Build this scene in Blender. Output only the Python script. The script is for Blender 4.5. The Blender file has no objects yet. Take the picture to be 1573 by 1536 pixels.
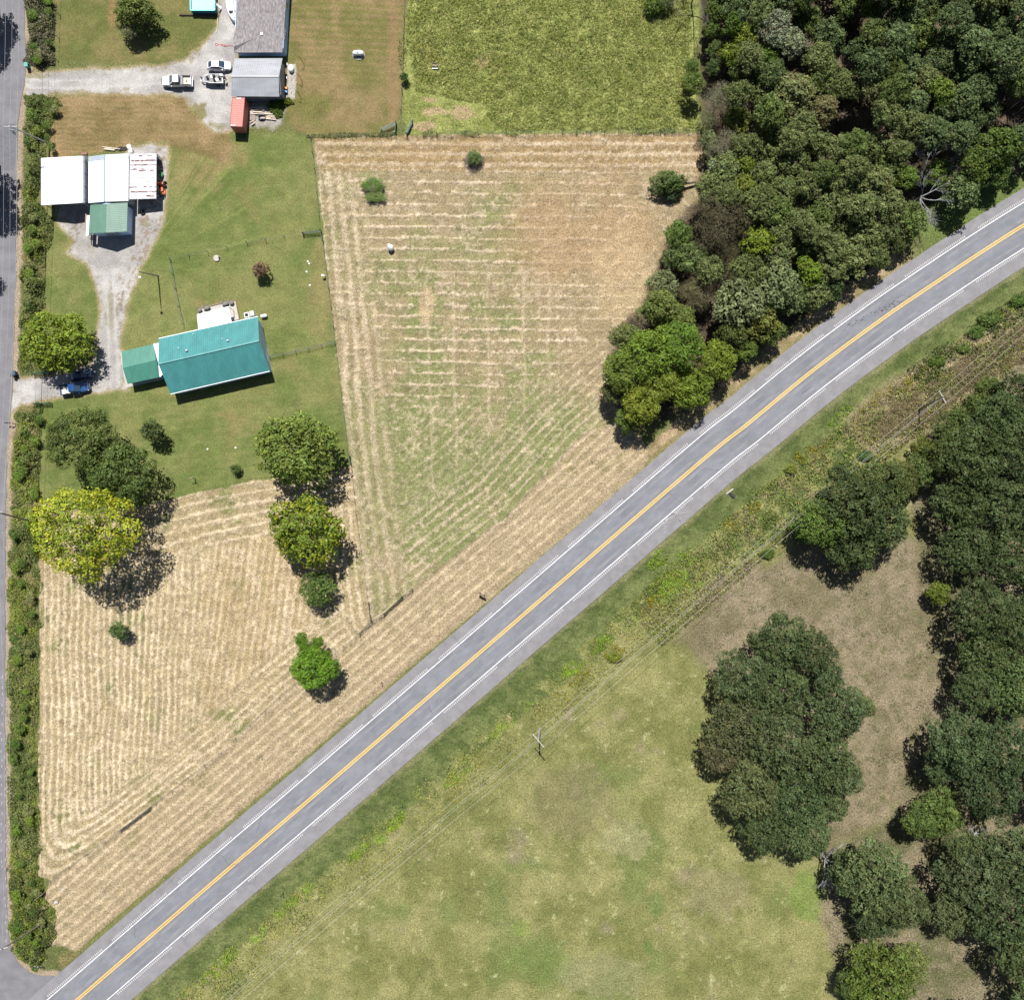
import bpy, math, random
import numpy as np
from mathutils import Vector, Matrix, Euler

# ------------------------------------------------------------------ camera, sky, sun
S = bpy.context.scene
H = 145.0            # camera height above the ground
G = 0.125            # metres per photo pixel on the ground
CX, CY = 786.5, 768.0

def W(px, py, h=0.0):
    """world point at height h that stands over the place seen at photo pixel px,py"""
    s = G * (1 - h / H)
    return Vector(((px - CX) * s, (CY - py) * s, h))

cam_d = bpy.data.cameras.new("camera")
cam = bpy.data.objects.new("camera", cam_d)
S.collection.objects.link(cam)
cam.location = (0, 0, H)
cam_d.sensor_fit = 'HORIZONTAL'
cam_d.angle = 2 * math.atan((1573 / 2 * G) / H)
cam_d.clip_start = 1.0
cam_d.clip_end = 3000
S.camera = cam

SUN_DIR = Vector((0.06, -0.60, -1.0)).normalized()      # direction the light travels
sun_d = bpy.data.lights.new("sun", 'SUN')
sun_d.energy = 5.0
sun_d.angle = math.radians(0.5)
sun_d.color = (1.0, 0.955, 0.89)
sun = bpy.data.objects.new("sun", sun_d)
S.collection.objects.link(sun)
sun.rotation_euler = SUN_DIR.to_track_quat('-Z', 'Y').to_euler()

world = bpy.data.worlds.new("World")
S.world = world
world.use_nodes = True
wn = world.node_tree
sky = wn.nodes.new('ShaderNodeTexSky')
sky.sky_type = 'NISHITA'
sky.sun_disc = False
sky.sun_elevation = math.radians(59)
sky.sun_rotation = math.radians(-6)
bg = wn.nodes['Background']
bg.inputs['Strength'].default_value = 0.043
wn.links.new(sky.outputs[0], bg.inputs['Color'])

S.view_settings.view_transform = 'Standard'
S.view_settings.look = 'None'
S.view_settings.exposure = 0.74
S.view_settings.gamma = 1.0
S.view_settings.use_curve_mapping = False

rnd = random.Random(7)
COL = S.collection

# ------------------------------------------------------------------ materials
MATS = {}
def mat(name, col, rough=0.7, metal=0.0, var=0.0, vscale=2.0, bump=0.0, col2=None, spec=0.5, coat=0.0, detail=5, vec=None):
    if name in MATS: return MATS[name]
    m = bpy.data.materials.new(name); m.use_nodes = True
    nt = m.node_tree; b = nt.nodes['Principled BSDF']
    b.inputs['Base Color'].default_value = (*col, 1)
    b.inputs['Roughness'].default_value = rough
    b.inputs['Metallic'].default_value = metal
    b.inputs['Specular IOR Level'].default_value = spec
    b.inputs['Coat Weight'].default_value = coat
    if var or col2 or bump:
        tc = nt.nodes.new('ShaderNodeTexCoord')
        n = nt.nodes.new('ShaderNodeTexNoise'); n.inputs['Scale'].default_value = vscale; n.inputs['Detail'].default_value = detail
        n.inputs['Roughness'].default_value = 0.65
        src = tc.outputs['Object']
        if vec:
            mp = nt.nodes.new('ShaderNodeMapping'); mp.inputs['Scale'].default_value = vec
            nt.links.new(src, mp.inputs['Vector']); src = mp.outputs[0]
        nt.links.new(src, n.inputs['Vector'])
        r = nt.nodes.new('ShaderNodeValToRGB')
        c2 = col2 or tuple(c * (1 + var) for c in col)
        c1 = col if col2 else tuple(c * (1 - var) for c in col)
        r.color_ramp.elements[0].position = 0.35; r.color_ramp.elements[1].position = 0.65
        r.color_ramp.elements[0].color = (*c1, 1); r.color_ramp.elements[1].color = (*c2, 1)
        nt.links.new(n.outputs['Fac'], r.inputs[0]); nt.links.new(r.outputs[0], b.inputs['Base Color'])
        if bump:
            bp = nt.nodes.new('ShaderNodeBump'); bp.inputs['Strength'].default_value = bump; bp.inputs['Distance'].default_value = 0.05
            nt.links.new(n.outputs['Fac'], bp.inputs['Height']); nt.links.new(bp.outputs[0], b.inputs['Normal'])
    MATS[name] = m
    return m

def leaf_mat():
    m = bpy.data.materials.new('leaves'); m.use_nodes = True
    nt = m.node_tree; nt.nodes.remove(nt.nodes['Principled BSDF'])
    out = nt.nodes['Material Output']
    oi = nt.nodes.new('ShaderNodeObjectInfo')
    at = nt.nodes.new('ShaderNodeAttribute'); at.attribute_name = 'lc'
    mx = nt.nodes.new('ShaderNodeMix'); mx.data_type = 'RGBA'; mx.blend_type = 'MULTIPLY'; mx.inputs[0].default_value = 1
    nt.links.new(oi.outputs['Color'], mx.inputs[6]); nt.links.new(at.outputs['Color'], mx.inputs[7])
    d = nt.nodes.new('ShaderNodeBsdfDiffuse'); t = nt.nodes.new('ShaderNodeBsdfTranslucent')
    g = nt.nodes.new('ShaderNodeBsdfGlossy'); g.inputs['Roughness'].default_value = 0.5
    g.inputs['Color'].default_value = (1, 1, 1, 1)
    m1 = nt.nodes.new('ShaderNodeMixShader'); m1.inputs[0].default_value = 0.28
    m2 = nt.nodes.new('ShaderNodeMixShader'); m2.inputs[0].default_value = 0.008
    nt.links.new(mx.outputs[2], d.inputs['Color']); nt.links.new(mx.outputs[2], t.inputs['Color'])
    nt.links.new(d.outputs[0], m1.inputs[1]); nt.links.new(t.outputs[0], m1.inputs[2])
    nt.links.new(m1.outputs[0], m2.inputs[1]); nt.links.new(g.outputs[0], m2.inputs[2])
    nt.links.new(m2.outputs[0], out.inputs['Surface'])
    return m
LEAF = leaf_mat()

def ground_mat():
    m = bpy.data.materials.new('ground_cover'); m.use_nodes = True
    nt = m.node_tree; b = nt.nodes['Principled BSDF']
    b.inputs['Roughness'].default_value = 0.95; b.inputs['Specular IOR Level'].default_value = 0.1
    tc = nt.nodes.new('ShaderNodeTexCoord')
    at = nt.nodes.new('ShaderNodeAttribute'); at.attribute_name = 'col'
    def noise(sc, det, rgh=0.6):
        n = nt.nodes.new('ShaderNodeTexNoise'); n.inputs['Scale'].default_value = sc
        n.inputs['Detail'].default_value = det; n.inputs['Roughness'].default_value = rgh
        nt.links.new(tc.outputs['Object'], n.inputs['Vector']); return n
    n1 = noise(3.4, 5, 0.8); n2 = noise(0.45, 3)
    def rng(src, lo, hi, a=0.3, z=0.7):
        r = nt.nodes.new('ShaderNodeMapRange'); r.inputs['From Min'].default_value = a; r.inputs['From Max'].default_value = z
        r.inputs['To Min'].default_value = lo; r.inputs['To Max'].default_value = hi
        nt.links.new(src, r.inputs['Value']); return r
    r1 = rng(n1.outputs['Fac'], -0.85, 0.85, 0.36, 0.64); r2 = rng(n2.outputs['Fac'], 0.86, 1.14)
    ml = nt.nodes.new('ShaderNodeMath'); ml.operation = 'MULTIPLY_ADD'
    nt.links.new(r1.outputs[0], ml.inputs[0]); nt.links.new(at.outputs['Alpha'], ml.inputs[1]); ml.inputs[2].default_value = 1.0
    m2 = nt.nodes.new('ShaderNodeMath'); m2.operation = 'MULTIPLY'
    nt.links.new(ml.outputs[0], m2.inputs[0]); nt.links.new(r2.outputs[0], m2.inputs[1])
    vm = nt.nodes.new('ShaderNodeVectorMath'); vm.operation = 'SCALE'
    nt.links.new(at.outputs['Color'], vm.inputs[0]); nt.links.new(m2.outputs[0], vm.inputs['Scale'])
    nt.links.new(vm.outputs[0], b.inputs['Base Color'])
    bp = nt.nodes.new('ShaderNodeBump'); bp.inputs['Distance'].default_value = 0.12
    ms = nt.nodes.new('ShaderNodeMath'); ms.operation = 'MULTIPLY'; ms.inputs[1].default_value = 1.0
    nt.links.new(at.outputs['Alpha'], ms.inputs[0]); nt.links.new(ms.outputs[0], bp.inputs['Strength'])
    n3 = noise(3.2, 4, 0.7)
    nt.links.new(n3.outputs['Fac'], bp.inputs['Height']); nt.links.new(bp.outputs[0], b.inputs['Normal'])
    return m
GROUND = ground_mat()

# ------------------------------------------------------------------ object helpers
def tag(o, label=None, cat=None, group=None, kind=None):
    if label: o['label'] = label
    if cat: o['category'] = cat
    if group: o['group'] = group
    if kind: o['kind'] = kind
    return o

def thing(name, loc, label, cat, group=None, rz=0.0):
    o = bpy.data.objects.new(name, None); COL.objects.link(o)
    o.empty_display_size = 0.5
    o.location = loc; o.rotation_euler = (0, 0, rz)
    return tag(o, label, cat, group)

def link(name, me, parent=None, m=None, loc=None, rot=None, scale=None, color=None):
    o = bpy.data.objects.new(name, me); COL.objects.link(o)
    if parent: o.parent = parent
    if m and len(me.materials) == 0: me.materials.append(m)
    if loc is not None: o.location = loc
    if rot is not None: o.rotation_euler = rot
    if scale is not None: o.scale = scale
    if color is not None: o.color = (*color, 1)
    return o

def np_mesh(name, V, F, attr=None, attrname='lc', smooth=False):
    """V (n,3); F (m,k) constant k"""
    V = np.asarray(V, dtype=np.float32); F = np.asarray(F, dtype=np.int32)
    me = bpy.data.meshes.new(name)
    n, k = F.shape
    me.vertices.add(len(V)); me.vertices.foreach_set('co', V.ravel())
    me.loops.add(n * k); me.loops.foreach_set('vertex_index', F.ravel())
    me.polygons.add(n)
    me.polygons.foreach_set('loop_start', np.arange(0, n * k, k, dtype=np.int32))
    me.polygons.foreach_set('loop_total', np.full(n, k, dtype=np.int32))
    if smooth: me.polygons.foreach_set('use_smooth', np.ones(n, dtype=bool))
    me.update(calc_edges=True)
    if attr is not None:
        a = me.color_attributes.new(attrname, 'FLOAT_COLOR', 'POINT')
        a.data.foreach_set('color', np.asarray(attr, dtype=np.float32).ravel())
    return me

class MB:
    def __init__(s): s.v = []; s.f = []
    def add(s, vs, fs):
        b = len(s.v); s.v += [tuple(p) for p in vs]; s.f += [tuple(b + i for i in f) for f in fs]; return s
    def box(s, c, sz, rz=0.0, tilt=None):
        R = Matrix.Rotation(rz, 3, 'Z')
        if tilt is not None: R = tilt
        x, y, z = sz[0] / 2, sz[1] / 2, sz[2] / 2
        P = [(-x, -y, -z), (x, -y, -z), (x, y, -z), (-x, y, -z), (-x, -y, z), (x, -y, z), (x, y, z), (-x, y, z)]
        return s.add([Vector(c) + R @ Vector(p) for p in P],
                     [(0, 3, 2, 1), (4, 5, 6, 7), (0, 1, 5, 4), (1, 2, 6, 5), (2, 3, 7, 6), (3, 0, 4, 7)])
    def bar(s, a, b, w, h=None):
        a = Vector(a); b = Vector(b); h = h or w; d = (b - a)
        L = d.length; d.normalize()
        up = Vector((0, 0, 1)) if abs(d.z) < 0.95 else Vector((1, 0, 0))
        sx = d.cross(up).normalized() * w / 2; sz = sx.cross(d).normalized() * h / 2
        P = [a - sx - sz, a + sx - sz, a + sx + sz, a - sx + sz, b - sx - sz, b + sx - sz, b + sx + sz, b - sx + sz]
        return s.add(P, [(0, 1, 2, 3), (7, 6, 5, 4), (0, 4, 5, 1), (1, 5, 6, 2), (2, 6, 7, 3), (3, 7, 4, 0)])
    def slab(s, pts, t):
        """polygon thickened downwards by t"""
        n = len(pts); top = [Vector(p) for p in pts]; bot = [p - Vector((0, 0, t)) for p in top]
        return s.add(top + bot, [tuple(range(n)), tuple(range(2 * n - 1, n - 1, -1))] +
                     [(i, n + i, n + (i + 1) % n, (i + 1) % n) for i in range(n)])
    def tube(s, pts, rad, k=6, cap=True):
        pts = [Vector(p) for p in pts]
        if not hasattr(rad, '__len__'): rad = [rad] * len(pts)
        b = len(s.v); n = len(pts)
        for i, p in enumerate(pts):
            d = (pts[min(i + 1, n - 1)] - pts[max(i - 1, 0)]).normalized()
            up = Vector((0, 0, 1)) if abs(d.z) < 0.9 else Vector((1, 0, 0))
            u = d.cross(up).normalized(); w = u.cross(d)
            for j in range(k):
                a = 2 * math.pi * j / k
                s.v.append(tuple(p + (u * math.cos(a) + w * math.sin(a)) * rad[i]))
        for i in range(n - 1):
            for j in range(k):
                s.f.append((b + i * k + j, b + i * k + (j + 1) % k, b + (i + 1) * k + (j + 1) % k, b + (i + 1) * k + j))
        if cap:
            s.f.append(tuple(b + j for j in range(k))[::-1]); s.f.append(tuple(b + (n - 1) * k + j for j in range(k)))
        return s
    def lathe(s, c, prof, k=14, sx=1, sy=1):
        c = Vector(c); b = len(s.v); n = len(prof)
        for r, z in prof:
            for j in range(k):
                a = 2 * math.pi * j / k
                s.v.append((c.x + r * sx * math.cos(a), c.y + r * sy * math.sin(a), c.z + z))
        for i in range(n - 1):
            for j in range(k):
                s.f.append((b + i * k + j, b + i * k + (j + 1) % k, b + (i + 1) * k + (j + 1) % k, b + (i + 1) * k + j))
        s.f.append(tuple(b + j for j in range(k))[::-1]); s.f.append(tuple(b + (n - 1) * k + j for j in range(k)))
        return s
    def loft(s, rings):
        b = len(s.v); k = len(rings[0])
        for r in rings: s.v += [tuple(p) for p in r]
        for i in range(len(rings) - 1):
            for j in range(k):
                s.f.append((b + i * k + j, b + i * k + (j + 1) % k, b + (i + 1) * k + (j + 1) % k, b + (i + 1) * k + j))
        s.f.append(tuple(b + j for j in range(k))[::-1]); s.f.append(tuple(b + (len(rings) - 1) * k + j for j in range(k)))
        return s
    def build(s, name, m, parent=None, world=True, bevel=0.0, smooth=False, origin=None):
        """world=True: vertices are world coordinates; made relative to parent's (unrotated) chain"""
        off = Vector((0, 0, 0))
        if world and parent:
            p = parent
            while p: off += p.location; p = p.parent
        me = bpy.data.meshes.new(name)
        loc = None
        vs = [Vector(v) - off for v in s.v]
        if parent is None and origin is None:
            lo = Vector((sum(v.x for v in vs) / len(vs), sum(v.y for v in vs) / len(vs), min(v.z for v in vs)))
            origin = lo
        if origin is not None and parent is None:
            vs = [v - Vector(origin) for v in vs]; loc = origin
        me.from_pydata([tuple(v) for v in vs], [], s.f); me.update()
        if smooth: me.polygons.foreach_set('use_smooth', [True] * len(me.polygons))
        import bmesh
        bm = bmesh.new(); bm.from_mesh(me); bmesh.ops.recalc_face_normals(bm, faces=bm.faces); bm.to_mesh(me); bm.free()
        o = link(name, me, parent, m, loc)
        if bevel:
            md = o.modifiers.new('bevel', 'BEVEL'); md.width = bevel; md.segments = 2; md.limit_method = 'ANGLE'
        return o

def copy_tree(o, parent=None):
    c = o.copy(); COL.objects.link(c)
    if parent: c.parent = parent
    for ch in list(o.children): copy_tree(ch, c)
    return c

# ------------------------------------------------------------------ numeric noise and masks
_tabs = {}
def vn(x, y, seed):
    if seed not in _tabs: _tabs[seed] = np.random.RandomState(seed).rand(256, 256).astype(np.float32)
    T = _tabs[seed]
    xi = np.floor(x).astype(np.int32); yi = np.floor(y).astype(np.int32)
    fx = (x - xi).astype(np.float32); fy = (y - yi).astype(np.float32)
    fx = fx * fx * (3 - 2 * fx); fy = fy * fy * (3 - 2 * fy)
    a = T[xi & 255, yi & 255]; b = T[(xi + 1) & 255, yi & 255]; c = T[xi & 255, (yi + 1) & 255]; d = T[(xi + 1) & 255, (yi + 1) & 255]
    return (a * (1 - fx) + b * fx) * (1 - fy) + (c * (1 - fx) + d * fx) * fy
def fbm(x, y, wl, seed, octs=3):
    """wl wavelength in photo px; returns about -1..1"""
    s = 0; amp = 1.0; tot = 0
    for i in range(octs):
        s = s + amp * (vn(x / wl * 2 ** i + 17.3 * i, y / wl * 2 ** i + 5.1 * i, seed + i) - 0.5); tot += amp; amp *= 0.55
    return s / tot * 2.2
def sst(x, a, b):
    t = np.clip((x - a) / (b - a), 0, 1); return t * t * (3 - 2 * t)
def polydist(x, y, poly):
    """signed distance, positive inside"""
    d = np.full(x.shape, 1e9, np.float32); ins = np.zeros(x.shape, bool)
    n = len(poly)
    for i in range(n):
        x0, y0 = poly[i]; x1, y1 = poly[(i + 1) % n]
        ex, ey = x1 - x0, y1 - y0; L = ex * ex + ey * ey + 1e-9
        t = np.clip(((x - x0) * ex + (y - y0) * ey) / L, 0, 1)
        d = np.minimum(d, (x - x0 - t * ex) ** 2 + (y - y0 - t * ey) ** 2)
        if y0 != y1:
            c = ((y0 > y) != (y1 > y)) & (x < (x1 - x0) * (y - y0) / (y1 - y0) + x0); ins ^= c
    d = np.sqrt(d); return np.where(ins, d, -d)
def linedist(x, y, pts):
    d = np.full(x.shape, 1e9, np.float32); sg = np.zeros(x.shape, np.float32); al = np.zeros(x.shape, np.float32); acc = 0
    for i in range(len(pts) - 1):
        x0, y0 = pts[i]; x1, y1 = pts[i + 1]; ex, ey = x1 - x0, y1 - y0; L = ex * ex + ey * ey
        t = np.clip(((x - x0) * ex + (y - y0) * ey) / L, 0, 1)
        dd = np.sqrt((x - x0 - t * ex) ** 2 + (y - y0 - t * ey) ** 2)
        s = np.sign((x - x0) * ey - (y - y0) * ex)
        m = dd < d
        d = np.where(m, dd, d); sg = np.where(m, s, sg); al = np.where(m, acc + t * math.sqrt(L), al); acc += math.sqrt(L)
    return d * sg, al

# ------------------------------------------------------------------ key outlines (photo pixels on the ground)
CL_KEY = [(-420, 2000), (-150, 1766), (117.6, 1536), (308, 1371), (500, 1206.5), (700, 1034), (900, 861), (1087, 700), (1150, 650),
          (1245, 572), (1340, 501), (1413.7, 450), (1573, 346), (1750, 245), (2000, 130), (2400, -20)]
def catmull(P, n=8):
    out = []
    for i in range(len(P) - 1):
        p0 = P[max(i - 1, 0)]; p1 = P[i]; p2 = P[i + 1]; p3 = P[min(i + 2, len(P) - 1)]
        for k in range(n):
            t = k / n
            out.append(tuple(0.5 * ((2 * p1[j]) + (-p0[j] + p2[j]) * t + (2 * p0[j] - 5 * p1[j] + 4 * p2[j] - p3[j]) * t * t +
                                    (-p0[j] + 3 * p1[j] - 3 * p2[j] + p3[j]) * t ** 3) for j in range(2)))
    out.append(P[-1]); return out
CL = catmull(CL_KEY, 8)
UP, LO = 49.0, 54.5          # pavement edges, px from the centre line
SIDE_R = [(37, -300), (37, 0), (38, 60), (40, 102), (38, 130), (31, 165), (28, 190), (26, 260), (25, 390), (21, 520), (19, 600), (16, 640), (11, 683),
          (9, 772), (8, 900), (8, 1100), (9, 1300), (11, 1400), (15, 1450), (26, 1478), (45, 1493), (66, 1499), (86, 1497)]
HAY1 = [(483, 213), (640, 209), (1078, 205), (1085, 262), (1078, 305), (1034, 372), (1022, 408), (992, 470), (950, 520), (940, 580), (955, 640), (890, 672), (780, 790), (632, 905), (572, 950),
        (560, 880), (543, 735), (535, 690), (516, 530), (497, 362)]
HAY2 = [(60, 770), (150, 790), (235, 775), (300, 757), (400, 738), (470, 735), (541, 715), (545, 740), (560, 870), (570, 948), (553, 972), (430, 1068), (340, 1155), (190, 1270), (78, 1350), (60, 1345), (62, 1000)]
STRIP = [(945, 645), (985, 672), (997, 700), (990, 720), (80, 1492), (68, 1480), (78, 1440), (60, 1400), (78, 1352), (190, 1270), (340, 1155), (430, 1068), (553, 972), (572, 950), (632, 905), (780, 790), (890, 672)]
LAWN = [(75, 318), (95, 330), (250, 205), (300, 200), (480, 208), (497, 362), (516, 530), (535, 700), (540, 720), (400, 738), (300, 757), (235, 775), (60, 772), (62, 640), (75, 560), (66, 480)]
BROWN = [(78, 150), (230, 144), (285, 150), (318, 195), (355, 205), (350, 250), (260, 225), (250, 215), (200, 225), (75, 245)]
YARD = [(85, -60), (345, -60), (335, 20), (330, 42), (312, 62), (285, 88), (250, 98), (160, 97), (95, 94), (86, 60)]
EAST = [(447, -60), (627, -60), (620, 100), (614, 175), (600, 206), (476, 211), (440, 190), (432, 95), (446, 70)]
DRIVE_A = [(37, 118), (90, 109), (200, 105), (258, 101), (292, 90), (315, 68), (331, 45), (336, 20), (334, -80), (372, -80), (368, 60), (362, 110), (362, 196), (350, 202), (330, 203), (312, 188), (296, 166), (283, 151), (262, 145), (200, 145), (95, 142), (40, 150)]
DRIVE_B = [(88, 318), (92, 345), (112, 370), (104, 388), (135, 405), (152, 450), (156, 478), (150, 510), (143, 560), (100, 573), (20, 584), (14, 640), (30, 622), (105, 608), (150, 602), (196, 596), (190, 545), (184, 535), (188, 500), (200, 450), (216, 410), (238, 372), (250, 345), (254, 300), (257, 226), (230, 222), (200, 230)]
PAST_T = [(627, -120), (1100, -120), (1070, 60), (1060, 130), (1085, 203), (650, 208), (628, 206), (617, 176), (622, 60)]
WOODN = [(1065, -150), (2400, -400), (2400, -60), (1990, 40), (1573, 282), (1500, 322), (1440, 345), (1395, 395), (1290, 462), (1240, 500), (1172, 548), (1120, 602), (1050, 640), (980, 672), (945, 640), (922, 580), (935, 510), (975, 465), (1003, 400), (1015, 365), (1062, 300), (1070, 260), (1085, 205), (1062, 150), (1066, 60)]
WOODS = [(2400, 300), (1620, 520), (1500, 600), (1440, 650), (1420, 720), (1405, 800), (1425, 870), (1440, 960), (1455, 1050), (1400, 1120), (1395, 1190), (1370, 1260), (1300, 1300), (1262, 1400), (1290, 1480), (1300, 1700), (2400, 1900)]
DIRT = [(1030, 985), (1090, 900), (1190, 858), (1260, 800), (1420, 830), (1470, 900), (1470, 1100), (1420, 1200), (1330, 1290), (1260, 1330), (1180, 1200), (1120, 1050), (1060, 1010)]

# ------------------------------------------------------------------ the ground: one seamless sheet, split by kind of land
def build_ground():
    fx = np.arange(-24, 1600, 2.0); fy = np.arange(-24, 1562, 2.0)
    ext = np.cumsum(np.geomspace(3, 700, 26))
    ax = np.concatenate([fx[0] - ext[::-1], fx, fx[-1] + ext]); ay = np.concatenate([fy[0] - ext[::-1], fy, fy[-1] + ext])
    X, Y = np.meshgrid(ax.astype(np.float32), ay.astype(np.float32))
    wx = fbm(X, Y, 26, 1); wy = fbm(X, Y, 26, 11)
    f6 = fbm(X, Y, 6, 21, 2); f14 = fbm(X, Y, 14, 31); f40 = fbm(X, Y, 40, 41); f120 = fbm(X, Y, 120, 51); f3 = fbm(X, Y, 3.2, 61, 1)
    Xw = X + wx * 4; Yw = Y + wy * 4
    hd, hal = linedist(X, Y, CL)          # + below/right of the highway
    if hd[np.argmin(abs(ay - 1400)), np.argmin(abs(ax - 1000))] < 0: hd = -hd
    C = np.zeros(X.shape + (3,), np.float32); T = np.full(X.shape, 0.5, np.float32); Z = np.zeros(X.shape, np.float32)
    def c3(c): return np.array(c, np.float32)
    def mixc(m, c, t=None, alpha=1.0):
        nonlocal C, T
        m = (m * alpha)[..., None]
        C = C * (1 - m) + (c if isinstance(c, np.ndarray) and c.ndim == 3 else c3(c)) * m
        if t is not None: T = T * (1 - m[..., 0]) + t * m[..., 0]
    def two(a, b, f): return c3(a) * (1 - f[..., None]) + c3(b) * f[..., None]
    # lower pasture (base)
    C[:] = two((0.114, 0.121, 0.042), (0.182, 0.176, 0.074), sst(f40 + 0.4 * f120 + 0.5 * f14, -0.7, 0.8))
    mixc(sst(fbm(X, Y, 70, 71), 0.25, 0.7), (0.098, 0.125, 0.040), alpha=0.7)
    mixc(sst(fbm(X, Y, 55, 76), 0.42, 0.8), (0.18, 0.155, 0.095), alpha=0.75)
    mixc(sst(f6 + 0.5 * f14, 0.55, 0.95), (0.25, 0.25, 0.13), alpha=0.75)
    mixc(sst(-f6 + 0.4 * f14, 0.7, 1.0), (0.07, 0.078, 0.03), alpha=0.5)
    for (cx, cy, rx, ry, cc, a) in [(1008, 1388, 18, 26, (0.085, 0.13, 0.04), .55), (995, 1455, 9, 14, (0.075, 0.13, 0.035), .6), (800, 1425, 18, 16, (0.13, 0.18, 0.04), .45),
                                    (830, 1480, 60, 45, (0.09, 0.13, 0.035), .5), (1240, 1375, 34, 48, (0.095, 0.15, 0.032), .65), (960, 1290, 50, 35, (0.2, 0.19, 0.1), .6),
                                    (880, 1230, 80, 70, (0.15, 0.13, 0.07), .5), (1100, 1370, 60, 50, (0.17, 0.15, 0.09), .4), (1490, 1500, 60, 40, (0.2, 0.15, 0.10), .7),
                                    (930, 1500, 80, 40, (0.16, 0.16, 0.08), .6)]:
        mixc(sst(1 - np.hypot((X - cx) / rx, (Y - cy) / ry) + 0.25 * f14 + 0.2 * f6, 0.0, 0.35), cc, alpha=a)
    T[:] = 0.62; Z += 0.05 * f6 + 0.06 * f14
    # worn brown ground under the oaks
    md = sst(polydist(Xw, Yw, DIRT) + 14 * f40 + 5 * f14, -14, 16)
    mixc(md, two((0.118, 0.104, 0.060), (0.172, 0.142, 0.094), sst(f14 + f40, -0.6, 0.7)), 0.7)
    mixc(md * sst(f6 + 0.3 * f40, 0.35, 0.8), (0.085, 0.09, 0.04), alpha=0.8)
    # weeds strip and mown verge below the highway
    wwid = 118 + 12 * f120 + sst(X, 900, 1350) * 62 - sst(650 - X, 0, 300) * 10
    mw = sst(wwid - hd + 10 * f40 + 5 * f14, -8, 8) * (hd > 0)
    weed = two((0.066, 0.09, 0.028), (0.155, 0.16, 0.062), sst(f14 + 0.6 * f40, -0.5, 0.6))
    mixc(mw, weed, 0.8)
    mixc(mw * sst(fbm(X, Y, 34, 81) + 0.3 * f14, 0.32, 0.62), (0.115, 0.19, 0.022), alpha=0.8)
    mixc(mw * sst(fbm(X, Y, 20, 86) + 0.3 * f6, 0.42, 0.65), (0.24, 0.2, 0.11), alpha=0.6)
    Z += mw * (0.10 * f14 + 0.10 * f6 + 0.05)
    mv = sst((LO + 44 + 6 * f40 - 10 * sst(X, 900, 1300)) - hd, -7, 7) * (hd > 0)
    mixc(mv, two((0.062, 0.082, 0.026), (0.098, 0.115, 0.042), sst(f14 + 0.8 * f40, -0.5, 0.6)), 0.6)
    mixc(mv * sst(LO + 7 + 3 * f14 - hd, -2, 3), (0.17, 0.15, 0.09), alpha=0.4)
    mixc(sst(polydist(Xw, Yw, [(1300, 640), (1400, 560), (1573, 480), (1700, 430), (1700, 560), (1500, 600), (1440, 660), (1330, 700)]) + 8 * f40, -10, 10),
         two((0.2, 0.165, 0.10), (0.13, 0.115, 0.06), sst(f14, -0.4, 0.6)), 0.9)
    # default land above the highway
    up = (hd < 0)
    mixc(up.astype(np.float32), (0.10, 0.11, 0.04))
    # tall pasture, top
    mp = sst(polydist(Xw, Yw, PAST_T) + 3 * f14, -3, 3)
    qx = X + 26 * fbm(X, Y, 46, 91); qy = Y + 26 * fbm(X, Y, 46, 96)
    sw = fbm(qx * 0.45 + qy * 0.75, qy - qx * .4, 6.5, 101, 3)
    past = two((0.115, 0.136, 0.036), (0.200, 0.212, 0.070), sst(sw + 0.4 * f40 + .35 * fbm(qx * .6 + qy * .3, qy * 1.2, 22, 107, 2), -0.8, 0.85))
    past = past * (1 - 0.05 * sst(fbm(X, Y, 80, 105), 0.2, 0.8)[..., None] * (c3((0.1, 0.25, 0.5))))
    mixc(mp, past, 0.75)
    mixc(mp * sst(sw, 0.55, 0.9), (0.28, 0.28, 0.12), alpha=0.7)
    Z += mp * (0.15 * sw + 0.05 * f14 + 0.06 * f6)
    for (cx, cy, rx, ry) in [(668, 172, 30, 8), (712, 172, 18, 12), (650, 195, 20, 8), (740, 95, 16, 10), (660, 155, 14, 5)]:
        mixc(sst(1 - np.hypot((Xw - cx) / rx, (Yw - cy) / ry) + 0.4 * f14, 0.0, 0.3), (0.25, 0.19, 0.11), alpha=0.85)
    for (cx, cy, rx, ry) in [(652, 85, 26, 45), (765, 105, 22, 28)]:
        mixc(sst(1 - np.hypot((Xw - cx) / rx, (Yw - cy) / ry) + 0.4 * f14, 0.0, 0.8), (0.16, 0.14, 0.045), alpha=0.6)
    # lawns
    ml = sst(polydist(Xw, Yw, LAWN) + 2 * f14, -3, 3)
    stripe = np.sin((Y + 0.17 * X) / 13.5 * 6.283) * sst(Y, 600, 640) * 0.5 + np.sin((Y + 0.05 * X + 4 * f40) / 9 * 6.283) * 0.25
    lawn = two((0.086, 0.112, 0.032), (0.136, 0.142, 0.052), sst(f40 + 0.5 * f120 + 0.35 * f14 + 0.28 * stripe, -0.6, 0.7))
    mixc(ml, lawn, 0.42)
    mixc(ml * sst(fbm(X, Y, 60, 111) + 0.5 * f14 - sst(abs(X - 350) + abs(Y - 260), 60, 260) * .5, 0.05, 0.6), (0.155, 0.13, 0.06), alpha=0.5)
    mixc(ml * sst(fbm(X, Y, 50, 116), 0.3, 0.7), (0.125, 0.130, 0.045), alpha=0.5)
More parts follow.
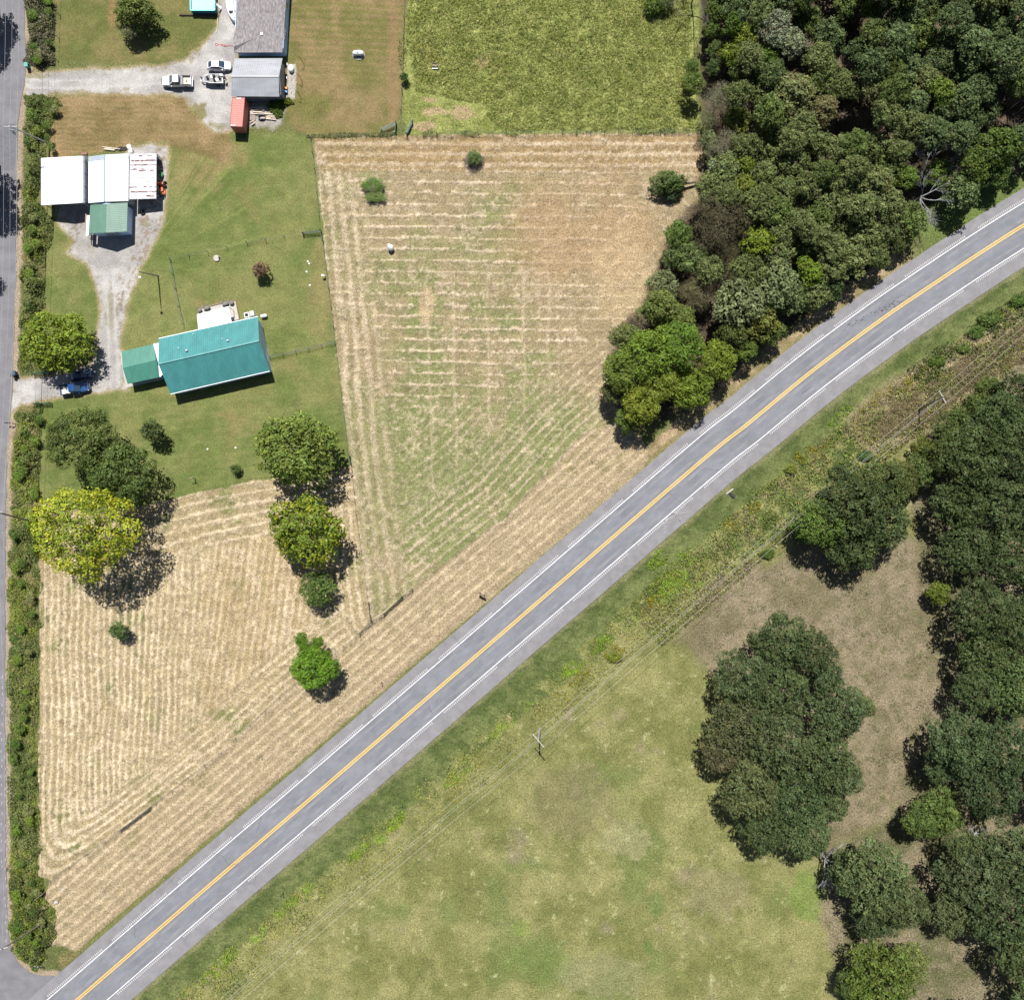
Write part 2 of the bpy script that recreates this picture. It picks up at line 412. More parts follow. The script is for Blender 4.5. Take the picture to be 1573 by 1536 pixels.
    for (cx, cy, rx, ry, a) in [(300, 260, 55, 50, .75), (350, 240, 40, 35, .6), (495, 450, 26, 120, .5), (440, 560, 30, 22, .4), (350, 640, 26, 9, .4), (345, 468, 60, 14, .6), (360, 655, 20, 25, .4), (250, 235, 20, 30, .7)]:
        mixc(sst(1 - np.hypot((Xw - cx) / rx, (Yw - cy) / ry) + 0.5 * f14, 0.0, 0.7), (0.175, 0.14, 0.065), alpha=a)
    an = np.arctan2(Y - 420, X - 205); rr_ = np.hypot(X - 205, Y - 420)
    fan = fbm(an * 260, rr_ * .05, 9, 117, 2) * sst(rr_, 50, 90) * sst(250 - rr_, 0, 60) * (X > 225) * (Y < 420)
    mixc(ml * sst(fan, .05, .7), (0.15, 0.175, 0.055), alpha=.6); mixc(ml * sst(-fan, .2, .8), (0.068, 0.10, 0.022), alpha=.5)
    mixc(ml * sst(fbm(X, Y * 3, 30, 119, 2), .2, .8), (0.13, 0.145, 0.05), alpha=.35)
    # brown dry lawn, yard and east strip
    mb = sst(polydist(Xw, Yw, BROWN) + 3 * f14, -4, 4)
    st2 = np.sin((Y + 2.5 * f14 + 5 * f40) / 8 * 6.283) * sst(fbm(X, Y, 70, 77), -.5, .5) * .7
    mixc(mb, two((0.125, 0.098, 0.042), (0.20, 0.145, 0.075), sst(f40 + 0.35 * st2 + 0.3 * f14, -0.6, 0.6)), 0.45)
    my = sst(polydist(Xw, Yw, YARD) + 2 * f14, -3, 3)
    mixc(my, two((0.088, 0.098, 0.030), (0.15, 0.128, 0.055), sst(f40 + 0.4 * st2 + 0.3 * f14, -0.5, 0.8)), 0.45)
    mixc(my * sst(10 - abs(X - 172 + 4 * f14), 0, 8) * sst(60 - Y, 0, 30), (0.19, 0.12, 0.06), alpha=0.7)
    me_ = sst(polydist(X + wx * 2, Y + wy * 2, EAST) + 1.5 * f14, -2, 2)
    st3 = np.sin((Y + 2 * f40 - 0.04 * X) / 10.5 * 6.283)
    mixc(me_, two((0.110, 0.105, 0.036), (0.168, 0.128, 0.062), sst(f40 + 0.3 * st3 * sst(120 - Y, -60, 60) + 0.35 * f14, -0.5, 0.6)), 0.42)
    mixc(me_ * sst(np.abs(X - 613 + Y * 0.02), 0, 14) * 0 + me_ * sst(14 - np.abs(X - 604), 0, 14), (0.19, 0.125, 0.068), alpha=0.65)
    # ---------------- hay fields with windrows
    def hay(mask, sdv, period, light, dark, green, gmask, strength, seed, wid=0.42, zamp=0.13, al=None):
        nonlocal Z
        if al is None: al = X * .5 + Y * .5
        stk = fbm(al * .13, sdv + 2 * f14, 3.4, seed + 30, 2); pat = fbm(al * .35, sdv, 26, seed + 34, 2)
        jig = 0.022 * f14 + 0.03 * f6 + 0.14 * fbm(X, Y, 110, seed)
        ph = sdv / period + jig
        r = np.abs((ph - np.floor(ph)) - 0.5) * 2                # 1 on a row
        row = .84 * sst(r + 0.13 * f6 + 0.14 * f3 + .16 * stk, 1 - wid, 1 - wid * 0.2) * np.clip(strength + 0.28 * fbm(X, Y, 22, seed + 4) + .25 * pat, 0, 1)
        base = two(dark, green, gmask) * (1 - .22 * np.clip(stk, -1, 1))[..., None]
        litter = sst(f6 * 0.6 + f3 * 0.6 + 0.4 * f40 + .6 * stk, -0.1, 0.9) * 0.55
        base = base * (1 - litter[..., None]) + c3(light) * 0.86 * litter[..., None]
        col = base * (1 - row[..., None]) + c3(light) * row[..., None]
        mixc(mask, col, 0.62)
        Z += mask * (row * zamp + litter * 0.05 + 0.03 * f6)
    m1 = sst(polydist(X + wx * 2, Y + wy * 2, HAY1) + 2 * f6, -1.5, 1.5)
    dW, _ = linedist(X, Y, [(478, 100), (483, 213), (497, 362), (516, 530), (535, 700), (572, 950), (600, 1100)]); dW = abs(dW)
    dD, _ = linedist(X, Y, [(500, 1010), (572, 952), (632, 905), (780, 790), (890, 672), (960, 610)]); dD = abs(dD)
    g1 = sst(fbm(X, Y, 110, 121) + 0.4 * f14 + sst(Y, 480, 680) * 0.9 - sst(X, 820, 960) * 1.2 - sst(300 - Y, 0, 60) * .5 + sst(620 - X, 0, 60) * .3, -0.1, 0.8)
    L1, D1, G1 = (0.42, 0.345, 0.250), (0.205, 0.166, 0.098), (0.132, 0.144, 0.058)
    inner = sst(dW - 62 + 14 * f40, 0, 22) * sst(dD - 70 + 18 * f40, 0, 40)
    hay(m1, Y - 0.012 * X + 5, 17.3, L1, D1, G1, g1, 0.78 * sst(670 - Y, 0, 110) * sst(1010 - X + 30 * f40, 0, 60) + 0.1, 131, 0.22, al=X)
    hay(m1 * (1 - sst(dD - 60 + 18 * f40, 0, 80)) * sst(dW, 30, 70), dD, 12.5, L1, D1, G1, g1, 0.42 + 0 * X, 151, 0.5, 0.08)
    hay(m1 * sst(Y, 590, 650) * sst(dD, 80, 130) * sst(235 - dD, 0, 60) * sst(dW, 60, 110) * .8, dD, 13.0, L1, D1, G1, g1, 0.25 + 0 * X, 153, 0.5, 0.07)
    hay(m1 * (1 - sst(dW - 46 + 24 * f40, 0, 34)), dW + 4 + 5 * fbm(X, Y, 120, 163) + .018 * (Y - 400), 17.5, L1, D1, G1, g1 * 0.6, 0.6 - 0.3 * sst(Y, 560, 700), 161, 0.8, 0.09, al=Y)
    hay(m1 * sst(262 - Y + 5 * f14, -6, 6), Y + 3, 16, L1, (0.2, 0.145, 0.075), G1, g1 * 0.3, 0.55 + 0 * X, 171, 0.6, 0.09)
    mixc(m1 * sst(fbm(X, Y, 90, 181) * .6 + 1.5 * (1 - np.hypot((X - 900) / 190, (Y - 370) / 120)) - 0.2 + 0.3 * f14, 0.0, 0.9), (0.255, 0.172, 0.095), alpha=0.55)
    mixc(m1 * sst(1 - np.hypot((X - 955) / 60, (Y - 430) / 95) + 0.3 * f40, 0, 0.5), (0.32, 0.245, 0.145), alpha=0.55)
    mixc(m1 * sst(1 - np.hypot((X - 655) / 13, (Y - 470) / 38) + 0.35 * f14, 0, 0.4), (0.33, 0.25, 0.155), alpha=0.75)
    for xx in (655, 693, 746, 800, 840):     # faint wheel marks across the rows
        mixc(m1 * inner * sst(3.2 - abs(X - xx - 5 * f40 - 0.03 * (Y - 400)), 0, 2) * sst(Y, 380, 460), L1, alpha=0.28)
    m2 = sst(polydist(X + wx * 1.5, Y + wy * 1.5, HAY2) + 1.5 * f6, -1.5, 1.5)
    dL = X - 58; dF, _ = linedist(X, Y, [(-200, 1560), (78, 1352), (190, 1270), (340, 1155), (430, 1068), (553, 972), (620, 915)]); dF = abs(dF)
    dT, _ = linedist(X, Y, [(0, 790), (235, 775), (300, 757), (400, 738), (541, 715)]); dT = abs(dT)
    dR, _ = linedist(X, Y, [(535, 690), (545, 740), (560, 870), (570, 948)]); dR = abs(dR)
    k = 22.0
    dmin = -k * np.log(np.exp(-dL / k) + np.exp(-dF / k) + 1e-6)
    g2 = sst(fbm(X, Y, 50, 191) + 0.4 * f14, 0.25, 0.8)
    L2, D2, G2 = (0.47, 0.388, 0.280), (0.235, 0.192, 0.112), (0.12, 0.125, 0.046)
    hay(m2, X * 0.98 + Y * 0.13, 10.6, L2, (0.24, 0.185, 0.10), G2, g2 * 0.5, 0.5 + 0.25 * f40, 201, 0.7, 0.09)
    hay(m2 * sst(300 - X, 0, 30) * sst(Y, 1080, 1140) * sst(88 - dmin + 20 * f40, 0, 30), dmin, 10.2, L2, D2, G2, g2, 0.75 + 0 * X, 211, 0.6, 0.12, al=Y)
    hay(m2 * sst(345 - X + 40 * f40, 0, 60) * sst(dF - 40 - 30 * sst(1180 - Y, 0, 100) * 0 + 14 * f40, 0, 22) * sst(dT, 60, 110), dL + 5 * fbm(X, Y, 90, 213) + .06 * (Y - 1000) * sst(X, 120, 260), 10.2, L2, D2, G2, g2, 0.8 - .3 * sst(X, 210, 300), 211, 0.6, 0.12, al=Y)
    hay(m2 * sst(66 - dF + 12 * f40, 0, 20) * sst(X, 200, 300), dF, 12.0, L2, D2, G2, g2, 0.55 + 0 * X, 221, 0.55, 0.10)
    hay(m2 * sst(95 - dT + 14 * f40, 0, 20) * sst(X, 190, 230), dT, 16.5, L2, D2, G2, g2, 0.6 + 0 * X, 231, 0.45, 0.10, al=X)
    hay(m2 * sst(48 - dR + 6 * f40, 0, 10) * sst(Y, 760, 800), dR, 14, L2, D2, G2, g2, 0.7 + 0 * X, 236, 0.6, 0.11)
    m3 = sst(polydist(X + wx * 1.5, Y + wy * 1.5, STRIP) + 1.5 * f6, -1.5, 1.5)
    hay(m3, -hd, 13.0, (0.41, 0.33, 0.228), (0.225, 0.182, 0.112), (0.14, 0.125, 0.055), sst(f40, 0.2, 0.8), 0.6 + 0 * X, 241, 0.55, 0.10)
    mixc(m3 * sst(UP + 34 + hd, 0, 26), (0.235, 0.178, 0.118), alpha=0.4)
    # ---------------- woodland floors
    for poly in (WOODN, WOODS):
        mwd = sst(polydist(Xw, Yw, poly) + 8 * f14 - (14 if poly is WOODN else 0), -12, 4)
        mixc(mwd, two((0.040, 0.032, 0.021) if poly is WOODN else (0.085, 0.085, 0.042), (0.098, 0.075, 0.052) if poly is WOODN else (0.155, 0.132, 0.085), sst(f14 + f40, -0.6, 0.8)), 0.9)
    mng = sst(polydist(Xw, Yw, [(1400, 330), (1470, 290), (1573, 270), (1573, 300), (1440, 372), (1385, 402)]) + 6 * f14, -8, 6)
    mixc(mng, (0.09, 0.12, 0.035), 0.8)
    msh = sst(UP + 24 + 6 * f14 + hd, -3, 3) * (hd < 0) * sst(X, 985, 1005)
    mixc(msh * sst(1430 - X, 0, 60), two((0.16, 0.132, 0.066), (0.27, 0.205, 0.13), sst(f14 + f6, -0.5, 0.5)), 0.6)
    # grass fringe by the pavement
    mixc(sst(4.5 - abs(-hd - UP - 3) + 3 * f6, 0, 3) * sst(1420 - X, 0, 100) * (1 - m3 * 0.4), (0.13, 0.13, 0.05), alpha=0.6)
    # ---------------- hedge floor and road margin on the left
    sr, _ = linedist(X, Y, SIDE_R)
    if sr[np.argmin(abs(ay - 900)), np.argmin(abs(ax - 300))] < 0: sr = -sr
    mh = sst(sr, -2, 2) * sst((46 + 3 * f14) - sr, -3, 3) * (hd < -UP)
    mixc(mh, two((0.075, 0.088, 0.03), (0.13, 0.115, 0.05), sst(f14 + f40, -0.5, 0.6)), 0.8)
    mixc(sst(sr + 40, 0, 3) * sst((9 + 2.5 * f14 + 2 * f6) - sr, -2, 3) * (hd < -UP), (0.235, 0.19, 0.14), 0.6)
    # ---------------- gravel
    grav = two((0.24, 0.232, 0.225), (0.33, 0.32, 0.31), sst(f40 + 0.4 * f14, -0.6, 0.6))
    dA = polydist(X + wx * 2, Y + wy * 2, DRIVE_A); dB = polydist(X + wx * 2.5, Y + wy * 2.5, DRIVE_B)
    for dd in (dA, dB):
        mixc(sst(dd + 5 + 3 * f14, -2, 5), (0.25, 0.2, 0.12), 0.6, alpha=0.75)
        mg = sst(dd + 3 * f14 + 2.5 * f6, -1.5, 2.5)
        mixc(mg, grav, 0.30); Z *= (1 - mg * 0.85)
        mixc(mg * sst(12 - dd + 5 * f40, 0, 8) * sst(f6 + 0.5 * f14, 0.05, 0.5), (0.2, 0.17, 0.11), alpha=0.7)
    for (cx, cy, rx, ry, a) in [(308, 172, 17, 13, .9), (336, 192, 22, 7, .6), (105, 375, 22, 14, .85), (222, 345, 10, 10, .6), (140, 375, 12, 20, .25), (170, 480, 8, 40, .5), (60, 118, 40, 4, .5), (120, 140, 30, 3, .5)]:
        mixc(sst(1 - np.hypot((Xw - cx) / rx, (Yw - cy) / ry) + 0.6 * f14 + .3 * f6, 0.1, 0.5), (0.15, 0.135, 0.055), alpha=a)
    rub = sst(f3 * .9 + f6 * .5 + .3 * f14, .05, .5) * sst(dB, 0, 4)
    for (cx, cy, rx, ry) in [(232, 340, 26, 60), (212, 410, 20, 60), (185, 470, 14, 60), (110, 350, 25, 40), (245, 260, 14, 50)]:
        mixc(rub * sst(1 - np.hypot((X - cx) / rx, (Y - cy) / ry), 0, .5), (0.17, 0.125, 0.095), alpha=.75)
    for off in (-7, 5):
        mixc(sst(3.5 - abs(Y - 127 - off - 4 * np.sin(X / 60) - 2 * f14), 0, 3) * sst(dA, 0, 6) * sst(300 - X, 0, 40), (0.34, 0.33, 0.325), alpha=.7)
        mixc(sst(3.5 - abs(X - (170 + (Y - 450) * .05) - off - 2 * f14), 0, 3) * sst(dB, 0, 6) * sst(Y, 400, 440), (0.34, 0.33, 0.325), alpha=.6)
    mixc(sst(1 - np.hypot((Xw - 403) / 40, (Yw - 178) / 26) + 0.3 * f14, 0, .3) * (Y > 148), (0.27, 0.25, 0.235), 0.5, alpha=0.9)
    mixc(sst(polydist(Xw, Yw, [(442, 98), (455, 98), (454, 150), (441, 150)]), -1, 1), (0.3, 0.28, 0.255), 0.4)
    # keep the sheet below paved surfaces
    pave = np.maximum(sst(UP + 6 + hd, 0, 6) * (hd <= 0), sst(LO + 6 - hd, 0, 6) * (hd >= 0))
    pave = np.maximum(pave, sst(6 - sr, 0, 6) * (hd < 0)); pave = np.maximum(pave, (hd < 0) * (X < 90) * (Y > 1490))
    Z = Z * (1 - pave) - 0.03 * pave
    Z = Z - 0.25 * sst(LO + 60 - hd, 0, 50) * sst(hd - LO, 0, 25)           # shallow ditch below the highway
    rim = (np.hypot((X - CX), (Y - CY)) > 1600)
    Z = np.where(rim, Z * 0.3, Z)
    s = G
    V = np.stack([(X - CX) * s, (CY - Y) * s, Z], -1).reshape(-1, 3)
    A = np.concatenate([C, T[..., None]], -1).reshape(-1, 4)
    ny, nx = X.shape
    i = np.arange(ny * nx).reshape(ny, nx)
    F = np.stack([i[1:, :-1], i[1:, 1:], i[:-1, 1:], i[:-1, :-1]], -1).reshape(-1, 4)
    zone = np.zeros(X.shape, np.int8)
    zone[(hd > 0) & (mw > 0.5)] = 1
    zone[mp > 0.5] = 2; zone[ml > 0.5] = 3; zone[mb > 0.5] = 4; zone[my > 0.5] = 5; zone[me_ > 0.5] = 6
    zone[m1 > 0.5] = 7; zone[m2 > 0.5] = 8; zone[m3 > 0.5] = 9
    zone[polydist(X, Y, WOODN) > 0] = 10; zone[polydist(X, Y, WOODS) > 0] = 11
    zone[dA > 0] = 12; zone[dB > 0] = 13
    zf = zone[1:, 1:].reshape(-1)
    names = {0: 'pasture', 1: 'roadside_verge', 2: 'tall_grass_pasture', 3: 'lawn', 4: 'dry_lawn', 5: 'yard_lawn', 6: 'mown_strip', 7: 'hay_field', 8: 'hay_field', 9: 'hay_verge',
             10: 'woodland_floor', 11: 'woodland_floor', 12: 'gravel_driveway', 13: 'gravel_driveway'}
    for z, nm in names.items():
        sel = F[zf == z]
        if len(sel) == 0: continue
        u, inv = np.unique(sel, return_inverse=True)
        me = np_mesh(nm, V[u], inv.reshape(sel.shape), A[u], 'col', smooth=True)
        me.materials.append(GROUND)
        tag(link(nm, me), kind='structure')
build_ground()

# ------------------------------------------------------------------ the highway and the side road
ASPH = mat('asphalt_lane', (0.136, 0.144, 0.168), 0.85, var=0.17, vscale=0.22, bump=0.0, detail=8)
SHLD = mat('asphalt_shoulder', (0.165, 0.163, 0.176), 0.88, var=0.14, vscale=0.5, detail=8)
SIDE = mat('asphalt_old', (0.135, 0.133, 0.148), 0.88, var=0.16, vscale=0.4, detail=9)
WHT = mat('road_white', (0.44, 0.44, 0.44), 0.7, col2=(0.66, 0.66, 0.65), vscale=2.2, detail=8)
YEL = mat('road_yellow', (0.62, 0.37, 0.075), 0.6, var=0.12, vscale=3)

CW = [Vector(((x - CX) * G, (CY - y) * G, 0)) for x, y in CL]
CN = []
for i in range(len(CW)):
    d = (CW[min(i + 1, len(CW) - 1)] - CW[max(i - 1, 0)]).normalized(); CN.append(Vector((-d.y, d.x, 0)))   # + = upper left side
def strip(name, m, a, b, z, edge_jit=0.0, skirt=0.0, i0=0, i1=None):
    mb = MB(); i1 = i1 or len(CW)
    P = CW[i0:i1]; N = CN[i0:i1]; n = len(P)
    r = random.Random(name)
    L = [P[i] + N[i] * (b + (r.uniform(-1, 1) * edge_jit)) for i in range(n)]; R = [P[i] + N[i] * a for i in range(n)]
    vs = [(p.x, p.y, z) for p in L] + [(p.x, p.y, z) for p in R]
    fs = [(i, n + i, n + i + 1, i + 1) for i in range(n - 1)]
    if skirt:
        k = len(vs); vs += [(p.x, p.y, z - skirt) for p in L] + [(p.x, p.y, z - skirt) for p in R]
        fs += [(k + i, i, i + 1, k + i + 1) for i in range(n - 1)] + [(n + i, k + n + i, k + n + i + 1, n + i + 1) for i in range(n - 1)]
    mb.add(vs, fs)
    return tag(mb.build(name, m, origin=(0, 0, 0)), kind='structure')
strip('highway', ASPH, -3.98, 3.95, 0.05, skirt=0.15)
strip('road_shoulder', SHLD, 3.951, UP * G, 0.048, edge_jit=0.04, skirt=0.15)
strip('road_shoulder', SHLD, -LO * G, -3.981, 0.048, edge_jit=0.0, skirt=0.15)
# wheel tracks, slightly paler worn bands
TRK = mat('asphalt_track', (0.150, 0.152, 0.168), 0.8, var=0.18, vscale=0.3, detail=8)
for c in (-2.75, -1.05, 1.05, 2.75):
    strip('wheel_track', TRK, c - 0.28, c + 0.28, 0.0545)
strip('edge_line', WHT, 3.67, 3.84, 0.059); strip('edge_line', WHT, -3.86, -3.69, 0.059)
strip('centre_line', YEL, 0.09, 0.30, 0.059); strip('centre_line', YEL, -0.30, -0.09, 0.059)
# rumble strips
RUM = mat('rumble_cut', (0.40, 0.39, 0.40), 0.9)
def walk(step):
    out = []; acc = 0; nxt = 0
    for i in range(len(CW) - 1):
        d = CW[i + 1] - CW[i]; L = d.length
        while nxt < acc + L:
            t = (nxt - acc) / L; out.append((CW[i].lerp(CW[i + 1], t), CN[i].lerp(CN[i + 1], t).normalized(), nxt)); nxt += step
        acc += L
    return out
for a, b in ((4.02, 4.42), (-4.42, -4.04)):
    mb = MB()
    for p, n, s in walk(0.40):
        if (s + (0 if a > 0 else 6)) % 16.5 < 2.6: continue
        if abs(p.x) > 110 or abs(p.y) > 110: continue
        t = Vector((n.y, -n.x, 0)) * 0.075
        q = [p + n * a - t, p + n * a + t, p + n * b + t, p + n * b - t]
        mb.add([(v.x, v.y, 0.058) for v in q], [(0, 1, 2, 3)])
    tag(mb.build('rumble_strip', RUM, origin=(0, 0, 0)), kind='stuff')
# tar patches and cracks on the lane near the bend
TAR = mat('tar', (0.045, 0.045, 0.05), 0.6)
mb = MB(); r = random.Random(3)
for k in range(100):
    t = r.random(); x = 1300 + t * 88 + r.uniform(-4, 4); y = 500 - t * 42 + r.uniform(-4, 4) + 2
    c = W(x, y); a = math.radians(30 + r.uniform(-25, 25)); L = r.uniform(0.1, 0.6); w = r.uniform(0.05, 0.16)
    u = Vector((math.cos(a), math.sin(a), 0)) * L / 2; v = Vector((-math.sin(a), math.cos(a), 0)) * w / 2
    q = [c - u - v, c + u - v * 0.5, c + u * 0.8 + v, c - u * 0.9 + v * 0.7]
    mb.add([(p.x, p.y, 0.060) for p in q], [(0, 1, 2, 3)])
tag(mb.build('tar_patches', TAR, origin=(0, 0, 0)), kind='stuff')

mb = MB(); r = random.Random(13)
for k in range(26):
    i = r.randrange(20, len(CW) - 24); off = r.uniform(-6, 5.5); p = CW[i] + CN[i] * off; q = p; a = math.atan2(-CN[i].x, CN[i].y) + r.choice((0, 0, math.pi / 2)) + r.uniform(-.2, .2)
    for j in range(r.randint(4, 12)):
        q2 = q + Vector((math.cos(a), math.sin(a), 0)) * r.uniform(.2, .5); a += r.uniform(-.45, .45)
        if abs((q2 - CW[i]).dot(CN[i])) > 5.6: break
        n_ = Vector((-(q2 - q).y, (q2 - q).x, 0)).normalized() * r.uniform(.012, .03)
        mb.add([(v.x, v.y, .0605) for v in (q - n_, q2 - n_, q2 + n_, q + n_)], [(0, 1, 2, 3)]); q = q2
tag(mb.build('road_cracks', TAR, origin=(0, 0, 0)), kind='stuff')
mb = MB()
for k in range(60):
    t = r.random(); x = 1020 + 34 * t; y = 802 - 14 * math.sin(t * 2.4) + r.uniform(-2, 2) + (r.random() < .4) * r.uniform(0, 16); c = W(x, y); L = r.uniform(.08, .4)
    mb.add([(c.x - L, c.y - .05, .0585), (c.x + L, c.y - .02, .0585), (c.x + L * .8, c.y + .06, .0585), (c.x - L * .9, c.y + .04, .0585)], [(0, 1, 2, 3)])
tag(mb.build('pale_scuffs', mat('scuff', (.26, .255, .25), .9), origin=(0, 0, 0)), kind='stuff')

def flat_poly(name, pts, z, m, skirt=0.12):
    mb = MB(); mb.slab([(p[0], p[1], z) for p in pts], skirt)
    return tag(mb.build(name, m, origin=(0, 0, 0)), kind='structure')
left = [W(x, y) for x, y in [(-42, -300), (-42, 1540), (-60, 1900)]]
sr = [W(x, y) for x, y in SIDE_R]
jj = random.Random(5)
srj = []
for i in range(len(sr) - 1):
    n = max(2, int((sr[i + 1] - sr[i]).length / 1.2))
    for k in range(n):
        p = sr[i].lerp(sr[i + 1], k / n); srj.append(p + Vector((jj.uniform(-.10, .12), 0, 0)))
pts = srj + [W(90, 1500), W(60, 1560), W(-60, 1900 - 60)] + [W(-60, 1700), W(-42, 1540), W(-42, -300)]
flat_poly('side_road', pts, 0.044, SIDE)
PATCH = mat('asphalt_patch', (0.105, 0.105, 0.122), 0.88, var=0.15, vscale=1.2, detail=8)
flat_poly('road_patch', [W(x, y) for x, y in [(-30, 195), (27, 190), (26, 215), (23, 255), (22, 262), (-30, 262)]], 0.051, PATCH, 0.004)
mb = MB()
for px, n in ((3.0, 22), (9.0, 30)):
    for k in range(n):
        y = 1040 + k * 14 + jj.uniform(-4, 4); c = W(px + jj.uniform(-1.5, 1.5), y)
        mb.add([(c.x - .08, c.y - .3, .05), (c.x + .06, c.y - .28, .05), (c.x + .1, c.y + .3, .05), (c.x - .05, c.y + .2, .05)], [(0, 1, 2, 3)])
tag(mb.build('worn_chips', mat('chips', (0.28, 0.27, 0.27), 0.9), origin=(0, 0, 0)), kind='stuff')

# ------------------------------------------------------------------ buildings
def teal_metal(name, c, r=0.42): return mat(name, c, r, metal=0.0, var=0.13, vscale=0.8, spec=0.5, detail=8, vec=(1, .35, 1))
TEAL = teal_metal('teal_steel', (0.050, 0.190, 0.195), .36)
TEAL2 = teal_metal('sage_steel', (0.098, 0.195, 0.150), 0.5)
WHITE = mat('white_steel', (0.66, 0.68, 0.71), 0.5, var=0.10, vscale=0.7, detail=8)
SIDING = mat('sky_tinted_siding', (0.50, 0.64, 0.86), 0.6, var=0.03, vscale=1)  # skylight blue of shaded white walls put into the colour
BLUES = mat('blue_siding', (0.34, 0.53, 0.86), 0.6, var=0.05, vscale=1)
GREY_ROOF = mat('grey_steel', (0.24, 0.255, 0.285), 0.45, var=0.14, vscale=0.8, detail=8, vec=(.35, 1, 1))
GREY_WALL = mat('grey_wall', (0.15, 0.165, 0.19), 0.6)
GALV = mat('galvanised', (0.31, 0.36, 0.42), 0.5, metal=0.0, var=0.08, vscale=1)
GLASS = mat('window_glass', (0.03, 0.05, 0.08), 0.08, spec=0.8)
DARK = mat('dark_rubber', (0.02, 0.02, 0.022), 0.8)
CONC = mat('concrete', (0.36, 0.34, 0.31), 0.9, var=0.12, vscale=1.5, detail=7)
WOOD = mat('old_timber', (0.23, 0.18, 0.13), 0.9, var=0.3, vscale=3, vec=(1, 6, 6))
POST = mat('fence_post', (0.12, 0.13, 0.11), 0.9, var=0.3, vscale=4)
STEEL = mat('steel', (0.35, 0.36, 0.37), 0.4, metal=0.7)
GREENPIPE = mat('green_pipe', (0.035, 0.12, 0.085), 0.5, var=0.15, vscale=4)
PLASTW = mat('white_plastic', (0.75, 0.76, 0.77), 0.4)

def shingle_mat():
    m = bpy.data.materials.new('shingles'); m.use_nodes = True
    nt = m.node_tree; b = nt.nodes['Principled BSDF']; b.inputs['Roughness'].default_value = 0.95
    tc = nt.nodes.new('ShaderNodeTexCoord')
    mp = nt.nodes.new('ShaderNodeMapping'); mp.inputs['Scale'].default_value = (1.0, 0.33, 1.0)
    n = nt.nodes.new('ShaderNodeTexNoise'); n.inputs['Scale'].default_value = 4.5; n.inputs['Detail'].default_value = 4
    r = nt.nodes.new('ShaderNodeValToRGB'); e = r.color_ramp.elements
    e[0].position = 0.3; e[0].color = (0.110, 0.103, 0.108, 1); e[1].position = 0.72; e[1].color = (0.265, 0.245, 0.252, 1)
    nt.links.new(tc.outputs['Object'], mp.inputs[0]); nt.links.new(mp.outputs[0], n.inputs['Vector'])
    nt.links.new(n.outputs['Fac'], r.inputs[0]); nt.links.new(r.outputs[0], b.inputs['Base Color'])
    return m
SHING = shingle_mat()

def slope(name, A, B, C, D, m, parent, spacing=0.45, rib=0.035, ribw=0.06, thick=0.05, label=None):
    """A-B lower edge, D-C upper edge, ribs run A->D"""
    A, B, C, D = map(Vector, (A, B, C, D)); mb = MB(); mb.slab([A, B, C, D], thick)
    n = int((B - A).length / spacing) if spacing else 0
    up = (B - A).cross(D - A).normalized(); up = up if up.z > 0 else -up
    for k in range(n + 1):
        if not n: break
        t = (k + 0.5) / (n + 1); a = A.lerp(B, t); b = D.lerp(C, t)
        a2 = a.lerp(b, 0.004); b2 = a.lerp(b, 0.996)
        mb.bar(a2 + up * rib * 0.45, b2 + up * rib * 0.45, ribw, rib)
    o = mb.build(name, m, parent)
    if label: o['label'] = label
    return o

def walls(parent, pts, tops, m, name='wall', t=0.12):
    """pts ground corners (world), tops heights list per corner; each side its own mesh"""
    n = len(pts); out = []
    for i in range(n):
        a, b = Vector(pts[i]), Vector(pts[(i + 1) % n]); d = (b - a).normalized(); nn = Vector((-d.y, d.x, 0)) * t
        a0 = a + d * 0.002; b0 = b - d * (t + 0.002)
        ha, hb = tops[i], tops[(i + 1) % n]
        if isinstance(ha, tuple): ha = ha[1]
        if isinstance(hb, tuple): hb = hb[0]
        mb = MB(); V = [Vector((a0.x, a0.y, -0.05)), Vector((b0.x, b0.y, -0.05)), Vector((b0.x, b0.y, hb)), Vector((a0.x, a0.y, ha))]
        mb.add(V + [v + nn for v in V], [(0, 1, 2, 3), (7, 6, 5, 4), (0, 4, 5, 1), (1, 5, 6, 2), (2, 6, 7, 3), (3, 7, 4, 0)])
        out.append(mb.build(name, m, parent))
    return out

def gable_wall(parent, a, b, he, hr, m, t=0.1, name='gable_wall'):
    a, b = Vector(a), Vector(b); mid = (a + b) / 2; d = (b - a).normalized(); nn = Vector((-d.y, d.x, 0)) * t
    V = [Vector((a.x, a.y, -0.05)), Vector((b.x, b.y, -0.05)), Vector((b.x, b.y, he)), Vector((mid.x, mid.y, hr)), Vector((a.x, a.y, he))]
    mb = MB(); k = 5
    mb.add(V + [v + nn for v in V], [tuple(range(k)), tuple(range(2 * k - 1, k - 1, -1))] + [(i, k + i, k + (i + 1) % k, (i + 1) % k) for i in range(k)])
    return mb.build(name, m, parent)

def window(parent, c, along, w, h, out, frame=WHITE):
    """window on a vertical wall: centre c, along = unit dir, out = outward normal"""
    c = Vector(c); along = Vector(along).normalized(); out = Vector(out).normalized()
    mb = MB()
    for s in (-1, 1):
        mb.bar(c + along * s * w / 2 - Vector((0, 0, h / 2)), c + along * s * w / 2 + Vector((0, 0, h / 2)), 0.08)
        mb.bar(c - along * (w / 2 - .045) + Vector((0, 0, s * (h / 2 - .04))), c + along * (w / 2 - .045) + Vector((0, 0, s * (h / 2 - .04))), 0.08)
    o = mb.build('window', frame, parent)
    g = MB(); g.bar(c - along * (w / 2 - .05), c + along * (w / 2 - .05), 0.03, h - 0.16)
    g.build('pane', GLASS, o)
    return o

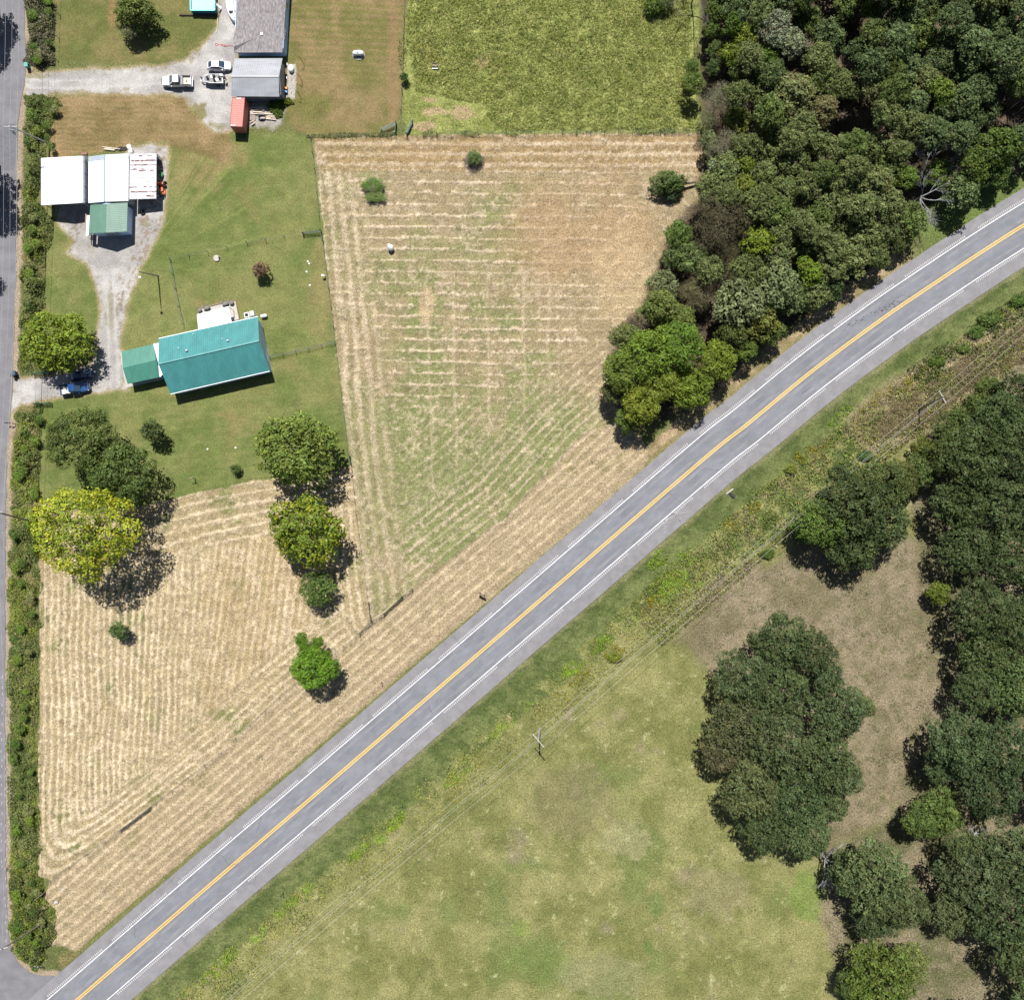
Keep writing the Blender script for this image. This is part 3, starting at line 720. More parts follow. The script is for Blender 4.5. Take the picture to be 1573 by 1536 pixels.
# --- green roofed house
he, hr = 2.75, 5.1
NW, NE, SE, SW = W(243.9, 520.6, he), W(396.2, 486.8, he), W(414, 569.7, he), W(261.7, 605, he)
RW, RE = W(243.2, 559.2, hr), W(398, 523.5, hr)
base = (NW + NE + SE + SW) / 4
hs = thing('house', (base.x, base.y, 0), 'long house with a teal green metal gable roof in the middle of the lawn', 'house')
slope('roof_slope', NE, NW, RW, RE, TEAL, hs, 0.42)
slope('roof_slope', SW, SE, RE, RW, TEAL, hs, 0.42)
mb = MB(); mb.bar(RW + Vector((0, 0, .03)), RE + Vector((0, 0, .03)), 0.28, 0.06); mb.build('ridge_cap', teal_metal('teal_cap', (0.08, 0.25, 0.25)), hs)
ux = (NE - NW).normalized(); uy = (SW - NW).normalized(); ov = 0.38
g = lambda p: Vector((p.x, p.y, 0))
gNW, gNE, gSE, gSW = g(NW) + ux * ov + uy * ov, g(NE) - ux * ov + uy * ov, g(SE) - ux * ov - uy * ov, g(SW) + ux * ov - uy * ov
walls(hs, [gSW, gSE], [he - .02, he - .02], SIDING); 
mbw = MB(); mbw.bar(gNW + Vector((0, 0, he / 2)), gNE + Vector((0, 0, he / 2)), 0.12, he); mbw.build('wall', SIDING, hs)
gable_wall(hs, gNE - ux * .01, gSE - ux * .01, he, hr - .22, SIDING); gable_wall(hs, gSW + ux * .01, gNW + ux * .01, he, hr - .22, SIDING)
wd = (gSE - gNE).normalized()
window(hs, gNE.lerp(gSE, .3) + ux * .06 + Vector((0, 0, 1.6)), wd, 1.0, 1.2, ux)
window(hs, gNE.lerp(gSE, .75) + ux * .06 + Vector((0, 0, 1.6)), wd, 1.0, 1.2, ux)
for t in (.15, .38, .8):
    window(hs, gSW.lerp(gSE, t) + uy * .06 + Vector((0, 0, 1.5)), ux, 1.3, 1.2, uy)
mb = MB(); c = gSW.lerp(gSE, .58) + uy * .05; mb.box(c + Vector((0, 0, 1.05)), (1.0, .06, 2.1), math.atan2(ux.y, ux.x)); dr = mb.build('door', mat('door_paint', (.3, .12, .08), .5), hs)
mb = MB(); mb.box(c + ux * .38 + uy * .06 + Vector((0, 0, 1.0)), (.12, .06, .05)); mb.build('handle', STEEL, dr)
for sgn, pts_ in ((1, (NW, NE)), (-1, (SW, SE))):
    mb = MB(); o_ = -uy * sgn * .07 + Vector((0, 0, -.05)); mb.bar(pts_[0] + o_, pts_[1] + o_, 0.12, 0.1); mb.build('gutter', WHITE, hs)
def roof_point(px, py):
    for h in np.arange(2.6, 5.4, 0.05):
        p = W(px, py, h); q = (g(p) - g(NW)); v = q.dot(uy) / (g(SW) - g(NW)).length
        z = he + (hr - he) * (1 - abs(v - .5) * 2)
        if z <= h: return p
    return W(px, py, hr)
for px, py in ((287.6, 539), (350.7, 524)):
    p = roof_point(px, py); mb = MB(); mb.lathe(p, [(0.13, -.1), (0.13, .15), (.24, .2), (.27, .32), (.2, .45), (.05, .5)]); mb.build('roof_vent', GALV, hs, smooth=True)
for px, py in ((275, 535), (342, 520.5), (297.5, 513.5)):
    p = roof_point(px, py); mb = MB(); mb.lathe(p, [(0.09, -.1), (0.07, .3)], 10); mb.build('vent_pipe', PLASTW, hs)

# --- carport attached on the left
ce, cr = 2.3, 3.1
a, b, c, d = W(187, 540.5, ce), W(235.7, 528.6, ce), W(245.6, 579.4, ce), W(196, 590, ce)
r0, r1 = W(188.5, 565.5, cr), W(240, 553, cr)
cp = thing('carport', g((a + b + c + d) / 4), 'small carport with a low ribbed green roof left of the green roofed house', 'carport')
slope('roof_slope', b, a, r0, r1, TEAL2 if False else teal_metal('carport_teal', (0.048, 0.175, 0.135)), cp, 0.36, 0.04)
slope('roof_slope', d, c, r1, r0, MATS['carport_teal'], cp, 0.36, 0.04)
for q in (a, b, c, d):
    q2 = g(q) + (g((a + c) / 2) - g(q)).normalized() * .4; mb = MB(); mb.box(q2 + Vector((0, 0, 1.12)), (.12, .12, 2.24)); mb.build('post', WHITE, cp)
mb = MB(); q = W(190.5, 540.5, 0); mb.slab([W(184.5, 542, .06), W(240, 529, .06), W(250, 583, .06), W(193, 596, .06)], .15); mb.build('slab', CONC, cp)
mb = MB(); mb.bar(b + Vector((0, 0, .08)) + ux * .14, c + Vector((0, 0, .08)) + ux * .14, .2, .12); mb.build('end_trim', WHITE, cp)
br = thing('breezeway_roof', g(W(240, 553)), 'narrow white flat roof bridging carport and house', 'roof')
mb = MB(); mb.slab([W(236.5, 528.5, 2.45), W(244.6, 526.5, 2.45), W(250, 575, 2.45), W(246.4, 579, 2.45)], .08); mb.build('panel', WHITE, br)
for px, py in ((238.5, 531), (248, 574)):
    q = W(px, py, 2.37); mb = MB(); mb.box((q.x + .15, q.y, 1.18), (.09, .09, 2.36)); mb.build('post', WHITE, br)

# --- patio with white cover
pt = thing('patio', g(W(328, 482)), 'concrete patio slab with a timber rim behind the green roofed house', 'patio')
mb = MB(); mb.slab([W(303, 474.5, .12), W(361.5, 461, .12), W(367.5, 490.5, .12), W(309, 505, .12)], .2); mb.build('slab', CONC, pt)
for p0, p1 in (((303, 474.5), (361.5, 461)), ((361.5, 461), (367.5, 490.5))):
    mb = MB(); mb.bar(W(*p0, .2), W(*p1, .2), .14, .16); mb.build('timber_rim', WOOD, pt)
pc = thing('patio_cover', g(W(330, 488)), 'flat white patio cover joined to the back of the green roofed house', 'canopy')
A_, B_, C_, D_ = W(302.5, 483, 2.5), W(351, 470.8, 2.5), W(356, 496, 2.72), W(304.8, 507, 2.72)
m1, m2 = A_.lerp(B_, .49), D_.lerp(C_, .49)
slope('roof_panel', A_, m1 - Vector((.02, 0, 0)), m2 - Vector((.02, 0, 0)), D_, WHITE, pc, 1.0, .02, .04)
slope('roof_panel', m1 + Vector((.02, 0, 0)), B_, C_, m2 + Vector((.02, 0, 0)), WHITE, pc, 1.0, .02, .04)
for q in (A_, m1, B_):
    mb = MB(); mb.box((q.x + .1, q.y - .2, 1.2), (.1, .1, 2.5)); mb.build('post', WHITE, pc)
for i, (px, py, ex) in enumerate([(308, 477, 1.0), (319, 473.5, 1.5), (347.5, 467, 1.5), (357, 465.5, 1.05)]):
    lab = ['round grey planter at the left corner of the patio', 'oval grey planter second from the left on the patio', 'oval grey planter on the patio beside the round one near the right corner', 'round grey planter at the right corner of the patio'][i]
    q = g(W(px, py)); pl = thing('planter', (q.x, q.y, .12), lab, 'planter', 'planters on the patio', math.radians(13))
    mb = MB(); mb.lathe((0, 0, 0), [(.3, 0), (.4, .4), (.44, .45), (.44, .55), (.36, .55), (.34, .44)], 16, ex, 1); mb.build('pot', mat('pot', (.12, .11, .11), .8), pl, False, smooth=False)
    mb = MB(); mb.lathe((0, 0, .44), [(.34, 0), (.3, .05), (.1, .09)], 16, ex, 1); mb.build('soil', mat('soil', (.17, .16, .13), .95, var=.3, vscale=8), pl, False)
# things at the north-east corner of the house
def boxthing(name, px, py, sz, rz, m, label, cat, lid=None, z=0, legs=False):
    q = g(W(px, py)); o = thing(name, (q.x, q.y, z), label, cat, None, rz)
    mb = MB(); mb.box((0, 0, sz[2] / 2), sz); mb.build('body', m, o, False, bevel=.04)
    if lid: mb = MB(); mb.box((0, 0, sz[2] + .03), (sz[0] * 1.06, sz[1] * 1.08, .06)); mb.build('lid', lid, o, False, bevel=.02)
    return o
ac = boxthing('air_conditioner', 381, 485.5, (.95, .95, .8), .2, PLASTW, 'white air conditioner with a round fan grille behind the green roofed house', 'air conditioner')
mb = MB(); mb.lathe((0, 0, .8), [(.36, 0), (.36, .03), (.1, .05)], 16); f_ = mb.build('fan_grille', DARK, ac, False)
boxthing('storage_box', 389, 483, (.7, .8, .8), .2, PLASTW, 'plain white storage box between the air conditioner and the house corner', 'box', WHITE)
tk = thing('gas_tank', g(W(406.5, 486.5)), 'short white gas tank lying beside the corner of the green roofed house', 'tank', rz=math.radians(8))
mb = MB(); mb.tube([(-.62, 0, .5), (-.55, 0, .5), (-.4, 0, .5), (.4, 0, .5), (.55, 0, .5), (.62, 0, .5)], [.05, .24, .33, .33, .24, .05], 14); mb.build('shell', PLASTW, tk, False, smooth=True)
for s in (-.35, .35):
    mb = MB(); mb.box((s, 0, .1), (.1, .5, .2)); mb.build('foot', CONC, tk, False)
mb = MB(); mb.lathe((0, 0, .82), [(.1, 0), (.1, .12)], 10); mb.build('valve_cap', STEEL, tk, False)

# --- white barn complex
wb = thing('barn', g(W(97, 278)), 'large open shed with a smooth bright white metal roof rounding off on its right side', 'shed')
prof = [(63, 3.0), (64, 3.15), (95, 3.9), (121, 3.58), (125, 3.42), (127.5, 3.2), (130, 2.85), (132.5, 2.4), (134.6, 1.95)]
def prof_y(x, top): return (243.2 - (x - 63) * .052) if top else (315.6 - (x - 63) * .06)
mb = MB(); vs = []
for x, h in prof:
    vs.append((W(x, prof_y(x, True), h), W(x, prof_y(x, False), h)))
for (a, b), (c, d) in zip(vs[:-1], vs[1:]):
    mb.add([a, c, d, b], [(0, 1, 2, 3)])
    lo = Vector((0, 0, -.06)); mb.add([a + lo, b + lo, d + lo, c + lo], [(0, 1, 2, 3)])
    mb.add([b, d, d + lo, b + lo], [(0, 1, 2, 3)]); mb.add([c, a, a + lo, c + lo], [(0, 1, 2, 3)])
mb.build('roof', WHITE, wb)
for k in range(14):
    x = 64.5 + k * 0; t = (k + .5) / 14
    p0, p1 = W(64.5, 244 + t * 71, 3.21), W(94.8, 242.4 + t * 71, 3.94)
    mb = MB(); mb.bar(p0, p1, .05, .02); mb.build('seam', WHITE, wb)
for x, h in ((64, 3.1), (127, 3.3)):
    for yy in (246, 265, 285, 305, 312):
        q = W(x + 1.5, yy, h); mb = MB(); mb.box((q.x, q.y, h / 2 - .06), (.1, .1, h - .1)); mb.build('post', GALV, wb)
mb = MB(); a, b = W(66, 246, 3.1), W(126, 243, 3.1)
mb.add([g(a), g(b), b, a, g(a) + Vector((0, -.06, 0)), g(b) + Vector((0, -.06, 0)), b + Vector((0, -.06, 0)), a + Vector((0, -.06, 0))],
       [(0, 1, 2, 3), (7, 6, 5, 4), (0, 4, 5, 1), (1, 5, 6, 2), (2, 6, 7, 3), (3, 7, 4, 0)]); mb.build('back_wall', WHITE, wb)

w2 = thing('barn', g(W(167, 275)), 'white roofed workshop with a grey green ridge seam, middle of the shed row', 'shed')
e2, r2 = 3.0, 3.75
N = [W(135.7, 241, e2), W(160.5, 237.8, r2), W(197.6, 236, e2)]; M_ = [W(135.8, 249, e2), W(160.5, 246, r2), W(197.5, 245.2, e2)]; So = [W(135.7, 312.2, e2), W(160.6, 310, r2), W(197, 308.8, e2)]
slope('roof_slope', So[0], M_[0], M_[1], So[1], WHITE, w2, 1.0, .02); slope('roof_slope', M_[2], So[2], So[1], M_[1], WHITE, w2, 1.0, .02)
slope('roof_strip', M_[0], N[0], N[1], M_[1], GALV, w2, .4, .02, label='duller grey strip of roof along the back edge'); slope('roof_strip', N[2], M_[2], M_[1], N[1], GALV, w2, .4, .02)
mb = MB(); mb.bar(N[1] + Vector((0, 0, .05)), So[1] + Vector((0, 0, .05)), .22, .07); mb.build('ridge_cap', mat('ridge_grey', (.2, .27, .24), .5), w2)
gg = [g(N[0]), g(N[2]), g(So[2]), g(So[0])]; cen = sum(gg, Vector()) / 4; gg = [p + (cen - p).normalized() * .35 for p in gg]
walls(w2, gg[::-1], [e2 - .05] * 4, mat('workshop_wall', (.45, .47, .5), .6))

w3 = thing('lean_to', g(W(220, 272)), 'lean-to shed with rust streaked white metal sheets at the right end of the shed row', 'shed')
RUSTY = mat('rusty_white', (0.40, 0.42, 0.46), 0.55, var=.16, vscale=1.4)
RUST = mat('rust', (0.09, 0.03, 0.02), 0.9, col2=(0.20, 0.09, 0.07), vscale=5)
a, b, c, d = W(199.4, 236.6, 2.9), W(240.5, 236, 2.45), W(240, 305.6, 2.45), W(198.4, 306.7, 2.9)
rows = [0, .045, .155, .25, .345, .44, .54, .635, .735, .845, .92, 1.0]
for i in range(len(rows) - 1):
    t0, t1 = rows[i], rows[i + 1] - .003
    A1, B1, C1, D1_ = d.lerp(a, 1 - t1), c.lerp(b, 1 - t1), c.lerp(b, 1 - t0), d.lerp(a, 1 - t0)
    dz = Vector((0, 0, .012 * (i % 2)))
    mb = MB(); mb.slab([A1 + dz, B1 + dz, C1 + dz, D1_ + dz], .03)
    for q in range(3):
        t = (q + .5) / 3; mb.bar(D1_.lerp(A1, t) + dz + Vector((0, 0, .01)), C1.lerp(B1, t) + dz + Vector((0, 0, .01)), .04, .02)
    mb.build('roof_sheet', RUSTY, w3)
rr = random.Random(11)
for t in (.05, .155, .25, .345, .37, .735, .84, .94):
    mb = MB(); u = rr.uniform(0, .1)
    if t in (.05, .37, .94): u = .35
    while u < 1:
        L = rr.uniform(.05, .16); w_ = rr.uniform(.03, .13)
        if t in (.25, .155, .84) or rr.random() < .6:
            tt = t + rr.uniform(-.006, .006)
            p0 = a.lerp(b, u).lerp(d.lerp(c, u), tt); p1 = a.lerp(b, min(u + L, .995)).lerp(d.lerp(c, min(u + L, .995)), tt + rr.uniform(-.004, .004))
            mb = MB(); mb.bar(p0 + Vector((0, 0, .03)), p1 + Vector((0, 0, .03)), w_ * 2, .008); mb.build('rust_streak', RUST, w3)
        u += L * rr.uniform(.7, 1.2)
        if t in (.05, .37, .94) and u > .8: break
for p in (b, c, b.lerp(c, .5), b.lerp(c, .25), b.lerp(c, .75)):
    mb = MB(); mb.box((p.x - .15, p.y, 1.2), (.12, .12, 2.4)); mb.build('post', WOOD, w3)
mb = MB(); mb.bar(Vector((a.x + .2, a.y - .2, 1.35)), Vector((b.x - .2, b.y - .2, 1.2)), .08, 2.4); mb.build('back_wall', GALV, w3)

w4 = thing('workshop', g(W(166, 335)), 'small gable workshop with a sage green ribbed roof below the white shed row', 'workshop')
e4, r4 = 2.7, 3.9
N = [W(138.8, 315.2, e4), W(163, 313.4, r4), W(196, 311.6, e4)]; So = [W(136, 358.6, e4), W(161.5, 357.8, r4), W(195, 355.8, e4)]
slope('roof_slope', So[0], N[0], N[1], So[1], TEAL2, w4, .34, .03); slope('roof_slope', N[2], So[2], So[1], N[1], TEAL2, w4, .34, .03)
mb = MB(); mb.bar(N[1] + Vector((0, 0, .03)), So[1] + Vector((0, 0, .03)), .1, .05); mb.build('ridge_cap', mat('ridge_dark', (.07, .16, .12), .5), w4)
gg = [g(N[0]), g(N[2]), g(So[2]), g(So[0])]; cen = sum(gg, Vector()) / 4; gg = [p + (cen - p).normalized() * .5 for p in gg]
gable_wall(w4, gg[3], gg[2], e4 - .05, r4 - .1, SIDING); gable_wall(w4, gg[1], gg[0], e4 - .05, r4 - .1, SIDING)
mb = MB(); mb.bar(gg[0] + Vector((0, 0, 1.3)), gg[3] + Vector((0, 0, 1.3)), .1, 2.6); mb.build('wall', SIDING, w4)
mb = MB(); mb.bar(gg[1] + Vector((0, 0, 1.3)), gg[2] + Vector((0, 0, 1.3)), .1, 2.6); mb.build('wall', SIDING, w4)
mb = MB(); mb.box(gg[3].lerp(gg[2], .5) + Vector((0, -.06, 1.15)), (2.6, .06, 2.3)); dd = mb.build('door', GALV, w4)
mb = MB(); mb.box(gg[3].lerp(gg[2], .5) + Vector((0, -.13, 1.0)), (.3, .05, .06)); mb.build('handle', DARK, dd)
w5 = thing('side_porch', g(W(135, 348)), 'narrow white and green lean-to strip on the left side of the sage roofed workshop', 'porch roof')
mb = MB(); mb.slab([W(133.5, 331, 2.1), W(137.8, 331, 2.35), W(136, 362, 2.35), W(131.5, 363, 2.1)], .05); mb.build('roof', PLASTW, w5)
mb = MB(); mb.slab([W(133, 357, 2.14), W(139, 358.5, 2.42), W(139, 363, 2.42), W(133, 363, 2.14)], .05); mb.build('green_corner', TEAL2, w5)
mb = MB(); mb.slab([W(131, 329, 1.9), W(133.3, 329, 1.9), W(131.3, 363, 1.9), W(130.2, 363, 1.9)], .05); mb.build('edge_board', WOOD, w5)
for yy in (333, 360):
    q = W(133, yy, 2); mb = MB(); mb.box((q.x + .15, q.y, 1.0), (.09, .09, 2.0)); mb.build('post', WOOD, w5)

# --- shingled house at the top
be, brr = 2.5, 3.25
hb = thing('house', g(W(402, 20)), 'blue walled house with a mottled grey brown shingle roof at the top edge', 'house')
EW = [W(363, -90, be), W(363, 36, be), W(358.3, 60, be), W(359.8, 81, be)]; RI = [W(400, -90, brr), W(398, 81, brr)]; EE = [W(446, -90, be), W(433.6, 81, be)]
mb = MB(); mb.add([EW[0], EW[1], EW[2], EW[3], RI[1], RI[0]], [(0, 1, 2, 3, 4, 5)]); mb.add([p - Vector((0, 0, .12)) for p in (EW[0], EW[1], EW[2], EW[3], RI[1], RI[0])], [(5, 4, 3, 2, 1, 0)])
mb.bar(EW[3] - Vector((0, 0, .07)), RI[1] - Vector((0, 0, .07)), .05, .12); mb.build('roof_slope', SHING, hb)
mb = MB(); mb.slab([EE[1], EE[0], RI[0], RI[1]], .12); mb.build('roof_slope', SHING, hb)
mb = MB(); q0, q1, q2, q3 = W(357.8, 59.5, be + .02), W(389, 60, brr - .2), W(359, 72, be + .45), W(357.8, 84, be + .02)
mb.add([q0, q1, q2, W(360, 81, be - .1)], [(0, 2, 1), (0, 3, 2), (2, 3, 1), (0, 1, 3)]); mb.build('cross_gable', SHING, hb)
gS, gE = 86.5, 440.5
A0, B0, C0, D0 = g(W(368, gS)), g(W(gE, gS)), g(W(449, -80)), g(W(372, -80))
def wallbox(a, b, h, m, parent, t=.12, name='wall'):
    mb = MB(); mb.bar(Vector(a) + Vector((0, 0, h / 2)), Vector(b) + Vector((0, 0, h / 2)), t, h); return mb.build(name, m, parent)
wallbox(A0, B0, be - .1, BLUES, hb); wallbox(B0 + Vector((0, .08, 0)), C0, be - .1, BLUES, hb); wallbox(A0 + Vector((0, .08, 0)), D0, be - .1, BLUES, hb)
for (t, w_) in ((.14, 1.7), (.42, 1.2)):
    c = B0.lerp(C0, t) + Vector((.07, 0, 1.4)); window(hb, c, (C0 - B0), w_, 1.1, (1, 0, 0))
p = W(402, 53, brr - .1); mb = MB(); mb.box(p, (.5, .5, .35)); mb.build('roof_vent', PLASTW, hb, bevel=.04)
mb = MB(); mb.tube([W(399, 57, brr - .02), W(397, 72, brr), W(396, 80, brr - .05)], .03, 5); mb.build('wire_shade', DARK, hb)

# --- grey shed
ge, gr = 2.6, 3.5
gs = thing('garage', g(W(396, 120)), 'grey ribbed metal garage below the shingled house', 'garage')
a, b, c, d = W(360.4, 90.3, ge), W(434, 90, ge), W(429, 149, ge), W(354.8, 148.3, ge); r0, r1 = W(355.6, 117.6, gr), W(428.3, 117.8, gr)
slope('roof_slope', b, a, r0, r1, GREY_ROOF, gs, .45, .04); slope('roof_slope', d, c, r1, r0, GREY_ROOF, gs, .45, .04)
mb = MB(); mb.bar(r0 + Vector((0, 0, .03)), r1 + Vector((0, 0, .03)), .3, .05); mb.build('ridge_cap', GREY_ROOF, gs)
gg = [g(W(369.5, 104.5)), g(W(437, 104.5)), g(W(437, 156)), g(W(369.5, 156))]
gable_wall(gs, gg[1], gg[2], ge - .1, gr - .12, GREY_WALL); gable_wall(gs, gg[3], gg[0], ge - .1, gr - .12, GREY_WALL)
wallbox(gg[0], gg[1], ge - .1, GREY_WALL, gs); wallbox(gg[3], gg[2], ge - .1, GREY_WALL, gs)
for y_ in (112, 134):
    mb = MB(); q = g(W(368.8, y_)); mb.box((q.x, q.y - .8, 1.15), (.05, 2.6, 2.3)); mb.build('garage_door', WHITE, gs)
for (x_, y_) in ((441, 97), (440.5, 118)):
    mb = MB(); q = W(x_, y_, 2.55); mb.bar(q, q + Vector((.0, -.4, -.05)), .1); mb.build('wall_lamp', PLASTW, gs)

# --- red container
rc = thing('shipping_container', g(W(366, 176)), 'faded red shipping container standing end-on below the grey garage', 'container')
REDC = mat('container_red', (0.44, 0.13, 0.11), 0.55, var=.12, vscale=1.2)
a, b, c, d = W(357, 150.5, 2.6), W(376, 150.5, 2.6), W(372.2, 195.2, 2.6), W(353.4, 194.4, 2.6)
mb = MB(); mb.slab([d, c, b, a], 2.45); mb.build('body', REDC, rc)
for k in range(13):
    t = (k + .5) / 13; mb = MB(); mb.bar(a.lerp(d, t) + Vector((.12, 0, .015)), b.lerp(c, t) + Vector((-.12, 0, .015)), .12, .035); mb.build('roof_rib', REDC, rc)
for (p0, p1) in ((a, b), (b, c), (c, d), (d, a)):
    mb = MB(); mb.bar(p0 + Vector((0, 0, .03)), p1 + Vector((0, 0, .03)), .1, .08); mb.build('top_rail', mat('container_dark', (.26, .06, .05), .6), rc)
mid = lambda p, q, t: Vector(p).lerp(Vector(q), t)
for (t0, yo, w_) in ((.22, .03, .9), (.6, .965, .9)):
    p = mid(a, b, .5).lerp(mid(d, c, .3), yo); mb = MB(); mb.box(p + Vector((0.1 if yo < .5 else -.15, 0, .07)), (w_, .14, .02)); mb.build('white_label_strip', WHITE, rc)
for s in (.28, .72):
    p = mid(d, c, s); mb = MB(); mb.box((p.x, p.y - .04, 1.3), (1.0, .05, 2.3)); dd = mb.build('door', REDC, rc)
    mb = MB(); mb.box((p.x, p.y - .1, 1.3), (.05, .05, 2.2)); mb.build('lock_rod', STEEL, dd)

# --- pool
pl = thing('swimming_pool', g(W(313, 2)), 'rectangular above-ground pool of pale turquoise water at the top edge', 'pool')
x0, x1 = 291.8, 329.5; z = 1.25
a, b, c, d = W(x0, -26, z), W(x1, -26, z), W(x1 + .5, 16.5, z), W(x0 + 1, 16.5, z)
NAVY = mat('pool_wall', (.02, .10, .16), .5); TURQ = mat('pool_liner', (.03, .36, .40), .5)
for p0, p1 in ((a, b), (b, c), (c, d), (d, a)):
    mb = MB(); mb.bar(g(p0) + Vector((0, 0, z / 2)), g(p1) + Vector((0, 0, z / 2)), .06, z); mb.build('side_wall', NAVY, pl)
    mb = MB(); mb.bar(p0 + Vector((0, 0, .04)), p1 + Vector((0, 0, .04)), .2, .07); mb.build('rim', mat('pool_rim', (.10, .55, .58), .4), pl)
lo_ = .30
mb = MB(); mb.slab([p.lerp((a + c) / 2, .01) - Vector((0, 0, lo_)) for p in (d, c, b, a)], .02); wt = mb.build('water', mat('pool_water', (.34, .62, .64), .08, var=.1, vscale=1.5), pl)
q = W(330.5, 7.5, z); mb = MB()
for s in (-.25, .25): mb.tube([(q.x + .75, q.y + s, 0), (q.x + .2, q.y + s, z + .6), (q.x - .2, q.y + s, z + .6), (q.x - .45, q.y + s, .7)], .035, 6)
for k in range(4): mb.box((q.x + .7 - k * .13, q.y, .28 * (k + 1)), (.18, .5, .04))
mb.build('ladder', PLASTW, pl)
tb = thing('timber_edging', g(W(305, 24)), 'long dark timber laid on the ground below the pool', 'timber'); mb = MB(); mb.bar(W(275.3, 23.5, .12), W(333.5, 24.3, .12), .2, .24); mb.build('beam', mat('dark_timber', (.06, .04, .03), .9), tb)
hn = thing('hose_post', g(W(335, 12)), 'thin pale pipe along the driveway edge beside the pool', 'pipe'); mb = MB(); mb.tube([W(337, -20, .1), W(335, 12, .12), W(333.3, 50, .05)], .07, 6); mb.build('pipe', mat('pale_pipe', (.45, .45, .25), .6), hn)

# --- white boat hull by the shingled house
bh = thing('covered_boat', g(W(357, 14)), 'long curved white hull with grey stripes parked against the shingled house', 'boat')
rings = []
for k in range(12):
    t = k / 11; yy = -14 + 46 * t; xx = 351.5 + 7.5 * t ** 2.2; w_ = 2.6 * math.sin(math.pi * (0.08 + .88 * t)) ** .5 * .8
    c = W(xx + 1, yy, 0.9); rings.append([Vector((c.x + w_ / 2 * math.cos(a_), c.y, .45 + .55 * max(math.sin(a_), -.6))) for a_ in np.linspace(0, 2 * math.pi, 12, endpoint=False)])
mb = MB(); mb.loft(rings); mb.build('hull', PLASTW, bh, smooth=True)
for off in (-.45, .25, .6):
    mb = MB(); mb.tube([sum(r_, Vector()) / 12 + Vector((off, 0, .62 - abs(off) * .25)) for r_ in rings[1:-1]], .1 if off > 0 else .06, 6); mb.build('stripe', mat('grey_vinyl', (.3, .34, .4), .5), bh)
mb = MB(); q = rings[8][0]; mb.box((q.x - 1.0, q.y, 1.05), (.7, .35, .3)); mb.box((q.x - .1, q.y + .1, 1.0), (.5, .3, .25)); mb.build('fittings', DARK, bh)
hz = thing('garden_hose', g(W(345, 70)), 'thin red hose coiled on the driveway beside the shingled house', 'hose')
mb = MB(); pts_ = [W(332.5 + 2.2 * math.cos(t), 69 + 1.8 * math.sin(t), .05) for t in np.linspace(0, 12, 30)] + [W(338, 69.2, .05), W(345, 71.8, .05), W(352, 70.5, .05), W(358, 71, .05)]
mb.tube(pts_, .045, 5); mb.tube([W(334, 69, .05), W(342, 69, .05), W(350, 71, .05)], .04, 5); mb.build('tube', mat('red_hose', (.5, .12, .12), .5), hz)

# ------------------------------------------------------------------ vehicles
TYRE = DARK; RIM = mat('rim', (.35, .36, .38), .35, metal=.8)
def ring(x, hw, zb, zt, top=.86, mid=.55):
    zm = zb + (zt - zb) * mid
    return [Vector(p) for p in [(x, -hw * .9, zb), (x, -hw, zb + .12), (x, -hw, zm), (x, -hw * top, zt), (x, hw * top, zt), (x, hw, zm), (x, hw, zb + .12), (x, hw * .9, zb)]]
def wheel(par, x, y, r=.34, w=.22):
    mb = MB(); mb.tube([(x, y - w / 2, r), (x, y + w / 2, r)], r, 16); wl = mb.build('wheel', TYRE, par, False)
    s = 1 if y > 0 else -1
    mb = MB(); mb.tube([(x, y + s * w * .4, r), (x, y + s * (w / 2 + .01), r)], r * .6, 12); mb.build('rim', RIM, wl, False)
def common(par, L, hw, paint, zl=.65, mirror_x=.7):
    for s in (-1, 1):
        mb = MB(); mb.box((L / 2 - .22, s * hw * .66, zl - .02), (.16, .3, .14)); mb.build('headlight', mat('lamp_glass', (.7, .72, .75), .1), par, False)
        mb = MB(); mb.box((-L / 2 + .05, s * hw * .8, zl + .05), (.1, .22, .2)); mb.build('tail_light', mat('tail_red', (.4, .02, .02), .3), par, False)
        mb = MB(); mb.box((mirror_x, s * (hw + .12), 1.02), (.16, .26, .16)); mb.build('mirror', paint, par, False, bevel=.03)
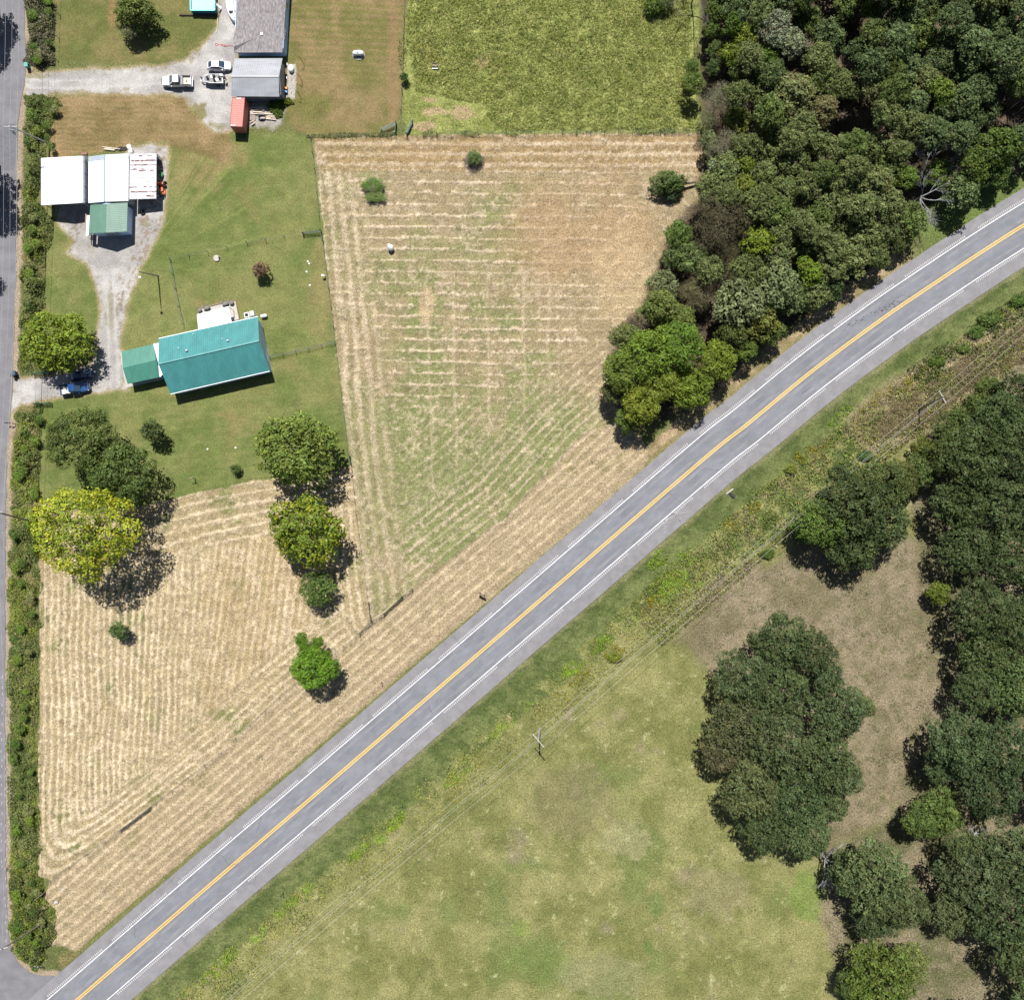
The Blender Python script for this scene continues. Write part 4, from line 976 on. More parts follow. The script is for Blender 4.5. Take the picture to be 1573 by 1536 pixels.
def sedan(name, loc, rz, paint, label):
    o = thing(name, loc, label, 'car', None, rz); L, hw = 4.55, .87
    mb = MB(); mb.loft([ring(-2.28, .5, .38, .74), ring(-2.2, .66, .3, .88), ring(-2.0, .78, .24, .95), ring(-1.5, .86, .2, .99), ring(-.6, .88, .2, .96), ring(.7, .88, .2, .95), ring(1.4, .86, .2, .90), ring(1.85, .79, .22, .80), ring(2.1, .68, .26, .70), ring(2.23, .52, .3, .62), ring(2.28, .36, .35, .55)])
    mb.build('body', paint, o, False, smooth=False, bevel=.03)
    mb = MB(); mb.loft([ring(-1.95, .62, .9, .96, .9), ring(-1.25, .74, .9, 1.34, .78, .2), ring(-.3, .76, .9, 1.42, .76, .2), ring(.25, .76, .9, 1.38, .76, .2), ring(1.12, .68, .86, .95, .9)])
    mb.build('windows', GLASS, o, False)
    mb = MB(); mb.loft([ring(-1.22, .60, 1.33, 1.385, .95), ring(-.3, .62, 1.38, 1.455, .95), ring(.22, .60, 1.36, 1.415, .95)]); mb.build('roof', paint, o, False)
    for s in (-1, 1):
        mb = MB(); mb.bar((.22, s * .60, 1.385), (1.12, s * .66, .96), .07); mb.build('pillar', paint, o, False)
        mb = MB(); mb.bar((-1.22, s * .60, 1.35), (-1.95, s * .60, .97), .09); mb.build('pillar', paint, o, False)
        for x in (-.1, -.95): mb = MB(); mb.box((x, s * .9, .8), (.16, .03, .03)); mb.build('door_handle', STEEL, o, False)
        for x in (-1.35, 1.4): wheel(o, x, s * .78, .32)
    mb = MB(); mb.box((2.2, 0, .5), (.12, 1.0, .16)); mb.build('grille', DARK, o, False)
    common(o, L, hw, paint, .6, .75); return o
def pickup(name, loc, rz, paint, label, long_cab=True, bed_col=None, load=False, L=5.7):
    o = thing(name, loc, label, 'pickup truck', None, rz); hw = .97
    cab0 = -.75 if long_cab else -.4
    mb = MB(); mb.loft([ring(cab0 - .05, .96, .32, 1.08, .95), ring(.9, .97, .32, 1.06, .95), ring(1.3, .97, .32, 1.04, .92), ring(2.0, .95, .34, 1.0, .86), ring(L / 2 - .4, .90, .35, .93, .84), ring(L / 2 - .15, .78, .38, .84, .82), ring(L / 2, .58, .42, .7, .82)])
    mb.build('body', paint, o, False, bevel=.03)
    mb = MB(); mb.loft([ring(cab0, .84, 1.02, 1.72, .84, .25), ring(cab0 + .25, .86, 1.02, 1.78, .84, .25), ring(.45, .86, 1.02, 1.76, .82, .25), ring(1.25, .84, 1.0, 1.07, .95)]); mb.build('windows', GLASS, o, False)
    mb = MB(); mb.loft([ring(cab0 + .02, .70, 1.7, 1.79, .97), ring(-.1, .72, 1.75, 1.84, .97), ring(.42, .68, 1.74, 1.80, .95)]); mb.build('roof', paint, o, False)
    for s in (-1, 1):
        mb = MB(); mb.bar((.42, s * .70, 1.77), (1.25, s * .82, 1.07), .08); mb.build('pillar', paint, o, False)
        mb = MB(); mb.bar((cab0 + .9, s * .80, 1.2), (cab0 + .85, s * .72, 1.76), .1, .06); mb.build('door_post', paint, o, False)
        for x in (-L / 2 + 1.05, L / 2 - 1.0): wheel(o, x, s * .84, .39, .26)
        mb = MB(); mb.bar((cab0 - .1, s * .92, .82), (-L / 2, s * .92, .82), .1, .56); mb.build('bed_side', paint, o, False, bevel=.02)
        mb = MB(); mb.bar((cab0 - .15, s * .92, 1.115), (-L / 2 + .03, s * .92, 1.115), .12, .03); mb.build('bed_rail', DARK, o, False)
    mb = MB(); mb.box(((cab0 - L / 2) / 2, 0, .60), (-(cab0 - .1) + -(-L / 2) - .35 + .25 if False else L / 2 + cab0 - .15, 1.7, .06)); mb.build('bed_floor', bed_col or mat('bed_grey', (.2, .2, .22), .6), o, False)
    mb = MB(); mb.box((-L / 2 + .05, 0, .84), (.08, 1.76, .54)); mb.build('tailgate', paint, o, False)
    mb = MB(); mb.box((-L / 2 - .08, 0, .5), (.18, 1.8, .16)); mb.build('rear_bumper', STEEL, o, False, bevel=.03)
    mb = MB(); mb.box((L / 2 - .02, 0, .5), (.14, 1.25, .2)); mb.build('front_bumper', STEEL, o, False, bevel=.04)
    mb = MB(); mb.box((L / 2 - .02, 0, .72), (.1, 1.0, .14)); mb.build('grille', DARK, o, False)
    if load:
        mb = MB(); mb.box((-L / 2 + 1.0, -.08, .70), (1.55, 1.25, .16)); mb.build('sheet_board', mat('plywood', (.62, .52, .40), .8, var=.12, vscale=3), o, False)
        mb = MB(); mb.box((-L / 2 + .95, .0, .83), (.2, .22, .12)); mb.build('hub', DARK, o, False)
        mb = MB(); mb.box((cab0 - .35, 0, .9), (.4, 1.7, .5)); mb.build('tool_box', mat('tool_box', (.16, .17, .22), .4), o, False, bevel=.03)
    common(o, L, hw, paint, .78, .85); return o

CARW = mat('car_white', (.76, .77, .79), .25, coat=.6)
CARS = mat('car_silver', (.64, .66, .70), .28, coat=.6)
CARB = mat('car_blue', (.008, .05, .17), .25, coat=.7)
CARB2 = mat('car_navy', (.006, .03, .10), .3, coat=.7)
pickup('parked_pickup', W(274, 127.0, 0) + Vector((0, -.2, 0)), math.pi, CARS, 'silver white pickup truck with a pale board in its open bed', True, None, True)
sedan('parked_car', W(338.6, 104.5, 0), 0.0, CARW, 'white saloon car parked on gravel beside the grey garage')
pickup('parked_pickup', W(118.5, 597.5, 0), math.radians(8.5), CARB, 'dark blue pickup truck parked on the lower driveway near the lawn', True, mat('bed_pale', (.45, .45, .43), .7), False, 5.5)
sedan('parked_car', W(128, 577, 0), math.radians(12), CARB2, 'dark navy car standing in the shade under the bright green driveway tree')

# fishing boat on its trailer
bo = thing('fishing_boat', W(331.5, 126, 0), 'small open fishing boat with pedestal seats sitting on a trailer behind the silver pickup', 'boat')
ALU = mat('boat_hull', (.55, .58, .63), .35, metal=.2); DECK = mat('boat_deck', (.20, .195, .20), .8, var=.2, vscale=5)
def bring(x, hw, zk, zt): return [Vector(p) for p in [(x, 0, zk), (x, -hw * .75, zk + .06), (x, -hw, zt), (x, -hw * .92, zt), (x, hw * .92, zt), (x, hw, zt), (x, hw * .75, zk + .06)]]
mb = MB(); mb.loft([bring(-1.95, .52, .72, .98), bring(-1.6, .68, .62, 1.02), bring(-.8, .84, .5, 1.05), bring(1.0, .88, .5, 1.05), bring(1.75, .85, .52, 1.05)]); mb.build('hull', ALU, bo, False)
mb = MB(); mb.slab([(-1.8, -.42, 1.09), (-.6, -.68, 1.09), (1.6, -.72, 1.09), (1.6, .72, 1.09), (-.6, .68, 1.09), (-1.8, .42, 1.09)], .035); mb.build('deck', DECK, bo, False)
for s in (-1, 1):
    mb = MB(); mb.tube([(-1.95, s * .45, 1.14), (-.8, s * .80, 1.16), (1.7, s * .82, 1.16)], .05, 6); mb.build('gunwale', PLASTW, bo, False)
for x, y in ((-1.1, .05), (.2, -.3), (1.15, .1)):
    mb = MB(); mb.tube([(x, y, 1.09), (x, y, 1.35)], .04, 6); mb.box((x, y, 1.38), (.42, .42, .1)); mb.box((x + .2, y, 1.55), (.08, .4, .3)); mb.build('seat', DARK, bo, False)
mb = MB(); mb.box((.1, .38, 1.3), (.45, .4, .4)); mb.box((-.05, .38, 1.52), (.1, .3, .1)); mb.build('console', DARK, bo, False)
mb = MB(); mb.box((.6, -.2, 1.13), (.7, .5, .07)); mb.box((-.35, .35, 1.13), (.4, .5, .07)); mb.build('hatch', PLASTW, bo, False)
mb = MB(); mb.box((1.45, .62, 1.2), (.45, .35, .12)); mb.build('rear_locker', PLASTW, bo, False)
mb = MB(); mb.box((2.05, .1, 1.2), (.45, .36, .45)); mb.tube([(2.05, .1, 1.0), (2.25, .1, .35)], .08, 6); mb.tube([(1.8, .1, 1.25), (1.5, .2, 1.3)], .03, 5); mb.build('outboard_motor', DARK, bo, False)
mb = MB(); mb.tube([(-1.9, 0, 1.12), (-2.4, .2, 1.25)], .04, 5); mb.box((-2.4, .2, 1.2), (.3, .12, .15)); mb.tube([(-1.8, -.3, 1.1), (-2.3, -.35, 1.2)], .03, 5); mb.build('trolling_motor', DARK, bo, False)
tr = thing('boat_trailer', W(331.5, 126, 0), 'low steel trailer under the fishing boat, hitched behind the silver pickup', 'trailer')
mb = MB()
for s in (-.5, .5): mb.bar((-1.4, s, .42), (1.8, s, .42), .09, .1); mb.bar((-1.4, s, .42), (-2.75, 0, .45), .09, .1)
mb.bar((-.6, -.8, .38), (-.6, .8, .38), .09); mb.bar((1.2, -.8, .38), (1.2, .8, .38), .09); mb.build('frame', STEEL, tr, False)
for s in (-1, 1): wheel(tr, .55, s * .92, .27, .17)
mb = MB(); mb.tube([(-2.3, 0, .1), (-2.3, 0, .75)], .04, 6); mb.box((-2.3, 0, .95), (.12, .3, .25)); mb.build('winch_jack', DARK, tr, False)

# ------------------------------------------------------------------ leaf clouds
def leaf_quads(P, Nn, size, rs, aspect=0.62, bend=0.0):
    n = len(P)
    Nn = Nn / (np.linalg.norm(Nn, axis=1, keepdims=True) + 1e-9)
    R = rs.normal(size=(n, 3)); U = np.cross(Nn, R); U /= (np.linalg.norm(U, axis=1, keepdims=True) + 1e-9); Vv = np.cross(Nn, U)
    sz = np.asarray(size).reshape(-1, 1) * np.ones((n, 1))
    a = U * sz; b = Vv * sz * aspect
    V = np.stack([P - a, P - b * 1.0, P + a, P + b], 1).reshape(-1, 3)
    F = np.arange(n * 4).reshape(n, 4)
    return V, F

def crown(seed, nl, ncl, nlf, leaf, flat=.72, spread=.66, lr=.36, clus=.05, aspect=.62, gap=0.0, hue=.12, ragged=.2, yellow=0.0, under=-.25):
    rs = np.random.RandomState(seed)
    k = np.arange(nl); z = under + (1 - under) * (k + .5) / nl * .96; th = k * 2.39996 + rs.rand() * 6
    z = z + rs.normal(0, .06, nl); rad = np.sqrt(np.clip(1 - z ** 2, .02, 1)) * spread * rs.uniform(1 - ragged, 1 + ragged * .6, nl)
    c = np.stack([np.cos(th) * rad, np.sin(th) * rad, z * spread * flat * rs.uniform(.85, 1.12, nl)], 1)
    r = lr * rs.uniform(.68, 1.2, nl)
    c = np.concatenate([c, [[0, 0, .1]]]); r = np.append(r, lr * 1.2)
    lobe = rs.choice(nl + 1, ncl, p=(r ** 2) / (r ** 2).sum())
    d = rs.normal(size=(ncl, 3)); d[:, 2] = np.abs(d[:, 2]) * 1.15 - .35; d /= np.linalg.norm(d, axis=1, keepdims=True)
    dist = rs.uniform(.72, 1.06, ncl) + (rs.rand(ncl) < .12) * rs.uniform(.05, .28, ncl)
    p = c[lobe] + d * (r[lobe] * dist)[:, None] * np.array([1, 1, .85])
    lt = rs.uniform(.86, 1.14, nl + 1)[lobe] * rs.uniform(.68, 1.32, ncl)
    ly = rs.rand(ncl)
    if gap:
        keep = vn(p[:, 0] * 6 + 50, p[:, 1] * 6 + p[:, 2] * 5 + 50, seed + 900) > gap; p, d, lt, ly = p[keep], d[keep], lt[keep], ly[keep]; ncl = len(p)
    P = np.repeat(p, nlf, 0) + rs.normal(0, clus, (ncl * nlf, 3)) * np.array([1, 1, .7])
    Nn = np.repeat(d, nlf, 0) * .85 + np.array([0, 0, .35]) + rs.normal(0, .42, (ncl * nlf, 3))
    t = np.repeat(lt, nlf) * rs.uniform(.72, 1.3, ncl * nlf)
    y = np.repeat(ly, nlf)
    V, F = leaf_quads(P, Nn, leaf * rs.uniform(.6, 1.25, ncl * nlf), rs, aspect)
    colr = np.stack([t * (1 + hue * (y - .5) * 2), t, t * (1 - hue * (y - .5)), np.ones_like(t)], 1)
    if yellow:
        f = (np.repeat(rs.rand(ncl), nlf) < yellow * np.clip(np.hypot(P[:, 0], P[:, 1]) * 1.5, .2, 1.4))[:, None]
        colr = np.where(f, colr * np.array([1.75, 1.42, .9, 1]), colr)
    me = np_mesh('crown', V, F, np.repeat(colr, 4, 0)); me.materials.append(LEAF)
    return me

BARK = mat('bark', (.11, .085, .065), .95, var=.3, vscale=6)
BARKP = mat('pale_bark', (.42, .40, .37), .9, var=.2, vscale=5)
def trunk_mesh(seed, n=6):
    """unit tree: height 1 to the crown middle, limbs reach radius 0.6"""
    r = random.Random(seed); mb = MB()
    mb.tube([(0, 0, -.03), (0, 0, .08), (.01, .0, .35), (.02, .01, .7), (.02, .02, 1.15)], [.075, .05, .04, .032, .01], 8)
    for k in range(n):
        a = k * 6.283 / n + r.uniform(-.4, .4); z0 = r.uniform(.4, .75); R = r.uniform(.35, .6)
        mb.tube([(0.01, 0, z0), (math.cos(a) * R * .5, math.sin(a) * R * .5, z0 + .18), (math.cos(a) * R, math.sin(a) * R, z0 + .38)], [.028, .018, .006], 5)
    me = bpy.data.meshes.new('trunk'); me.from_pydata(mb.v, [], mb.f); me.update(); me.materials.append(BARK)
    me.polygons.foreach_set('use_smooth', [True] * len(me.polygons)); return me
TRUNKS = [trunk_mesh(s) for s in range(3)]

CR = {
 'oak':   [crown(100 + s, 34, 1500, 6, .033, .66, .74, .215, .030, ragged=.30, gap=.14) for s in range(4)],
 'wood':  [crown(200 + s, 19, 820, 6, .050, .85, .68, .27, .042, ragged=.32, gap=.12) for s in range(5)],
 'small': [crown(300 + s, 9, 330, 6, .078, .85, .55, .42, .06, ragged=.2) for s in range(3)],
 'full':  [crown(400 + s, 28, 1300, 6, .036, .66, .72, .235, .034, ragged=.2) for s in range(3)],
 'pale':  [crown(450 + s, 20, 700, 5, .056, .8, .68, .26, .045, ragged=.3, gap=.2, hue=.02) for s in range(2)],
 'turn':  [crown(500, 26, 1150, 6, .038, .7, .72, .24, .036, yellow=.3, hue=.15, ragged=.28)],
 'yellow':[crown(520, 34, 2300, 6, .024, .66, .75, .215, .032, hue=.16, ragged=.24, gap=.06, yellow=.75)],
 'twig':  [crown(540, 12, 900, 8, .05, .7, .62, .36, .06, aspect=.12, hue=.03)],
 'elm':   [crown(560, 34, 1900, 6, .034, .6, .76, .20, .036, aspect=.45, ragged=.34, gap=.12)],
 'round': [crown(580 + s, 16, 600, 6, .05, .8, .58, .38, .045, ragged=.08) for s in range(2)],
}
def tree(name, px, py, rpx, h, kind, color, label, cat='tree', group=None, v=None, ry=None, rot=None, fl=1.0, ground=False):
    """px,py: middle of the crown as seen; rpx: radius seen; h: height of the crown middle"""
    ry = ry or rpx
    if ground:
        q = W(px, py, 0); q = Vector((q.x, q.y, h))
    else: q = W(px, py, h)
    s = G * (1 - h / H)
    o = thing(name, (q.x, q.y, 0), label, cat, group, 0)
    meshes = CR[kind]; me = meshes[v % len(meshes)] if v is not None else rnd.choice(meshes)
    a = rnd.uniform(0, 6.28) if rot is None else rot
    lum_ = .3 * color[0] + .6 * color[1]; k_ = 1.42 - min(.5, max(0, lum_ - .07) * 4.5)
    k_ *= 1.12
    color = (color[0] * k_ * 1.04, color[1] * k_ * 1.03, color[2] * 1.0 + .05 * lum_)
    rx_, ry_ = rpx * s, ry * s
    k = 1.02
    c = link('crown', me, o, None, (0, 0, h), (0, 0, a) if rot is None else (0, 0, a), (rx_ * k, ry_ * k, (rx_ + ry_) / 2 * fl), color)
    if rot is None and abs(rpx - ry) > 1:
        c.rotation_euler = (0, 0, 0)
    t = link('trunk', rnd.choice(TRUNKS), o, None, (0, 0, 0), (0, 0, rnd.uniform(0, 6)), (rx_, ry_, h)); 
    return o
def treg(*a, **k): return tree(*a, **k)

DG = (.050, .070, .036); OAK = (.045, .064, .036)
# trees of the farm side
tree('broadleaf_tree', 90, 524, 60, 4.6, 'full', (.15, .205, .02), 'bright green round tree shading the driveway entrance by the side road', v=0, ry=49)
tree('elm_tree', 122, 672, 58, 8.0, 'elm', (.064, .088, .035), 'feathery grey green tree on the lawn just above the yellow tree', rot=.4, v=0, ry=50)
e2_ = tree('broadleaf_tree', 186, 728, 58, 7.0, 'elm', (.056, .082, .032), 'dark green ragged tree just behind the yellow tree, touching the feathery grey green one', rot=2.2, ry=58)
tree('yellow_tree', 132, 818, 84, 10.5, 'yellow', (.160, .222, .024), 'large bright yellow-green tree near the side road', v=0, ry=74)
tree('broadleaf_tree', 457, 690, 70, 7.5, 'full', (.098, .135, .035), 'large mid green tree where the lawn meets the hay field', v=1, ry=64)
tree('broadleaf_tree', 471, 814, 62, 6.5, 'turn', (.088, .125, .018), 'green tree with yellowing outer leaves, middle of the row of three by the fence', v=0, ry=58)
tree('bushy_tree', 489, 904, 31, 3.6, 'round', (.055, .085, .03), 'small dense round dark green tree below the yellowing one', v=0)
t_ = tree('young_maple', 483, 1028, 38, 6.0, 'full', (.088, .165, .016), 'bright green young tree with two leafy side tufts, standing alone in the lower hay field', v=2, ry=34)
for dx, dy, r_ in ((-20, -46, 12), (-16, -37, 12), (4, -42, 11), (2, -32, 12), (-4, -24, 17), (26, -6, 16), (-24, -2, 14), (18, -18, 12), (-16, -22, 13)):
    q = W(483 + dx, 1028 + dy, 5.0) - t_.location
    link('crown_tuft', CR['small'][0], t_, None, q, (0, 0, dx), (r_ * G, r_ * G, r_ * G * .8), (.088, .165, .016))
tree('small_tree', 184, 969, 18, 2.6, 'small', (.05, .08, .04), 'small dark spindly tree in the hay below the yellow tree', ry=15)
tree('small_tree', 236, 663, 22, 3.2, 'small', (.04, .058, .028), 'small dark round tree in the middle of the lawn', v=1, ry=19)
tree('sapling', 363, 721, 9, 1.2, 'small', (.05, .075, .03), 'tiny dark sapling on the lawn near the hay edge')
tree('crape_myrtle', 400, 415, 14, 2.0, 'small', (.105, .072, .068), 'small reddish purple flowering bush on the fenced lawn', v=2)
tree('shrub_tree', 210, 22, 35, 3.0, 'wood', (.075, .10, .034), 'wide bushy green shrub tree on the striped lawn at the top edge', ry=30, v=2)
tree('shrub_tree', 200, 45, 17, 2.2, 'pale', (.16, .17, .10), 'pale flowering lower side of the bush on the striped lawn')
tree('fence_bush', 621, 119, 8, 1.2, 'small', (.04, .075, .03), 'small round dark bush on the fence line left of the tall pasture')
tree('field_bush', 573, 284, 20, .9, 'round', (.07, .12, .03), 'low green bush clump around a grey brush heap in the hay field', ry=12, fl=.3)
tree('field_bush', 577, 303, 20, .8, 'round', (.075, .11, .035), 'lower green rim of the grey brush heap in the hay field', ry=9, fl=.28)
tree('field_bush', 729, 243, 12, 1.2, 'round', (.08, .12, .05), 'rounded green bush growing from brown brush near the top fence', fl=.8)
# trees beyond the left edge, their shade lies on the side road
for (x, y, r_, h, lab) in [(-2, 10, 34, 8, 'tree on the far side of the side road at the top left corner'), (-6, 52, 28, 7, 'tree just outside the top left, shading the side road'),
                      (0, 256, 32, 8, 'tree left of the side road opposite the white shed'), (2, 296, 34, 8, 'tree left of the side road opposite the sage roofed workshop'), (-12, 410, 20, 6, 'small tree left of the side road above the driveway')]:
    tree('roadside_tree', x, y, r_, h, 'wood', DG, lab, group='trees beyond the side road', ground=True)

# --- woods north of the highway: hand placed crowns first, then fill
LAND = [('the fallen tree', 1030, 283), ('the tall pasture corner', 1065, 180), ('the leafless dark thicket', 1105, 345), ('the lime green tree', 1445, 140),
        ('the bleached dead trees', 1425, 280), ('the bare grey tree', 1555, 175), ('the highway bend shoulder', 1290, 450),
        ('the pale silvery tree', 1195, 60), ('the hay field corner', 985, 480), ('the lower wood tip', 1000, 620), ('the mossy top gap', 1340, 10),
        ('the dark gap in the wood', 1310, 160), ('the bright tree by the road', 1250, 425), ('the top right corner', 1560, 20), ('the wood centre', 1260, 270),
        ('the lone oak group', 1205, 1130), ('the white dead branches', 1262, 1300), ('the oak by the wires', 1310, 800), ('the leaning power pole', 1425, 620),
        ('the lower right wood edge', 1560, 900), ('the bare soil patch', 1420, 1290), ('the bottom right corner', 1560, 1500), ('the brown clearing', 1430, 980), ('the deep shade', 1440, 860)]
DIRS = ['right of', 'below and right of', 'below', 'below and left of', 'left of', 'above and left of', 'above', 'above and right of']
used = {}
def auto_label(adj, px, py, what='tree'):
    cand = sorted(LAND, key=lambda l: math.hypot(l[1] - px, l[2] - py))
    for nm, lx, ly in cand[:6]:
        d = math.hypot(lx - px, ly - py); k = int(round(math.atan2(py - ly, px - lx) / (math.pi / 4))) % 8
        far = 'right beside, ' if d < 32 else ('' if d < 75 else 'far ')
        lab = f'{adj} {what} {far}{DIRS[k]} {nm}'
        if d < 32: lab = f'{adj} {what} close {DIRS[k]} {nm}'
        if lab not in used: used[lab] = 1; return lab
    used[lab] += 1; return lab
def near(poly, x, y):
    ins = False; n = len(poly)
    for i in range(n):
        x0, y0 = poly[i]; x1, y1 = poly[(i + 1) % n]
        if (y0 > y) != (y1 > y) and x < (x1 - x0) * (y - y0) / (y1 - y0) + x0: ins = not ins
    return ins
def pdist(poly, x, y):
    return float(polydist(np.array([float(x)]), np.array([float(y)]), poly)[0])

taken = []
GRN = 'trees of the wood above the highway'; GRS = 'trees of the lower right wood'
hand = [ # px, py, r, h, kind, color, adj
 (1146, 55, 26, 7, 'wood', (.115, .145, .02), 'light yellow green'), (1128, 35, 22, 8, 'wood', (.05, .085, .02), 'dark green'),
 (1098, 18, 20, 5, 'wood', (.055, .08, .025), 'dark green'), (1092, 50, 16, 4, 'wood', (.05, .075, .025), 'dark green'), (1100, 78, 16, 4, 'wood', (.05, .075, .03), 'deep green'), (1096, 104, 14, 4, 'wood', (.045, .065, .03), 'deep green'), (1088, 215, 16, 4, 'pale', (.09, .11, .06), 'grey green'),
 (1066, 128, 19, 4, 'wood', (.07, .10, .03), 'narrow green'), (1062, 105, 14, 3.5, 'wood', (.06, .095, .028), 'small green'),
 (1125, 85, 22, 6, 'wood', (.09, .12, .02), 'yellowish green'), (1190, 45, 28, 9, 'pale', (.17, .20, .13), 'pale silvery'), (1218, 68, 24, 9, 'pale', (.15, .18, .11), 'pale silvery'),
 (1165, 22, 26, 9, 'wood', (.075, .10, .05), 'dull green'), (1180, 88, 20, 7, 'wood', (.05, .09, .02), 'deep green'),
 (1215, 150, 38, 8, 'wood', (.105, .12, .06), 'olive green'), (1185, 120, 26, 8, 'wood', DG, 'dark green'),
 (1445, 140, 22, 10, 'small', (.075, .112, .02), 'vivid lime green'), (1340, 12, 20, 7, 'wood', (.06, .09, .015), 'mossy green'),
 (1142, 252, 19, 8, 'wood', (.095, .125, .02), 'light yellow green'), (1140, 290, 24, 8, 'wood', (.10, .12, .025), 'yellowish green'), (1130, 185, 24, 6, 'wood', (.10, .115, .035), 'olive yellow'),
 (1105, 345, 50, 8, 'twig', (.058, .052, .045), 'large leafless charcoal'), (1122, 392, 26, 6, 'twig', (.055, .052, .042), 'leafless charcoal'), (1112, 232, 32, 6, 'twig', (.105, .105, .095), 'grey twiggy'),
 (1105, 155, 28, 5, 'twig', (.12, .12, .10), 'grey twiggy'), (1085, 185, 18, 4, 'twig', (.10, .105, .08), 'thin grey'), (1070, 450, 30, 5, 'twig', (.10, .095, .07), 'thin grey brown'),
 (1163, 375, 27, 9, 'small', (.115, .155, .018), 'bright yellow green'), (1250, 428, 24, 8, 'small', (.095, .145, .018), 'bright green'), (1236, 408, 16, 7, 'small', (.095, .14, .018), 'small bright green'),
 (1040, 362, 24, 6, 'wood', (.06, .095, .03), 'green'), (1064, 398, 28, 6, 'wood', (.08, .11, .05), 'grey green'), (1035, 395, 20, 5, 'wood', (.06, .085, .04), 'dark green'),
 (1018, 440, 26, 5.5, 'pale', (.12, .14, .08), 'pale grey green'), (1012, 475, 34, 7, 'wood', (.078, .10, .035), 'mid green'), (1045, 490, 26, 7, 'wood', (.085, .11, .035), 'mid green'),
 (1000, 545, 46, 8.5, 'full', (.085, .13, .02), 'broad bright green'), (1045, 530, 40, 8.5, 'full', (.07, .12, .02), 'broad green'), (960, 520, 26, 6, 'wood', (.08, .10, .045), 'greyish green'),
 (955, 570, 36, 7.5, 'full', (.09, .125, .03), 'wide green'), (1100, 555, 36, 7.5, 'full', (.10, .135, .02), 'yellow green'), (985, 620, 34, 7, 'full', (.145, .175, .022), 'golden yellow green'),
 (1060, 595, 38, 7.5, 'full', (.10, .14, .02), 'yellow green'), (1010, 585, 34, 8, 'full', (.11, .14, .022), 'yellow green'), (942, 600, 22, 5, 'wood', (.06, .075, .04), 'dark ragged'), (963, 645, 22, 4, 'wood', (.06, .09, .025), 'low dark'),
 (1135, 465, 40, 8, 'pale', (.135, .16, .09), 'pale grey green'), (1190, 440, 40, 9, 'pale', (.115, .145, .08), 'pale grey green'), (1215, 470, 28, 7, 'wood', (.09, .12, .06), 'grey green'),
 (1115, 460, 22, 7, 'wood', (.11, .115, .03), 'rusty olive'), (1170, 500, 34, 6.5, 'wood', (.085, .095, .03), 'olive'), (1130, 520, 26, 6, 'wood', (.06, .075, .03), 'dark'), (1148, 545, 22, 5, 'wood', (.06, .09, .025), 'dark green'),
 (1190, 515, 24, 5, 'wood', (.055, .075, .03), 'dark green'), (1280, 452, 22, 4.5, 'wood', (.035, .055, .03), 'deep shaded'),
 (1365, 365, 26, 6, 'wood', (.06, .075, .04), 'dark twiggy'), (1385, 385, 14, 4, 'wood', (.045, .06, .03), 'dark low'), (1390, 275, 22, 6, 'wood', (.07, .11, .025), 'green'),
 (1535, 240, 40, 8, 'wood', (.045, .07, .02), 'deep green'), (1500, 262, 30, 6, 'wood', (.05, .075, .02), 'deep green'), (1535, 275, 24, 4, 'wood', (.05, .08, .03), 'dark green'), (1500, 285, 22, 4, 'wood', (.045, .07, .025), 'low dark green'),
 (1440, 268, 24, 3.5, 'wood', (.08, .12, .03), 'low green'), (1002, 10, 16, 1.2, 'pale', (.06, .09, .025), 'low dark'), (1020, 2, 16, 1.5, 'pale', (.065, .10, .03), 'low dark'),
]
for (x, y, r_, h, kd, c, adj) in hand:
    rd = float(abs(linedist(np.array([x]), np.array([y]), CL)[0][0])) - UP
    if rd < 70 and x > 1100: x, y = x - 5, y - 8
    h = min(h, 3.2 + max(0, rd - 15) * .055)
    if kd == 'full': nm = 'broadleaf_tree'
    elif kd == 'twig': nm = 'leafless_tree'
    else: nm = 'woodland_tree'
    tree(nm, x, y, r_, h, kd, c, auto_label(adj, x, y), group=GRN); taken.append((x, y, r_))
GAPS = [(1312, 168, 20), (1308, 45, 16), (1300, 100, 12), (1268, 195, 8), (1220, 95, 12), (1365, 205, 12), (1510, 205, 12), (1265, 0, 16), (1090, 60, 16), (1345, 95, 0)]
rw = random.Random(21); tries = 0
while tries < 9000:
    tries += 1
    x, y = rw.uniform(1080, 1610), rw.uniform(-30, 470)
    r_ = rw.uniform(20, 31)
    if pdist(WOODN, x, y) < r_ * .72: continue
    if x < 1100 and y < 210: continue
    if any(math.hypot(x - a, y - b) < c + r_ * .7 for a, b, c in GAPS if c): continue
    if math.hypot(x - 1425, y - 275) < 56 or math.hypot(x - 1560, y - 175) < 36: continue
    if any(math.hypot(x - a, y - b) < (r_ + c) * .575 for a, b, c in taken): continue
    taken.append((x, y, r_)); u = rw.random(); b_ = rw.uniform(.85, 1.2)
    if y + (1573 - x) * .35 < 190 or x > 1400: base_ = (.056, .080, .046); adj = 'dark green'
    else: base_ = (.078, .098, .048); adj = 'grey green'
    if u < .09: base_ = (.086, .102, .05); adj = 'olive'
    elif u < .25: base_ = (.055, .078, .03); adj = 'deep green'
    elif u < .265: base_ = (.095, .088, .055); adj = 'brownish'
    hh = rw.uniform(4.5, 11); rd = float(abs(linedist(np.array([x]), np.array([y]), CL)[0][0])) - UP
    hh = min(hh, 3.2 + max(0, rd - 15) * .055)
    if rd < 60: x, y = x - 5, y - 8
    tree('woodland_tree', x, y, r_ * 1.12, hh, 'wood' if rw.random() < .8 else 'pale', tuple(q * b_ for q in base_), auto_label(adj, x, y), group=GRN)

